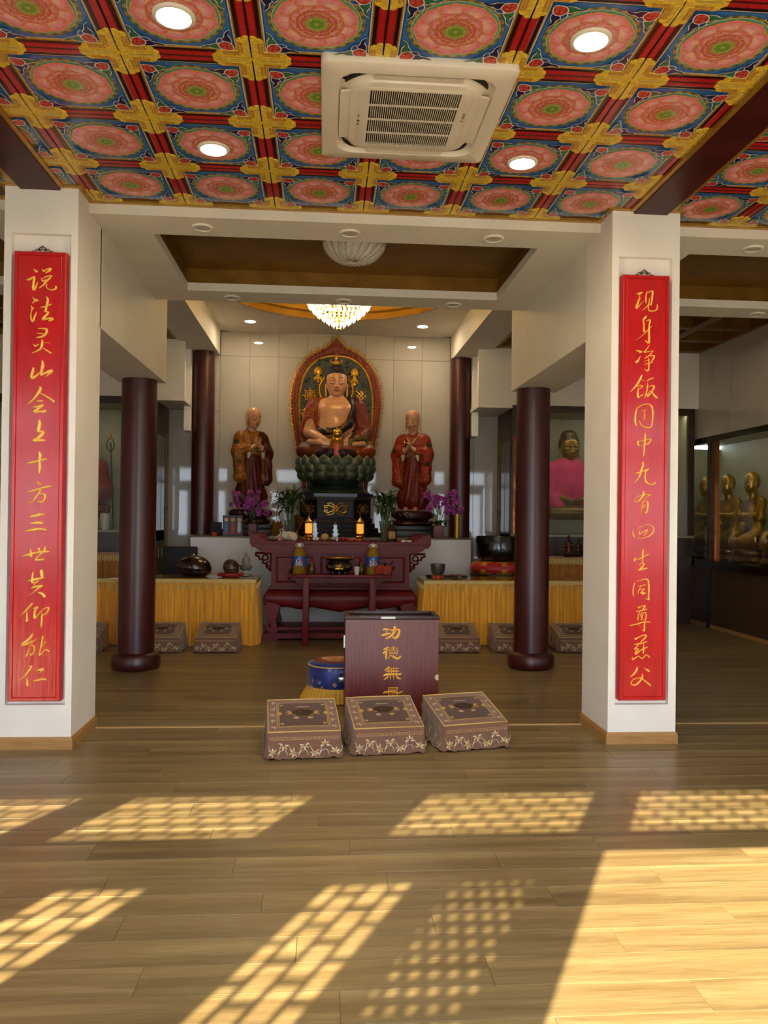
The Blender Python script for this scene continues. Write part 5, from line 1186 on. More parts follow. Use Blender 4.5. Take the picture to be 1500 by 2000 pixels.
# ---------------------------------------------------------------- lotus throne
t = thing('lotus_throne', 'dark green lotus throne on a black pedestal with gold scrolls', 'throne', (.165, 12.36, 1.2985)); sy = .78; z0 = 1.2985
M_lot = mat('green_lotus_glaze', '#ffffff', '#d0d0d0', scale=12, attr='Col', rough=.42, spec=.35)
M_lotd = mat('green_bronze', '#1c2c22', '#14211b', scale=9, rough=.32, coat=.2)
M_blk = mat('black_lacquer', '#14110f', '#0d0b0a', scale=9, rough=.5, spec=.2)
MB().lathe([(.30, .72), (.34, .75), (.42, .85), (.50, .95), (.545, 1.05), (.55, 1.14), (.50, 1.175), (.001, 1.178)], 48, sy=sy).build('seat', M_lotd, t, 60)
MB().lathe([(.33, .75), (.26, .80), (.30, .85)][::-1], 40, sy=sy, cap=False).build('neck', M_lotd, t, 60)
MB().lathe([(.53, .645), (.54, .66), (.50, .70), (.40, .75), (.30, .79)], 48, sy=sy).build('lower_dome', M_lotd, t, 60)
def petal_mesh(w, h_, bulge, c0, c1):
    mb = MB(); n, m = 8, 8; vs = []; cs = []
    for j in range(m+1):
        v = j/m; wd = w*(math.sin(PI*min(1, .18+.66*v))**.8)*(1 if v < .8 else max(0.02, (1-v)/.2)**.6)
        for i in range(n+1):
            u = i/n*2-1; yy = -bulge*math.sin(PI*min(1, v*.9+.1))*(1-.75*u*u)-.02*v; vs.append((u*wd, yy, v*h_+.012*(1-u*u)*v)); e = max(abs(u)**4, max(0, v-.8)*5*.8); cs.append(tuple(a*(1-e)+b*e for a, b in zip(srgb(c0), srgb(c1))))
    mb.add(vs, [(j*(n+1)+i, j*(n+1)+i+1, (j+1)*(n+1)+i+1, (j+1)*(n+1)+i) for j in range(m) for i in range(n)], 0, cs); return mb.mesh('petal', M_lot, 180)
pmA = petal_mesh(.088, .19, .060, '#3a4a3c', '#a8a878'); pmB = petal_mesh(.094, .19, .070, '#334236', '#98996c'); pmC = petal_mesh(.096, .18, .070, '#2a382d', '#7c8058')
for me, n, r, z, tl, off in ((pmA, 20, .540, 1.035, .10, 0), (pmB, 20, .535, .935, .12, .5), (pmC, 18, .48, .845, .38, 0)):
    for j in range(n):
        a = 2*PI*(j+off)/n; o = link('petal', me, t, (r*math.cos(a), r*sy*math.sin(a), z)); nrm = math.atan2(math.sin(a)/sy, math.cos(a)); o.rotation_euler = (tl, 0, nrm+PI/2)
def octo(hx, hy, c): return [(-hx+c, -hy), (hx-c, -hy), (hx, -hy+c*.8), (hx, .42), (-hx, .42), (-hx, -hy+c*.8)]
MB().prism(octo(.57, .44, .25), .595, .645, 'z').build('blue_tier', mat('navy_tier', '#10152c', rough=.35), t)
MB().prism(octo(.54, .42, .25), .555, .5945, 'z').build('grey_tier', mat('slate_tier', '#34322c', rough=.5, spec=.2), t)
MB().prism(octo(.535, .40, .26), .27, .5545, 'z').build('pedestal', M_blk, t)
for j, (hh, z_a, z_b) in enumerate(((.56, .20, .2695), (.60, .13, .1995), (.65, .06, .1295), (.70, 0, .0595))): MB().prism(octo(hh, .42+.035*j, .26), z_a, z_b, 'z').build('step', M_blk, t, bevel=.004)
def scroll(mb, cx, w, h_):
    for sx in (-1, 1):
        for sz in (-1, 1):
            mb.tube([(cx+sx*w*a, -.012, sz*h_*b) for a, b in ((.05, .05), (.25, .35), (.55, .55), (.85, .4), (.8, .15), (.6, .2), (.62, .38))], .008, 5); mb.tube([(cx+sx*w*a, -.012, sz*h_*b) for a, b in ((.1, .1), (.12, .6), (.4, .9), (.6, .8), (.5, .62))], .007, 5)
    for q in range(6): a = q*PI/3; mb.ball((cx+.035*math.cos(a), -.014, .035*math.sin(a)), (.024, .012, .024), 6, 4)
    mb.ball((cx, -.02, 0), (.02, .014, .02), 6, 4)
pn = MB(); pn.box(-.265, .265, -.408, -.4005, .29, .54, ch=.002); pn.build('front_tablet', mat('slate_panel', '#2b2925', rough=.5, spec=.2), t)
sc_ = MB(); scroll(sc_, 0, .20, .10); sc_.xform(Matrix.Translation((0, -.403, .415))); sc_.build('gold_scroll', M_goldp, t, 60)
for sx in (-1, 1):
    sc_ = MB(); scroll(sc_, 0, .13, .09); th = math.atan2(.26*.8, .26); cxm, cym = sx*(.535-.13), -.40+.26*.4; sc_.xform(Matrix.Translation((cxm, cym, .415)) @ Matrix.Rotation(sx*th, 4, 'Z')); sc_.build('gold_scroll', mat('dull_gilt', '#7a5426', rough=.4, metal=.5), t, 60)
for z, hh, yy in ((.235, .48, -.425), (.095, .56, -.495)):
    g = MB()
    for j in range(12): cx = -.30+.6*j/11; g.tube([(cx-.022, 0, 0), (cx-.01, -.004, .016), (cx+.01, -.004, -.012), (cx+.024, 0, .006)], .005, 5)
    g.xform(Matrix.Translation((0, yy, z))); g.build('gold_scroll_band', mat('dull_gilt', ''), t, 60)

# golden bottle with a red paper label in front of the Buddha
BOT = t = thing('gold_bottle', 'golden bottle with red paper label in front of the seated Buddha', 'bottle', (.178, 11.975, 2.4775))
MB().lathe([(.078, .0), (.082, .01), (.082, .2), (.075, .225), (.05, .25), (.04, .26)], 24, sy=.8).build('body', mat('amber_gold', '#a8780f', '#8f6408', scale=9, rough=.2, metal=.5), t, 60)
MB().lathe([(.04, .258), (.055, .27), (.062, .30), (.055, .335), (.03, .355), (.012, .362), (.010, .372), (.001, .375)], 24).build('stopper', M_brass, t, 60)
MB().box(-.036, .036, -.071, -.0665, .03, .185, ch=.001).build('label', mat('red_label', '#b02a22', rough=.5), t)
BOT.scale = (1.2, 1, 1.2)
MB().box(-.004, .004, -.0725, -.0705, .05, .165).build('label_print', mat('gold_print', '#c99a3a', rough=.5), t)

# ---------------------------------------------------------------- two standing monks
def monk(name, loc, rz, kind, cols, label, flip=1, hands='flat'):
    t = thing(name, label, 'statue', loc, rz, 'monk statues')
    f = flip; skin = cols['skin']
    s = SDF((-.34, -.34, .0), (.34, .24, 1.30), .0105)
    s.cap((-.15, 0, 1.11), (.15, 0, 1.11), .085, .085, .04); s.ell((0, -.01, .98), (.17, .11, .2), .05); s.cap((0, 0, 1.12), (0, -.01, 1.24), .072, .065, .03)
    for sx in (-1, 1): s.chain([(sx*.2, 0, 1.08), (sx*.235, -.05, .87), (sx*.06, -.215, .95)], [.06, .055, .032], .02)
    for sx in (-1, 1):
        if hands == 'flat': hand(s, (sx*.030, -.215, .955), (-sx*.02, -.10, 1), (0, 1, 0), 0, sc=.92)
        else: hand(s, (sx*.040, -.215, .96), (-sx*.45, -.10, .8), (0, 1, 0), sx*.9, sc=.9)
    s.cap((-.07, -.02, .03), (-.08, -.14, .03), .045, .035, .02); s.cap((.07, -.02, .03), (.08, -.14, .03), .045, .035, .02); s.cap((0, 0, .05), (0, 0, .9), .1, .1, .05)
    V, F_ = s.net(); parts = [(V, F_, flat_col(V, skin)), head_net('old' if kind == 'old' else 'monk', .74, .16, cols.get('turn', 0), (0, -.02, 1.265), skin)]
    link('body', joinnets('body', parts, M_skin), t)
    # under-robe
    s = SDF((-.38, -.30, .02), (.38, .28, .95), .0115); P = s.P
    s.cap((0, .0, .85), (0, .0, .40), .15, .185, .03, sq=(1, 1.2, 1)); s.cap((0, .01, .42), (0, .02, .22), .19, .275, .05, sq=(1, 1.35, 1)); s.cap((0, .02, .2), (0, .01, .06), .17, .14, .02, sq=(1, 1.2, 1))
    an = np.arctan2(P[..., 1], P[..., 0]); s.F += .008*np.sin(an*13+P[..., 2]*9*f)*np.clip((.8-P[..., 2])*3, 0, 1)
    V, F_ = s.net(); link('under_robe', net_mesh('under_robe', V, F_, M_robe, flat_col(V, cols['skirt'])), t)
    # mantle with wide sleeves
    s = SDF((-.38, -.34, .30), (.38, .28, 1.27), .0105); P = s.P
    s.cap((-.16, .01, 1.105), (.16, .01, 1.105), .105, .105, .05); s.ell((0, .01, .94), (.21, .145, .27), .05); s.cap((0, .02, 1.14), (0, .03, 1.22), .09, .075, .03)
    for sx in (-1, 1):
        s.chain([(sx*.205, 0, 1.07), (sx*.245, -.05, .87), (sx*.115, -.18, .915)], [.082, .092, .062], .04)
        lo_ = .47 if sx*f < 0 else .44
        s.chain([(sx*.225, -.06, .85), (sx*.225, -.07, .66), (sx*.215, -.08, lo_+.02)], [.088, .085, .10], .04)
    s.chain([(0, .09, .95), (0, .10, .5)], [.16, .19], .05)
    s.F += .0045*np.sin(70*(P[..., 0]+.25*P[..., 2]))*np.clip((.95-P[..., 2])*5, 0, 1)
    s._mix(s.dcap((0, -.17, 1.30), (.0, -.16, 1.03), .12, .022), .01, True); s._mix(s.dcap((0, -.26, .80), (0, -.20, .35), .125, .15), .01, True); s._mix(s.dcap((0, -.26, .96), (0, -.22, 1.2), .055, .03), .008, True)
    s._mix(s.dcap((-.05, -.24, .93), (.05, -.24, .93), .045, .045), .01, True)
    s._mix(np.maximum(s.P[..., 2]*0+(.42-s.P[..., 2]), -9), 0, True) if False else None
    V, F_ = s.net(); x, y_, z = V.T; col = flat_col(V, cols['mantle'])
    if 'mantle2' in cols: col[(x*f > .085)] = np.array(srgb(cols['mantle2']))
    r1 = np.hypot(x*.9, (z-1.30)*.55); ed = (np.abs(np.abs(x)-(.018+.105*(z-1.03)/.27)) < .016) & (z > 1.02) & (y_ < -.02); col[ed] = np.array(srgb(cols['edge']))
    dd = np.minimum(np.hypot(np.abs(x)-.118, 0*z), 9); fe = (z < .9) & (y_ < -.07) & (np.abs(x) < .155); col[fe] = np.array(srgb(cols['edge']))
    for cx, cz in ((-.27*f, 1.02), (-.25*f, .72), (.27*f, .93)):
        m_ = (np.hypot(x-cx, z-cz) < .04) & (y_ < .04); col[m_] = np.array(srgb('#34423a'))
    link('mantle', net_mesh('mantle', V, F_, M_robe, col), t)
    for sx in (-1, 1):
        cu = MB(); cu.tube([(sx*.135, -.175, .905), (sx*.105, -.19, .92), (sx*.075, -.205, .935)], [.046, .043, .040], 12); cu.tube([(sx*.112, -.185, .91), (sx*.115, -.18, .83), (sx*.125, -.17, .77)], [.036, .030, .012], 8)
        cu.build('white_cuff', mat('white_cuff', '#c2b7a4', rough=.5), t, 60)
    vn = MB()
    for sx in (-1, 1): vn.tube([(sx*.092, -.05, 1.20), (sx*.060, -.098, 1.12), (sx*.008, -.138, 1.03)], [.014, .018, .014], 8, flat=.45)
    vn.build('collar', mat('collar_'+kind, cols['collar'], rough=.5), t, 60)
    MB().tube([(f*.10, -.105, 1.11), (f*.112, -.125, 1.07), (f*.10, -.13, 1.03), (f*.115, -.14, .98)], [.010, .016, .008, .006], 8).build('clasp', M_brass, t, 60)
    return t
def pedestal(loc, label, w):
    t = thing('statue_pedestal', label, 'pedestal', loc, group='monk pedestals'); m = mat('maroon_pedestal', '#3a1412', '#260c0b', scale=12, rough=.35); m2 = mat('dark_pedestal', '#17120f', rough=.4)
    MB().box(-w, w, -.27, .27, 0, .10, ch=.01).build('plinth_block', m2, t, 40); MB().box(-w*.86, w*.86, -.23, .23, .1005, .175, ch=.01).build('step_block', m2, t, 40)
    MB().lathe([(.27, .176), (.32, .20), (.30, .235), (.24, .26)], 32, sy=.75).build('lower_ring', m, t, 60); MB().lathe([(.24, .2605), (.30, .29), (.325, .34), (.30, .39), (.27, .40)], 32, sy=.75).build('upper_ring', m, t, 60)
    pm = MB(); pm.add([(-.04, -.012, 0), (.04, -.012, 0), (.034, -.022, .05), (0, -.016, .075), (-.034, -.022, .05)], [(0, 1, 2, 3, 4)]); pme = pm.mesh('lotus_petal', m)
    for j in range(22): a = 2*PI*j/22; o = link('lotus_petal', pme, t, (.312*math.cos(a), .234*math.sin(a), .30)); o.rotation_euler = (0, 0, math.atan2(math.sin(a)/.75, math.cos(a))+PI/2)
pedestal((-1.135, 12.48, 1.2985), 'maroon lotus pedestal under the left monk statue', .40); pedestal((1.375, 12.48, 1.2985), 'maroon lotus pedestal under the right monk statue', .40)
monk('monk_statue', (-1.135, 12.48, 1.70), .50, 'young', dict(skin='#c48e68', skirt='#5c2028', mantle='#b07a24', mantle2='#5e2420', edge='#a8822f', collar='#8a6420', turn=.22), 'young monk statue in gold-brown robe with pressed palms, left of the Buddha', 1)
monk('monk_statue', (1.375, 12.48, 1.70), -.36, 'old', dict(skin='#c2906e', skirt='#80261a', mantle='#b4401e', edge='#b07a34', collar='#b9a680', turn=-.1), 'old monk statue in red-orange robe with clasped hands, right of the Buddha', -1, 'clasp')

# ---------------------------------------------------------------- offerings on the altar table
ZA, ZP, ZO, ZY = 1.2755, 1.2985, .8745, .8195                                  # altar, plinth, offering and cloth table tops
M_clear = mat('thin_clear_glass', '#e8efe8', rough=.03, trans=.95, ior=1.2)
M_goldm = mat('polished_gold', '#d9a035', '#c08a22', scale=20, rough=.22, metal=.9)
def lantern(x, label):
    t = thing('altar_lamp', label, 'lamp', (x, 10.70, ZA), group='gold altar lamps')
    MB().lathe([(.05, 0), (.058, .008), (.05, .02), (.038, .03), (.055, .045), (.062, .06), (.045, .075), (.03, .082), (.048, .095), (.05, .10)], 24).build('lotus_base', M_goldm, t, 50)
    MB().lathe([(.035, .1005), (.037, .12), (.037, .215), (.035, .23)], 24).build('glowing_scripture', mat('glowing_scripture', '#c07a20', '#a05a10', scale=50, rough=.4, emit='#e0701a', estr=.9), t, 50)
    MB().lathe([(.052, .1005), (.052, .245)], 24, cap=False).build('glass_cylinder', M_clear, t, 50)
    MB().lathe([(.056, .2455), (.058, .255), (.04, .27), (.028, .285), (.012, .30), (.016, .315), (.006, .33), (.002, .362), (.001, .363)], 24).build('pagoda_cap', M_goldm, t, 50)
lantern(-.203, 'gold altar lamp with glowing cylinder, left on the altar table'); lantern(.479, 'gold altar lamp with glowing cylinder, right on the altar table')
def crystal_pagoda(x, y_, sc, label):
    t = thing('crystal_pagoda', label, 'ornament', (x, y_, ZA), group='crystal pagodas'); m = mat('cut_crystal', '#e8ece8', rough=.08, trans=.8, ior=1.4)
    MB().box(-.055*sc, .055*sc, -.05*sc, .05*sc, 0, .035*sc, ch=.006).build('base', m, t); z = .0355*sc
    tw = MB()
    for k, (w, h_) in enumerate(((.032, .05), (.028, .045), (.022, .04))):
        tw.box(-w*sc, w*sc, -w*sc, w*sc, z, z+h_*sc); z += h_*sc; e = w*1.75 if k == 0 else w*1.5; tw.prism([(-e*sc, z), (e*sc, z), (e*.6*sc, z+.014*sc), (-e*.6*sc, z+.014*sc)], -w*1.4*sc, w*1.4*sc); z += .014*sc
    tw.build('tower', m, t); MB().lathe([(.012*sc, z), (.016*sc, z+.015*sc), (.004*sc, z+.03*sc), (.001, z+.06*sc)], 8).build('spire', m, t)
crystal_pagoda(.150, 10.72, 1.0, 'clear crystal pagoda in the middle of the altar table'); crystal_pagoda(-.128, 10.95, 1.1, 'clear crystal pagoda beside the left gold lamp')
def lump(name, label, cat, loc, size, m, seed, n=9, part='body', sq=.8):
    R2 = random.Random(seed); s = SDF((-size[0]*1.25, -size[1]*1.25, 0), (size[0]*1.25, size[1]*1.25, size[2]*1.25), max(size)/16)
    for k in range(n): s.ell((R2.uniform(-.6, .6)*size[0], R2.uniform(-.5, .5)*size[1], R2.uniform(.2, .6)*size[2]), (size[0]*R2.uniform(.3, .5), size[1]*R2.uniform(.3, .5), size[2]*R2.uniform(.25, .45)), max(size)*.12)
    P = s.P; s.F += max(size)*.03*np.sin(P[..., 0]*60/max(size)*.12+P[..., 2]*40)*np.sin(P[..., 1]*55); V, F_ = s.net(); o = link(name, net_mesh(name, V, F_, m), None, loc); return tag(o, label, cat)
o = lump('plastic_bag', 'crumpled white plastic bag on the altar table', 'bag', (-.475, 10.66, ZA), (.16, .10, .13), mat('white_plastic_bag', '#c9bfa6', rough=.35, trans=.15), 3)
hb = MB(); hb.tube([(-.09, 0, .08), (-.11, 0, .14), (-.08, .01, .155), (-.05, 0, .10)], .009, 6); hb.build('handle_loop', mat('white_plastic_bag', ''), o, 60)
t = thing('pomelo', 'pale yellow round fruit between the altar lamps', 'fruit', (.012, 10.62, ZA)); MB().lathe([(.001, 0), (.03, .004), (.05, .03), (.053, .05), (.045, .08), (.02, .098), (.001, .10)], 20).build('fruit', mat('pomelo_skin', '#b99a52', '#a5843e', scale=60, rough=.5, bump=.1), t, 180); MB().tube([(0, 0, .098), (.004, 0, .112)], .004, 6).build('stem', M_brown, t)
t = thing('glass_bowl', 'small glass bowl beside the yellow fruit on the altar', 'bowl', (.12, 10.60, ZA)); MB().lathe([(.025, 0), (.03, .004), (.045, .03), (.05, .055), (.046, .055), (.04, .03), (.025, .01), (.001, .008)], 24).build('bowl', M_clear, t, 60); MB().ball((0, 0, .035), (.038, .038, .022)).build('contents', mat('pale_petals', '#c9bda2', rough=.6), t, 180)
def bundle(name, label, loc, rz, L_, r, m, m2):
    t = thing(name, label, 'packet', loc, rz); MB().tube([(-L_/2, 0, r), (-L_*.2, 0, r*1.1), (L_*.2, 0, r*1.1), (L_/2, 0, r)], [r*.8, r, r, r*.7], 10).build('wrapper', m, t, 50); MB().tube([(-.006, 0, r*1.1), (.006, 0, r*1.1)], r*1.08, 10).build('ribbon', m2, t, 50)
bundle('red_packet', 'small red wrapped packet on the altar beside the crystal pagoda', (.265, 10.60, ZA), -.5, .16, .026, mat('red_wrap', '#8a1a1e', rough=.35), mat('pink_ribbon', '#b0586a', rough=.4))
bundle('red_packet', 'small red wrapped packet left of the right altar lamp', (.365, 10.52, ZA), .15, .12, .02, mat('red_wrap', ''), mat('pink_ribbon', ''))
t = thing('drink_can', 'silver drink can lying at the left end of the altar', 'can', (-.66, 10.50, ZA)); MB().tube([(-.055, .0, .03), (-.05, 0, .032), (.05, 0, .032), (.056, 0, .03)], [.024, .031, .031, .024], 16).build('can_body', mat('can_steel', '#b0aaa2', rough=.25, metal=.9), t, 50); MB().tube([(-.02, 0, .032), (.02, 0, .032)], .0316, 16).build('can_band', mat('can_band', '#3a3436', rough=.3), t, 50)
lump('candy_bag', 'small pink candy bag on the altar next to the plastic bag', 'bag', (-.585, 10.46, ZA), (.05, .05, .075), mat('pink_foil', '#8a4a48', '#b98a80', scale=30, rough=.3), 5, 6)
t = thing('amber_bottle', 'dark amber bottle standing right of the right bamboo vase', 'bottle', (.895, 10.62, ZA)); MB().lathe([(.066, 0), (.07, .01), (.07, .14), (.06, .175), (.03, .205), (.022, .22), (.022, .25)], 24, sy=.7).build('body', mat('amber_glass', '#3a2208', rough=.08, spec=.6), t, 50); MB().box(-.045, .045, -.051, -.0495, .04, .135).build('label', mat('amber_label', '#9a6a1c', '#7a4a10', scale=12, rough=.5), t); MB().lathe([(.026, .2505), (.026, .29), (.02, .294)], 16).build('cap', M_black, t, 50)
t = thing('tissue_pack', 'small white packet at the right end of the altar', 'packet', (1.08, 10.52, ZA)); MB().box(-.07, .07, -.03, .03, 0, .022, ch=.006).build('pack', mat('white_plastic', '#cfcac0', rough=.4), t); MB().box(-.02, .02, -.031, -.0305, .006, .016).build('print', M_black, t)
tag(MB().tube([(p[0], p[1], ZA+.004) for p in spline([(.60, 10.55), (.68, 10.5), (.78, 10.56), (.85, 10.50)], 6)], .004, 6).build('power_cable', M_black, None, 60), 'thin black cable lying on the altar by the right lamp', 'cable')
# glass vases with lucky bamboo
M_leaf = mat('bamboo_leaf', '#3f5a2a', '#24381a', scale=7, rough=.4); M_stem = mat('bamboo_stem', '#5a7a3a', '#3f5a28', scale=20, rough=.45)
def leaf_mesh(L_, w, droop, m, fold=.25):
    mb = MB(); n = 8; vs = []
    for i in range(n+1):
        u = i/n; a = droop*u*u; wd = w*math.sin(PI*min(1, u*.93+.05))**.9; x = L_*u*math.cos(a*.6); z = L_*(u*.35-a*.45*u); vs += [(x, -wd, z+wd*fold), (x, 0, z), (x, wd, z+wd*fold)]
    mb.add(vs, [(3*i+j, 3*i+j+1, 3*i+j+4, 3*i+j+3) for i in range(n) for j in (0, 1)]); return mb.mesh('leaf', m, 180)
lms = [leaf_mesh(.28, .026, .7, M_leaf), leaf_mesh(.34, .028, 1.3, M_leaf), leaf_mesh(.24, .026, 1.8, M_leaf)]
def bamboo(x, y_, label, seed, hgt):
    t = thing('bamboo_vase', label, 'vase', (x, y_, ZA), group='bamboo vases'); R2 = random.Random(seed)
    MB().lathe([(.05, 0), (.055, .01), (.06, .12), (.075, .24), (.08, .27), (.076, .27), (.07, .24), (.055, .12), (.048, .012), (.001, .010)], 24).build('glass_vase', M_clear, t, 60)
    for k in range(9):
        a = 2*PI*k/9; r = .032; tip = (r*2.2*math.cos(a)+R2.uniform(-.03, .03), r*2.2*math.sin(a), hgt*R2.uniform(.75, 1.0)); st = MB(); st.tube([(r*math.cos(a)*.8, r*math.sin(a)*.8, .02), (r*1.3*math.cos(a), r*1.3*math.sin(a), .25), tip], [.009, .008, .005], 6); so_ = st.build('bamboo_stem', M_stem, t, 60)
        for j in range(9):
            u = .30+.70*(j+1)/9; p = [.0+tip[0]*u*.9, tip[1]*u*.9, .25+(tip[2]-.25)*u]; o = link('leaf', lms[(k+j) % 3], so_, p); o.rotation_euler = (0, R2.uniform(-.9, .1), R2.uniform(0, 2*PI))
bamboo(-.47, 11.25, 'glass vase of green lucky bamboo, left of the Buddha', 1, .64); bamboo(.85, 11.25, 'glass vase of green lucky bamboo, right of the Buddha', 2, .64)
# gold paper offerings
def pinecone(x, y_, label):
    t = thing('gold_paper_lotus', label, 'ornament', (x, y_, ZA)); mb = MB(); mb.add([(-.035, 0, 0), (.035, 0, 0), (.02, -.03, .05), (0, -.045, .085), (-.02, -.03, .05)], [(0, 1, 2, 3, 4)]); me = mb.mesh('gold_petal', mat('gold_foil', '#b08420', '#8a6212', scale=30, rough=.3, metal=.7))
    MB().lathe([(.03, 0), (.06, .05), (.06, .12), (.03, .2), (.001, .22)], 12).build('core', mat('gold_foil', ''), t)
    for r in range(5):
        for k in range(9): a = 2*PI*(k+.5*(r % 2))/9; rr = .066-.009*abs(r-1.5); o = link('gold_petal', me, t, (rr*math.cos(a), rr*math.sin(a), .02+.038*r)); o.rotation_euler = (-.15, 0, a+PI/2)
pinecone(-.66, 11.32, 'gold foil lotus cone left of the left bamboo vase')
t = thing('gold_fan', 'folded gold paper fan beside the left bamboo vase', 'ornament', (-.385, 11.42, ZA)); fm = mat('gold_fan_paper', '#94682a', '#6f4c1c', scale=20, rough=.45, metal=.3)
fb = MB(); vs = []
for k in range(25): a = PI*.2+PI*.6*k/24; rr = .30; vs += [(0.02*math.cos(a), .006*(-1)**k, .10+.02*math.sin(a)), (rr*.45*math.cos(a), .012*(-1)**k, .12+rr*math.sin(a)*.75)]
fb.add(vs, [(2*k, 2*k+1, 2*k+3, 2*k+2) for k in range(24)]); fb.build('pleated_fan', fm, t); fb = MB(); fb.lathe([(.06, 0), (.045, .03), (.018, .10), (.02, .12)], 12); fb.build('twisted_foot', mat('gold_foil', ''), t, 50)

# ---------------------------------------------------------------- things on the plinth
t = thing('triptych_card', 'dark standing card with three robed figures on the plinth', 'picture', (-1.345, 11.97, ZP)); w = .147
MB().box(-w, w, -.006, .006, 0, .30, ch=.002).build('card', mat('dark_card', '#2b1512', '#1d0d0c', scale=5, rough=.4), t)
for k, c in enumerate(('#3f6f98', '#a83028', '#b8b4aa')):
    x = -.095+.095*k; f = MB(); f.prism([(x-.022, .05), (x+.022, .05), (x+.026, .10), (x+.022, .19), (x+.012, .215), (x-.012, .215), (x-.022, .19), (x-.026, .10)], -.0085, -.0062, 'y'); f.build('printed_robe', mat('print_%d' % k, c, rough=.5), t)
    f = MB(); f.lathe([(.030, 0), (.001, .0002)], 16, (0, 0, 0), cap=False); f.xform(Matrix.Translation((x, -.0066, .235)) @ Matrix.Rotation(PI/2, 4, 'X')); f.build('printed_halo', mat('print_halo', '#c8b070', rough=.5), t)
    f = MB(); f.lathe([(.016, 0), (.001, .0002)], 12, (0, 0, 0), cap=False); f.xform(Matrix.Translation((x, -.0076, .232)) @ Matrix.Rotation(PI/2, 4, 'X')); f.build('printed_face', mat('print_face', '#b98a68', rough=.5), t)
    f = MB(); f.prism([(x-.032, .025), (x+.032, .025), (x+.036, .05), (x-.036, .05)], -.0085, -.0062, 'y'); f.build('printed_lotus', mat('print_lotus', '#8a2418', rough=.5), t)
t = thing('black_tablet', 'black wooden tablet stand left of the triptych card', 'tablet', (-1.60, 12.05, ZP)); MB().box(-.10, .10, -.06, .06, 0, .03, ch=.004).build('foot', M_blk, t); MB().box(-.085, .085, -.03, .03, .0305, .20, ch=.006).build('panel', M_blk, t)
t = thing('orange_dish', 'tiny orange dish at the left end of the plinth', 'dish', (-1.60, 11.90, ZP)); MB().lathe([(.022, 0), (.025, .004), (.042, .028), (.046, .045), (.042, .045), (.03, .02), (.001, .012)], 20).build('dish', mat('orange_plastic', '#c8401c', rough=.35), t, 50); MB().lathe([(.028, .020), (.001, .021)], 12, cap=False).build('water', mat('dish_water', '#8a3a1c', rough=.1), t)
t = thing('gold_tube', 'tall gold cylinder at the right end of the plinth', 'tube', (1.985, 11.90, ZP)); MB().lathe([(.041, 0), (.041, .27), (.04, .275)], 24).build('tube_body', mat('gold_card', '#a8842c', '#94721f', scale=6, rough=.35, metal=.5), t, 50); MB().lathe([(.043, .2755), (.043, .36), (.001, .362)], 24).build('tube_lid', mat('gold_card', ''), t, 50)
M_orch = mat('orchid_petal', '#7a1a72', '#a23a92', scale=25, rough=.5, sheen=.2); M_orchc = mat('orchid_heart', '#5a0f4a', rough=.5); M_oleaf = mat('orchid_leaf', '#2c3f1e', '#1a2813', scale=6, rough=.35); M_pot = mat('mauve_pot', '#7a4648', '#6c3c40', scale=4, rough=.45)
fl_ = MB()
for k in range(5):
    a = k*2*PI/5+.3; P = [(0, 0), (.02, .016), (.042, .018), (.055, 0), (.042, -.018), (.02, -.016)]; fl_.add([(p[0]*math.cos(a)-p[1]*math.sin(a), -.012*math.sin(p[0]*60), p[0]*math.sin(a)+p[1]*math.cos(a)) for p in P], [tuple(range(6))])
fl_.ball((0, -.012, -.004), (.012, .014, .014), 6, 4, 1); flm = fl_.mesh('orchid_flower', [M_orch, M_orchc])
oleaf = leaf_mesh(.24, .045, 1.2, M_oleaf, .3)
def orchid(x, y_, w, label, seed, tops, spread):
    t = thing('potted_orchid', label, 'plant', (x, y_, ZP), group='potted orchids'); R2 = random.Random(seed)
    p = MB(); loft(p, [ringz(rrect(w*1.7, w*1.4, .02), 0), ringz(rrect(w*2, w*1.6, .025), .02), ringz(rrect(w*2.05, w*1.65, .025), .18), ringz(rrect(w*1.9, w*1.5, .02), .18), ringz(rrect(w*1.85, w*1.45, .02), .15)]); p.build('pot', M_pot, t, 40)
    for k in range(8): o = link('leaf', oleaf, t, (R2.uniform(-.03, .03), R2.uniform(-.03, .03), .17)); o.rotation_euler = (0, -.35+R2.uniform(-.2, .2), k*2*PI/8+R2.uniform(-.3, .3))
    for (tx, tz) in tops:
        st = MB(); st.tube(spline([(0, 0, .16), (tx*.3, -.02, tz*.65), (tx*.75, -.04, tz), (tx*1.25, -.08, tz*.93)], 5), .005, 5); so_ = st.build('flower_stem', M_stem, t, 60)
        for j in range(11):
            o = link('orchid_flower', flm, so_, (tx*.8+R2.uniform(-1, 1)*spread, -.06+R2.uniform(-.07, .06), tz+R2.uniform(-.20, .05))); o.rotation_euler = (R2.uniform(-.5, .5), R2.uniform(0, 6), R2.uniform(-.7, .7)); q = R2.uniform(.8, 1.15); o.scale = (q, q, q)
    rb = MB(); rb.tube([(-.05, -w*.9, .17), (0, -w, .215), (.05, -w*.9, .18)], [.006, .02, .006], 6); rb.build('red_bow', mat('red_ribbon', '#9a2014', rough=.5), t, 60)
orchid(-1.055, 11.98, .07, 'magenta orchid in a mauve pot before the left monk', 4, ((-.22, .62), (.02, .60), (.12, .52)), .13)
orchid(1.715, 11.98, .078, 'magenta orchid in a mauve pot before the right monk', 9, ((-.10, .62), (.12, .64), (.24, .56)), .14)

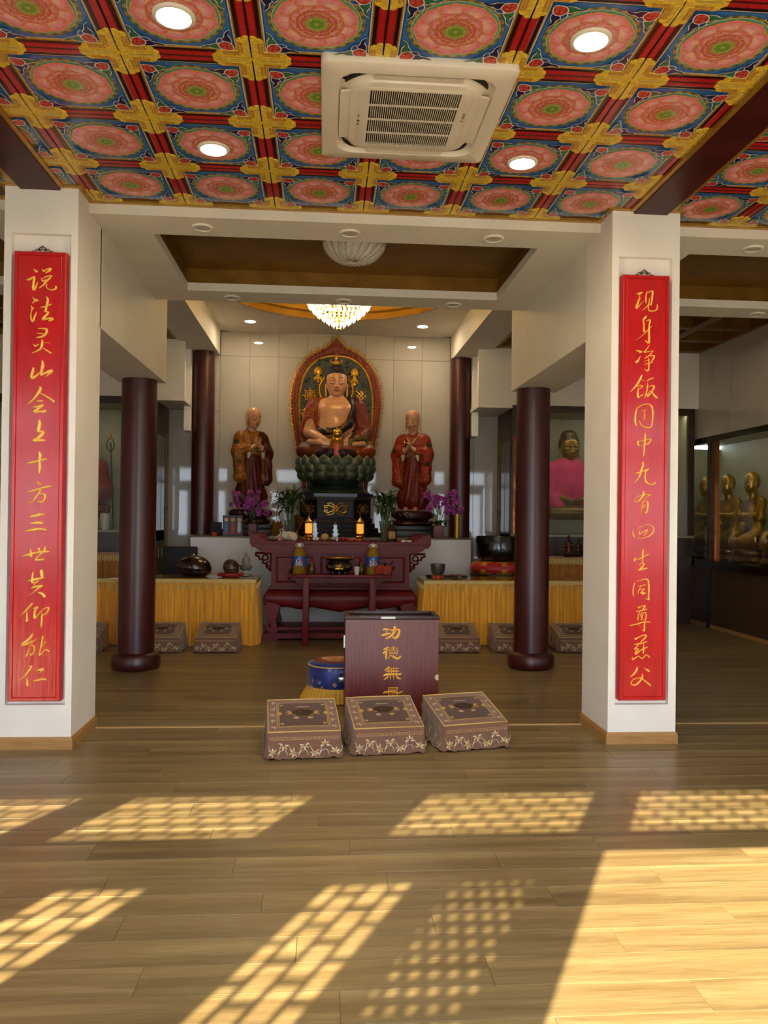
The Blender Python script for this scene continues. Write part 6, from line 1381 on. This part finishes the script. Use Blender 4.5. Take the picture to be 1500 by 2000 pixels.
# ---------------------------------------------------------------- things on the offering table
def oil_bottle(x, label):
    t = thing('oil_bottle', label, 'bottle', (x, 10.13, ZO), group='cooking oil bottles'); m = mat('oil_plastic', '#b08a2a', '#9a7420', scale=3, rough=.12, trans=.35, ior=1.3)
    MB().lathe([(.078, 0), (.086, .012), (.083, .06), (.086, .075), (.086, .22), (.084, .235), (.078, .265), (.055, .305), (.035, .33), (.028, .335), (.028, .345)], 28).build('bottle_body', m, t, 50)
    lb = MB(); lb.lathe([(.0872, .10), (.0872, .225)], 28, cap=False); lo_ = lb.build('label', mat('blue_label', '#2a4f9a', '#2044a0', scale=4, rough=.4), t, 180)
    pt_ = MB(); 
    for a, z, r, mi in ((-1.75, .165, .030, 0), (-1.35, .135, .026, 1), (-1.95, .125, .020, 1), (-1.25, .175, .018, 2), (-1.57, .195, .016, 3)):
        pt_.add([(.0880*math.cos(a+r/.086*math.cos(q)), .0880*math.sin(a+r/.086*math.cos(q)), z+r*math.sin(q)) for q in np.linspace(0, 2*PI, 14)[:-1]], [tuple(range(13))], mi)
    pt_.build('label_print', [mat('lbl_white', '#c9cdd6', rough=.4), mat('lbl_yellow', '#d2a22a', rough=.4), mat('lbl_red', '#a83024', rough=.4), mat('lbl_sky', '#5a8ac8', rough=.4)], lo_)
    MB().lathe([(.031, .3455), (.031, .372), (.027, .376)], 18).build('cap', mat('white_cap', '#d2ccc0', rough=.4), t, 50)
    MB().tube([(.03, 0, .335), (.05, 0, .35), (.048, 0, .372), (0, -.012, .3845), (-.048, 0, .372), (-.05, 0, .35), (-.03, 0, .335)], .005, 6).build('carry_ring', mat('white_cap', ''), t, 60)
oil_bottle(-.303, 'cooking oil bottle with blue label, left on the offering table'); oil_bottle(.622, 'cooking oil bottle with blue label, right behind the orange cloth')
def jar(x, y_, label):
    t = thing('brass_jar', label, 'jar', (x, y_, ZO), group='small brass jars'); m = mat('dull_brass', '#6a5426', '#4f3d1a', scale=20, rough=.35, metal=.6)
    MB().lathe([(.034, 0), (.038, .006), (.05, .05), (.048, .08), (.032, .105), (.03, .118)], 20).build('jar_body', m, t, 50); MB().lathe([(.036, .1185), (.038, .132), (.03, .14), (.012, .144)], 20).build('jar_lid', m, t, 50)
jar(-.150, 10.12, 'small brass jar beside the left oil bottle'); jar(.476, 10.17, 'small brass jar left of the right oil bottle')
t = thing('incense_burner', 'round black incense burner with gold relief and incense sticks', 'incense burner', (.194, 10.13, ZO)); m = mat('black_bronze', '#14110e', '#0c0a08', scale=14, rough=.3)
MB().lathe([(.10, .03), (.15, .05), (.166, .09), (.16, .125), (.13, .155), (.12, .165), (.155, .182), (.16, .195)], 36, sy=.62).build('bowl', m, t, 50)
MB().lathe([(.158, .1955), (.166, .20), (.166, .212), (.145, .212), (.14, .20)], 36, sy=.62, cap=False).build('gold_rim', M_goldm, t, 50); MB().lathe([(.14, .203), (.001, .206)], 24, sy=.62, cap=False).build('ash', mat('incense_ash', '#6a5f50', rough=.9), t)
for k in range(3): a = k*2*PI/3-PI/2; MB().lathe([(.02, 0), (.024, .02), (.016, .045)], 10, (.09*math.cos(a), .055*math.sin(a), 0)).build('foot', m, t, 50)
e = MB()
for q in range(14): e.ball((.05*math.cos(q*2.4)*(q/14), -.104+.0, .10+.035*math.sin(q*2.4)*(q/14)), (.012, .006, .010), 6, 4)
e.prism([(-.05, .07), (.05, .07), (.045, .078), (-.045, .078)], -.106, -.10); e.build('gold_relief', M_goldm, t, 60)
e = MB()
for sx in (-1, 1):
    for q in range(4): e.ball((sx*(.10+.012*q), -.085+.012*q, .09+.018*(q % 2)), .010, 6, 4)
    MB().tube([(sx*.15, 0, .17), (sx*.18, 0, .19), (sx*.178, 0, .215), (sx*.15, 0, .205)], .008, 6).build('ear', M_goldm, t, 60)
e.build('side_relief', M_goldm, t, 60)['kind'] = 'stuff'
for k in range(3): MB().tube([(-.03+.03*k, 0, .2), (-.03+.032*k, 0, .275+.01*(k % 2))], .003, 5).build('incense_stick', mat('incense', '#7a5a34', rough=.8), t)
t = thing('white_cup', 'white porcelain cup right of the incense burner', 'cup', (.415, 10.04, ZO)); m = mat('porcelain', '#cfcabd', rough=.2)
MB().lathe([(.026, 0), (.028, .006), (.024, .012), (.033, .04), (.035, .09), (.037, .102), (.034, .102), (.03, .05), (.001, .03)], 20).build('cup', m, t, 50); MB().lathe([(.032, .085), (.001, .086)], 16, cap=False).build('water', mat('cup_water', '#8a8a80', rough=.05), t)
lump('orange_cloth', 'crumpled orange cloth at the right end of the offering table', 'cloth', (.735, 10.03, ZO), (.115, .075, .15), mat('orange_towel', '#a8381a', '#8a2a12', scale=40, rough=.85), 8, 10)

# ---------------------------------------------------------------- things on the left yellow table
def fish(name, label, loc, w, h_, m, cushion):
    t = thing(name, label, 'wooden fish', loc); z = 0
    if cushion:
        MB().lathe([(w*.55, 0), (w*.72, .02), (w*.7, .05), (w*.4, .06)], 24, sy=.7).build('red_cushion', mat('red_cushion', '#8a1518', rough=.6), t, 180); z = .035
        for sx in (-1, 1): MB().ball((sx*w*.72, -.01, .035), (.03, .03, .028), 8, 6).build('cushion_corner', mat('red_cushion', ''), t, 180)
    s = SDF((-w*.75, -w*.6, -.02), (w*.75, w*.6, h_*1.1), w/26); s.ell((0, 0, h_*.48), (w*.5, w*.42, h_*.5), .0); s.ell((w*.12, 0, h_*.3), (w*.42, w*.40, h_*.35), w*.15)
    s._mix(np.maximum(np.abs(s.P[..., 2]-h_*.30)-h_*.025, s.dcap((-w*.2, -w*.5, h_*.3), (w*.35, -w*.5, h_*.3), w*.22, w*.22)), .004, True); s.cap((0, .0, h_*.92), (0, .0, h_*.97), w*.09, w*.07, w*.06) if not cushion else None
    V, F_ = s.net(); V = V[:]; V[:, 2] = np.maximum(V[:, 2], 0)+z; link('shell', net_mesh('shell', V, F_, m), t)
    if cushion:
        g = MB()
        for k in range(9): a = PI*k/8; g.tube([(w*.3*math.cos(a), -w*.40, z+h_*.52+h_*.2*math.sin(a)), (w*.34*math.cos(a), -w*.41, z+h_*.60+h_*.22*math.sin(a))], .006, 5)
        g.build('carved_scales', m, t, 60)
    else: MB().ball((w*.12, -w*.40, h_*.30), (w*.05, w*.03, h_*.06), 8, 5).build('sound_hole', M_black, t)
fish('wooden_fish', 'large dark brown wooden fish drum on the left yellow table', (-1.66, 10.36, ZY), .43, .275, mat('dark_walnut', '#2a120c', '#1d0b08', scale=4, rough=.22, coat=.4), False)
fish('wooden_fish', 'small carved wooden fish on a red cushion, left yellow table', (-1.17, 10.24, ZY), .19, .20, mat('carved_walnut', '#4f2f18', '#35200f', scale=20, rough=.35, bump=.3), True)
def mallet(loc, rz, label):
    t = thing('mallet', label, 'mallet', loc, rz, 'small mallets'); MB().tube([(-.12, 0, .018), (.06, 0, .02)], .007, 6).build('stick', M_brown, t, 60); MB().ball((.075, 0, .024), (.03, .022, .022), 10, 7).build('knob', mat('mallet_knob', '#7a5a2a', rough=.4), t, 180)
mallet((-.975, 10.12, ZY), .5, 'small wooden mallet beside the carved wooden fish'); mallet((1.66, 10.16, ZY), -.4, 'small dark mallet beside the bronze bowl')
t = thing('glass_lotus_lamp', 'clear glass lotus lamp at the end of the left yellow table', 'lamp', (-1.005, 10.50, ZY)); MB().lathe([(.05, 0), (.055, .01), (.03, .03), (.03, .06), (.075, .10), (.085, .14), (.07, .145)], 20).build('bowl', M_clear, t, 50)
MB().lathe([(.045, .1), (.05, .16), (.048, .22), (.02, .26), (.018, .29), (.001, .30)], 20).build('chimney', mat('frosted_glass', '#b0aea0', rough=.25, trans=.6, ior=1.2), t, 50)
pm = MB(); pm.add([(-.03, 0, 0), (.03, 0, 0), (.025, -.035, .05), (0, -.055, .085), (-.025, -.035, .05)], [(0, 1, 2, 3, 4)]); pme = pm.mesh('glass_petal', M_clear)
for k in range(9): a = 2*PI*k/9; o = link('glass_petal', pme, t, (.06*math.cos(a), .06*math.sin(a), .075)); o.rotation_euler = (0, 0, a+PI/2)
t = thing('office_chair', 'black office chair behind the left yellow table', 'chair', (-1.99, 11.12, 0)); m = mat('navy_mesh', '#12131c', '#0d0e15', scale=60, rough=.7)
MB().box(-.24, .24, .17, .22, .56, 1.16, ch=.02).build('backrest', m, t, 40); MB().box(-.25, .25, -.25, .22, .43, .50, ch=.02).build('seat', m, t, 40)
for sx in (-1, 1): MB().tube([(sx*.27, .20, .72), (sx*.28, .05, .80), (sx*.28, -.16, .80), (sx*.27, -.18, .70), (sx*.25, -.05, .46)], .018, 8).build('armrest', M_black, t, 60)
MB().tube([(0, 0, .06), (0, 0, .43)], .03, 10).build('post', M_black, t, 60)
for k in range(5): a = 2*PI*k/5; lg = MB().tube([(0, 0, .09), (.27*math.cos(a), .27*math.sin(a), .065)], [.025, .016], 8).build('leg', M_black, t, 60); MB().ball((.27*math.cos(a), .27*math.sin(a), .03), .03, 8, 6).build('caster', M_black, lg, 180)

# ---------------------------------------------------------------- things by the right yellow table
def diamond_cushion(t, r, z, h_, n):
    m1, m2 = mat('cushion_red', '#a01a1a', rough=.5), mat('cushion_yellow', '#c08a1c', rough=.5)
    vs = []; fs = []; mi = []; N = n*8; pr = [(r*.8, 0), (r*.95, h_*.15), (r, h_*.4), (r*.97, h_*.7), (r*.85, h_*.92), (r*.6, h_)]
    for q, zz in pr:
        for i in range(N): vs.append((q*math.cos(2*PI*i/N), q*math.sin(2*PI*i/N), z+zz))
    mb = MB()
    for j in range(len(pr)-1):
        for i in range(N):
            v = (j+.5)/(len(pr)-1); u = ((i+.5)/8) % 1; mb_i = 0 if abs(u-.5)*2+abs(v-.5)*1.6 < .95 else 1; fs.append((j*N+i, j*N+(i+1) % N, (j+1)*N+(i+1) % N, (j+1)*N+i)); mi.append(mb_i)
    mb.v = vs; mb.f = fs+[tuple((len(pr)-1)*N+i for i in range(N))]; mb.m = mi+[1]; mb.build('cushion', [m1, m2], t, 180)
t = thing('singing_bowl', 'small grey bronze bowl on a patterned cushion, right yellow table', 'bowl', (1.46, 10.20, ZY)); diamond_cushion(t, .085, 0, .05, 8)
MB().lathe([(.05, .0505), (.075, .065), (.088, .10), (.094, .16), (.096, .19), (.09, .19), (.08, .10), (.001, .07)], 28).build('bowl', mat('grey_bronze', '#5c5a4e', '#4c4a40', scale=14, rough=.4, metal=.5), t, 50)
t = thing('red_tray', 'red booklet on a dark tray behind the small bronze bowl', 'tray', (1.62, 10.5, ZY)); MB().box(-.26, .26, -.10, .10, 0, .022, ch=.004).build('tray', M_blk, t); MB().box(.06, .2, -.08, .04, .0225, .035, ch=.002).build('booklet', mat('red_booklet', '#7a1c18', rough=.5), t)
t = thing('great_singing_bowl', 'large black singing bowl on a red and yellow cushion behind the right table', 'singing bowl', (2.45, 11.12, 0))
MB().lathe([(.36, 0), (.38, .02), (.36, .10), (.34, .70), (.37, .76), (.40, .80), (.40, .83)], 32).build('stand', M_brown, t, 50); diamond_cushion(t, .40, .831, .175, 8)
MB().lathe([(.20, 1.007), (.29, 1.03), (.335, 1.10), (.34, 1.20), (.325, 1.30), (.318, 1.345), (.305, 1.35), (.30, 1.30), (.001, 1.10)], 40).build('bowl', mat('black_iron_bowl', '#0e0a08', '#090605', scale=6, rough=.2, coat=.3), t, 60)

# ---------------------------------------------------------------- glass cases beside the altar
def case_statue(name, label, loc, robe_col, extra=None):
    t = thing(name, label, 'statue', loc)
    s = SDF((-.56, -.48, .0), (.56, .30, 1.0), .016); s.ell((0, .02, .55), (.27, .18, .38), .03); s.cap((-.25, .02, .82), (.25, .02, .82), .10, .10, .06); s.cap((0, .02, .84), (0, 0, .98), .10, .09, .05)
    s.ell((0, -.08, .12), (.50, .36, .14), .05)
    for sx in (-1, 1): s.chain([(sx*.30, .02, .8), (sx*.38, -.04, .42), (sx*.10, -.30, .30)], [.10, .09, .055], .03); hand(s, (sx*.12, -.30, .29), (-sx, -.1, 0), (0, -.5, .4), .2, sc=1.2)
    V, F_ = s.net(); link('body', joinnets('body', [(V, F_, flat_col(V, '#8a6a24')), head_net('gilt', .98, .08, 0, (0, -.005, .97), '#9a7a2c')], mat('gilt_statue', '#ffffff', '#d0d0d0', scale=9, attr='Col', rough=.35, metal=.35)), t)
    s = SDF((-.21, -.25, 1.05), (.21, .26, 1.48), .01); s.ell((0, .012, 1.20), (.168, .20, .20), 0); s.ell((0, .02, 1.37), (.115, .125, .07), .06); P = s.P; s.F = np.maximum(s.F, (1.255-np.clip((P[..., 1]+.07)/.06, 0, 1)*.15-P[..., 2])*.9); V, F_ = s.net()
    link('hair', net_mesh('hair', V, F_, mat('dark_gilt_hair', '#2a2418', '#5a451c', scale=14, rough=.45, bump=.6, bscale=40)), t)
    s = SDF((-.58, -.44, .02), (.58, .34, .99), .016); P = s.P; s.cap((-.26, .03, .80), (.26, .03, .80), .125, .125, .06); s.cap((0, .03, .90), (0, .02, .93), .115, .105, .04); s.cap((0, .03, .75), (0, -.02, .12), .28, .44, .08, sq=(1, 1.3, 1)); s.chain([(-.31, .02, .8), (-.40, -.03, .42), (-.30, -.16, .33)], [.125, .125, .11], .06); s.chain([(.31, .02, .8), (.40, -.03, .42), (.30, -.16, .33)], [.125, .125, .11], .06)
    s.F += .010*np.sin(np.arctan2(P[..., 1]-.2, P[..., 0])*16)*np.clip((.75-P[..., 2])*3, 0, 1); s._mix(s.dcap((0, -.34, .52), (0, -.42, .1), .10, .22), .02, True); V, F_ = s.net()
    link('cape', net_mesh('cape', V, F_, mat('cape_'+robe_col[1:], robe_col, rough=.6, sheen=.3)), t); return t
M_gcase = M_glass
for sgn in (-1, 1):
    mir = lambda a, b: (a, b) if sgn > 0 else (.34-b, .34-a)
    nm = 'right' if sgn > 0 else 'left'
    x0, x1 = mir(2.842, 5.71); cx = (x0+x1)/2
    t = thing('glass_case', 'brown framed glass case %s of the altar with a robed statue inside' % nm, 'display case', (cx, 12.03, 0), group='glass cases flanking the altar')
    def b(name, xa, xb, ya, yb, za, zb, m): a_, b_ = mir(xa, xb); return MB().box(a_-cx, b_-cx, ya-12.03, yb-12.03, za, zb).build(name, m, t)
    b('base_cabinet', 2.842, 5.71, 12.10, 13.04, 0, 1.33, M_brown); b('sill', 2.842, 5.71, 12.03, 13.04, 1.3305, 1.365, M_brass if False else mat('pale_sill', '#8a8468', rough=.4))
    b('top_frame', 2.842, 5.71, 12.031, 12.10, 3.225, 3.334, M_brown); b('stile', 2.842, 2.955, 12.031, 12.10, 1.366, 3.2245, M_brown); b('copper_band', 2.862, 2.935, 12.018, 12.0305, 1.37, 2.88, M_copper); b('stile', 5.61, 5.71, 12.031, 12.10, 1.366, 3.2245, M_brown)
    b('lining', 2.96, 5.69, 13.02, 13.05, 1.366, 3.33, M_pale); b('side_lining', 5.62, 5.70, 12.11, 13.015, 1.366, 3.33, M_pale); b('case_ceiling', 2.96, 5.61, 12.11, 13.015, 3.25, 3.33, M_pale)
    b('light_box', 3.0, 5.6, 12.115, 12.18, 3.242, 3.2495, mat('case_strip_light', '#e8e6d0', emit='#f2ecc8', estr=1.6*LAMP)); b('pane', 2.9555, 5.6095, 12.06, 12.068, 1.366, 3.2245, M_gcase)
    # the side wall of the recess with its door
    xa, xb = (2.842, 2.92) if sgn > 0 else (-2.58, -2.502)
    w = B('wall_recess', xa, xb, 12.11, 13.05, 0, 3.284, M_brown) if False else None
    fx = 2.842 if sgn > 0 else -2.502; d = -sgn
    def bb(name, off0, off1, ya, yb, za, zb, m, par): a_, b_ = sorted((fx+d*off0, fx+d*off1)); return MB().box(a_, b_, ya, yb, za, zb).build(name, m, par)
    dr = struct(MB().box(min(fx, fx-d*.05), max(fx, fx-d*.05), 12.11, 13.05, 0, 3.284).build('door_%d' % (20+sgn), M_brown))
    bb('door_glass', 0.0005, .012, 12.14, 12.44, 1.36, 2.80, mat('dusky_glass', '#4a4a3c', rough=.08, spec=.6), dr); bb('door_glass', .0005, .012, 12.47, 12.76, 1.36, 2.80, mat('dusky_glass', ''), dr)
    bb('door_jamb', .0005, .03, 12.80, 12.90, 0, 2.87, mat('olive_jamb', '#6a5426', rough=.45), dr); bb('hinge', .031, .04, 12.83, 12.87, 2.50, 2.62, M_black, dr); bb('hinge', .031, .04, 12.83, 12.87, 1.62, 1.74, M_black, dr)
    bb('door_panel', .0005, .012, 12.16, 12.74, .25, 1.20, mat('olive_panel', '#4a3c22', rough=.5), dr)
    for yy in (12.3, 12.55): bb('sticker', .0125, .014, yy, yy+.06, .95, 1.08, mat('white_sticker', '#b8b4a4', rough=.5), dr)
case_statue('robed_statue', 'gilded statue in a bright pink cape inside the right glass case', (3.895, 12.58, 1.59), '#d03068')
case_statue('robed_statue', 'statue in a dark red cape inside the left glass case', (-3.75, 12.58, 1.52), '#7a1418')
t = thing('ringed_staff', 'gold tipped ringed staff beside the red caped statue', 'staff', (-3.13, 12.30, 1.366)); MB().tube([(-.02, 0, 0), (-.08, 0, 1.30)], .012, 8).build('shaft', M_colred, t, 60); MB().tube([(-.082+.06*math.cos(q)*.9, 0, 1.27+.10*math.sin(q)) for q in np.linspace(0, 2*PI, 16)[:-1]], .009, 6, closed=True).build('ring', M_bronze, t, 60); MB().lathe([(.014, 1.36), (.02, 1.39), (.008, 1.43), (.001, 1.5)], 10, (-.082, 0, 0)).build('finial', M_brass, t, 60)
# offering ledges in front of the cases
def ledge(x0, x1, label, seed):
    cx = (x0+x1)/2; t = thing('offering_ledge', label, 'table', (cx, 11.45, 0), group='orange cloth ledges'); hw = (x1-x0)/2; m = mat('orange_velvet', '#b8741a', '#9a5a0e', scale=5, stretch=(9, 9, .7), rough=.65, sheen=.3)
    vs = []; n = 80
    for z in (1.04, 1.0, .8, .4, .01):
        for i in range(n+1): vs.append((-hw+2*hw*i/n, (-.0 if z > 1 else .014*math.sin(i*.9+seed)-.012), z))
    mb = MB(); mb.add(vs, [(j*(n+1)+i, (j+1)*(n+1)+i, (j+1)*(n+1)+i+1, j*(n+1)+i+1) for j in range(4) for i in range(n)]); mb.box(-hw, hw, 0, .55, 1.02, 1.04); mb.build('cloth', m, t, 60)
    fr = MB()
    for k in range(int(2*hw/.03)): x = -hw+.015+.03*k; fr.box(x-.011, x+.011, -.035, -.03, .955-.012*(k % 2), 1.03)
    o = fr.build('fringe', M_tass, t); o['kind'] = 'stuff'; return t
ledge(2.98, 4.7, 'ledge with orange fringed cloth before the right glass case', 1); ledge(-4.4, -2.75, 'ledge with orange fringed cloth before the left glass case', 2)
# small gilt figurines on the right ledge
def figurine(loc, sc, m, label, seed):
    R2 = random.Random(seed); t = thing('figurine', label, 'figurine', loc, R2.uniform(-.4, .4), 'figurines on the right ledge'); s = SDF((-.12, -.12, .04), (.12, .12, .42), .0105)
    s.cap((0, 0, .08), (0, 0, .2), .055, .05, .02); s.ell((0, -.01, .24), (.06, .045, .055), .03); s.ell((0, -.01, .335), (.034, .036, .042), .012); s.ell((0, 0, .37), (.022, .022, .03), .012)
    for sx in (-1, 1): s.chain([(sx*.055, 0, .26), (sx*.085, -.03, .19), (sx*.03, -.075, .20)], [.02, .018, .014], .012); s.chain([(sx*.03, 0, .1), (sx*.07, -.06, .08), (sx*.01, -.09, .07)], [.04, .03, .022], .015)
    V, F_ = s.net(); link('figure', net_mesh('figure', V*sc, F_, m), t); MB().lathe([(.085*sc, 0), (.095*sc, .012*sc), (.08*sc, .03*sc), (.09*sc, .05*sc), (.07*sc, .062*sc)], 18).build('base', m, t, 50)
mg, mr = mat('dark_gilt', '#7a5a1c', '#5a3f12', scale=16, rough=.35, metal=.6), mat('red_bronze', '#4a1c10', '#35140c', scale=16, rough=.35, metal=.3)
figurine((3.62, 11.66, 1.041), .82, mr, 'red-brown seated figurine, leftmost on the right ledge', 1); figurine((3.80, 11.78, 1.041), .7, mr, 'red-brown figurine second from left on the right ledge', 2); figurine((4.16, 11.70, 1.041), 1.05, mg, 'gilt seated figurine tallest on the right ledge', 3)
t = thing('fruit_bowl', 'bowl of oranges on the right ledge', 'bowl', (3.96, 11.60, 1.041)); MB().lathe([(.04, 0), (.045, .006), (.09, .045), (.10, .06), (.094, .06), (.04, .02), (.001, .015)], 20).build('bowl', M_clear, t, 50)
for k in range(5): a = k*2*PI/5; tag(MB().ball((3.96+.045*math.cos(a)*(k > 0), 11.60+.045*math.sin(a)*(k > 0), 1.105+.0*(k > 0)+.03*(k == 0)), .033, 10, 7).build('orange_fruit', mat('orange_peel', '#b8641c', rough=.5), None, 180), 'small orange in the bowl on the right ledge', 'fruit', 'oranges on the right ledge')
t = thing('flower_vase', 'white vase with dry flowers on the left case sill', 'vase', (-3.24, 12.17, 1.366)); MB().lathe([(.05, 0), (.06, .02), (.075, .2), (.07, .24)], 18).build('vase', mat('porcelain', ''), t, 50); f = MB()
for k in range(14): f.ball((.05*math.cos(k*2.4), .05*math.sin(k*2.4), .27+.03*(k % 3)), .028, 6, 4)
f.build('flowers', mat('dry_flowers', '#5a4032', '#7a4a34', scale=20, rough=.8), t, 180)

# ---------------------------------------------------------------- long case in the right wall with gilt arhats
cs = thing('display_cabinet', 'long dark framed glass case with gilt figures in the right wall', 'display case', (XWR, 8.1, 0))
def cb_(name, xa, xb, ya, yb, za, zb, m): return MB().box(xa, xb, ya-8.1, yb-8.1, za, zb).build(name, m, cs)
cb_('lower_panel', .02, .06, 8.1, 13.05, 0, .895, mat('dark_laminate', '#4a3620', '#3e2c19', scale=3, rough=.5)); cb_('skirting', 0, .02, 8.1, 13.05, 0, .05, M_wood)
cb_('ledge_board', -.05, .12, 8.1, 13.05, .8955, 1.005, mat('dark_ledge', '#1c110b', rough=.2)); cb_('top_rail', -.02, .08, 8.1, 13.05, 2.785, 2.868, mat('dark_ledge', ''))
for yy in (11.62, 8.9): cb_('post', -.02, .08, yy, yy+.09, 0, 2.784, mat('dark_ledge', '')); cb_('copper_band', -.012, .06, yy-.13, yy-.005, 1.006, 2.784, M_copper)
cb_('pane', .03, .036, 8.1, 13.05, 1.006, 2.784, M_glass); cb_('back_lining', .86, .89, 8.1, 13.05, .9, 2.9, M_pale); cb_('floor_board', .04, .86, 8.1, 13.05, .98, 1.004, M_brown); cb_('inner_ceiling', .101, .86, 8.1, 13.05, 2.865, 2.9, M_pale); cb_('end_lining', .04, .86, 13.02, 13.05, 1.005, 2.80, M_pale); cb_('end_lining', .04, .86, 8.05, 8.1, 1.005, 2.80, M_pale)
cb_('strip_light', .102, .14, 8.2, 12.9, 2.845, 2.8645, mat('case_strip_light', ''))
M_arh = mat('arhat_gilt', '#a8801c', '#86640f', scale=7, rough=.34, metal=.55)
def arhat():
    t = thing('arhat_statue', '', 'statue', (0, 0, 0)); s = SDF((-.40, -.42, 0), (.40, .30, .98), .013)
    s.ell((0, .02, .52), (.19, .14, .26), .03); s.cap((-.16, .02, .70), (.16, .02, .70), .085, .085, .05); s.cap((0, .02, .72), (0, -.01, .84), .065, .06, .04)
    for sx in (-1, 1): s.chain([(sx*.22, .02, .69), (sx*.27, -.04, .46), (sx*.06, -.23, .50)], [.08, .082, .045], .03); s.chain([(sx*.12, .0, .16), (sx*.30, -.14, .17), (sx*.10, -.30, .10)], [.12, .11, .08], .05); s.chain([(sx*.25, -.05, .45), (sx*.26, -.08, .25)], [.07, .09], .05)
    s.ell((0, -.08, .08), (.34, .28, .10), .05); hand(s, (-.05, -.23, .50), (.15, -.2, 1), (1, .3, 0), .1, sc=.9); hand(s, (.07, -.23, .47), (-1, -.3, .1), (0, -.4, .6), .3, sc=.9); P = s.P; s.F += .010*np.sin(48*(P[..., 2]*.5+P[..., 0]*.6-P[..., 1]*.5))*np.clip((.72-P[..., 2])*4, 0, 1)
    V, F_ = s.net(); hv, hf, hc = head_net('monk', .74, .05, 0, (0, -.02, .84), '#a8801c', .008); link('figure', joinnets('figure', [(V, F_, flat_col(V, '#a8801c')), (hv, hf, hc)], M_arh), t); return t
ar = arhat(); L_ = [(12.58, 'gilt seated arhat statue deepest in the right wall case', -1.5), (11.88, 'gilt seated arhat statue behind the copper post of the wall case', -1.4), (11.18, 'gilt seated arhat statue nearest the frame with face in full profile', -1.55), (10.35, 'gilt seated arhat statue cut off by the right picture edge', -1.57)]
ar.scale = (.84, .84, .98); ar.location = (XWR+.42, L_[0][0], 1.20); ar.rotation_euler = (0, 0, L_[0][2]); ar['label'] = L_[0][1]; ar['group'] = 'gilt arhats in the wall case'
for y_, lb, rz in L_[1:]: dup(ar, (XWR+.42, y_, 1.20), rz, lb, 'gilt arhats in the wall case')
for k, (y_, lb, rz) in enumerate(L_):
    o = MB().lathe([(.31, 0), (.335, .03), (.31, .08), (.28, .10), (.30, .15), (.28, .194)], 28, sy=1).build('rock_seat', mat('dark_gilt', ''), None, 50); o.location = (XWR+.42, y_, 1.0045); tag(o, ('dark gilt round seat under the ' + ('deepest arhat', 'arhat behind the copper post', 'arhat in full profile', 'arhat at the picture edge')[k] + ' of the wall case'), 'seat', 'arhat seats')
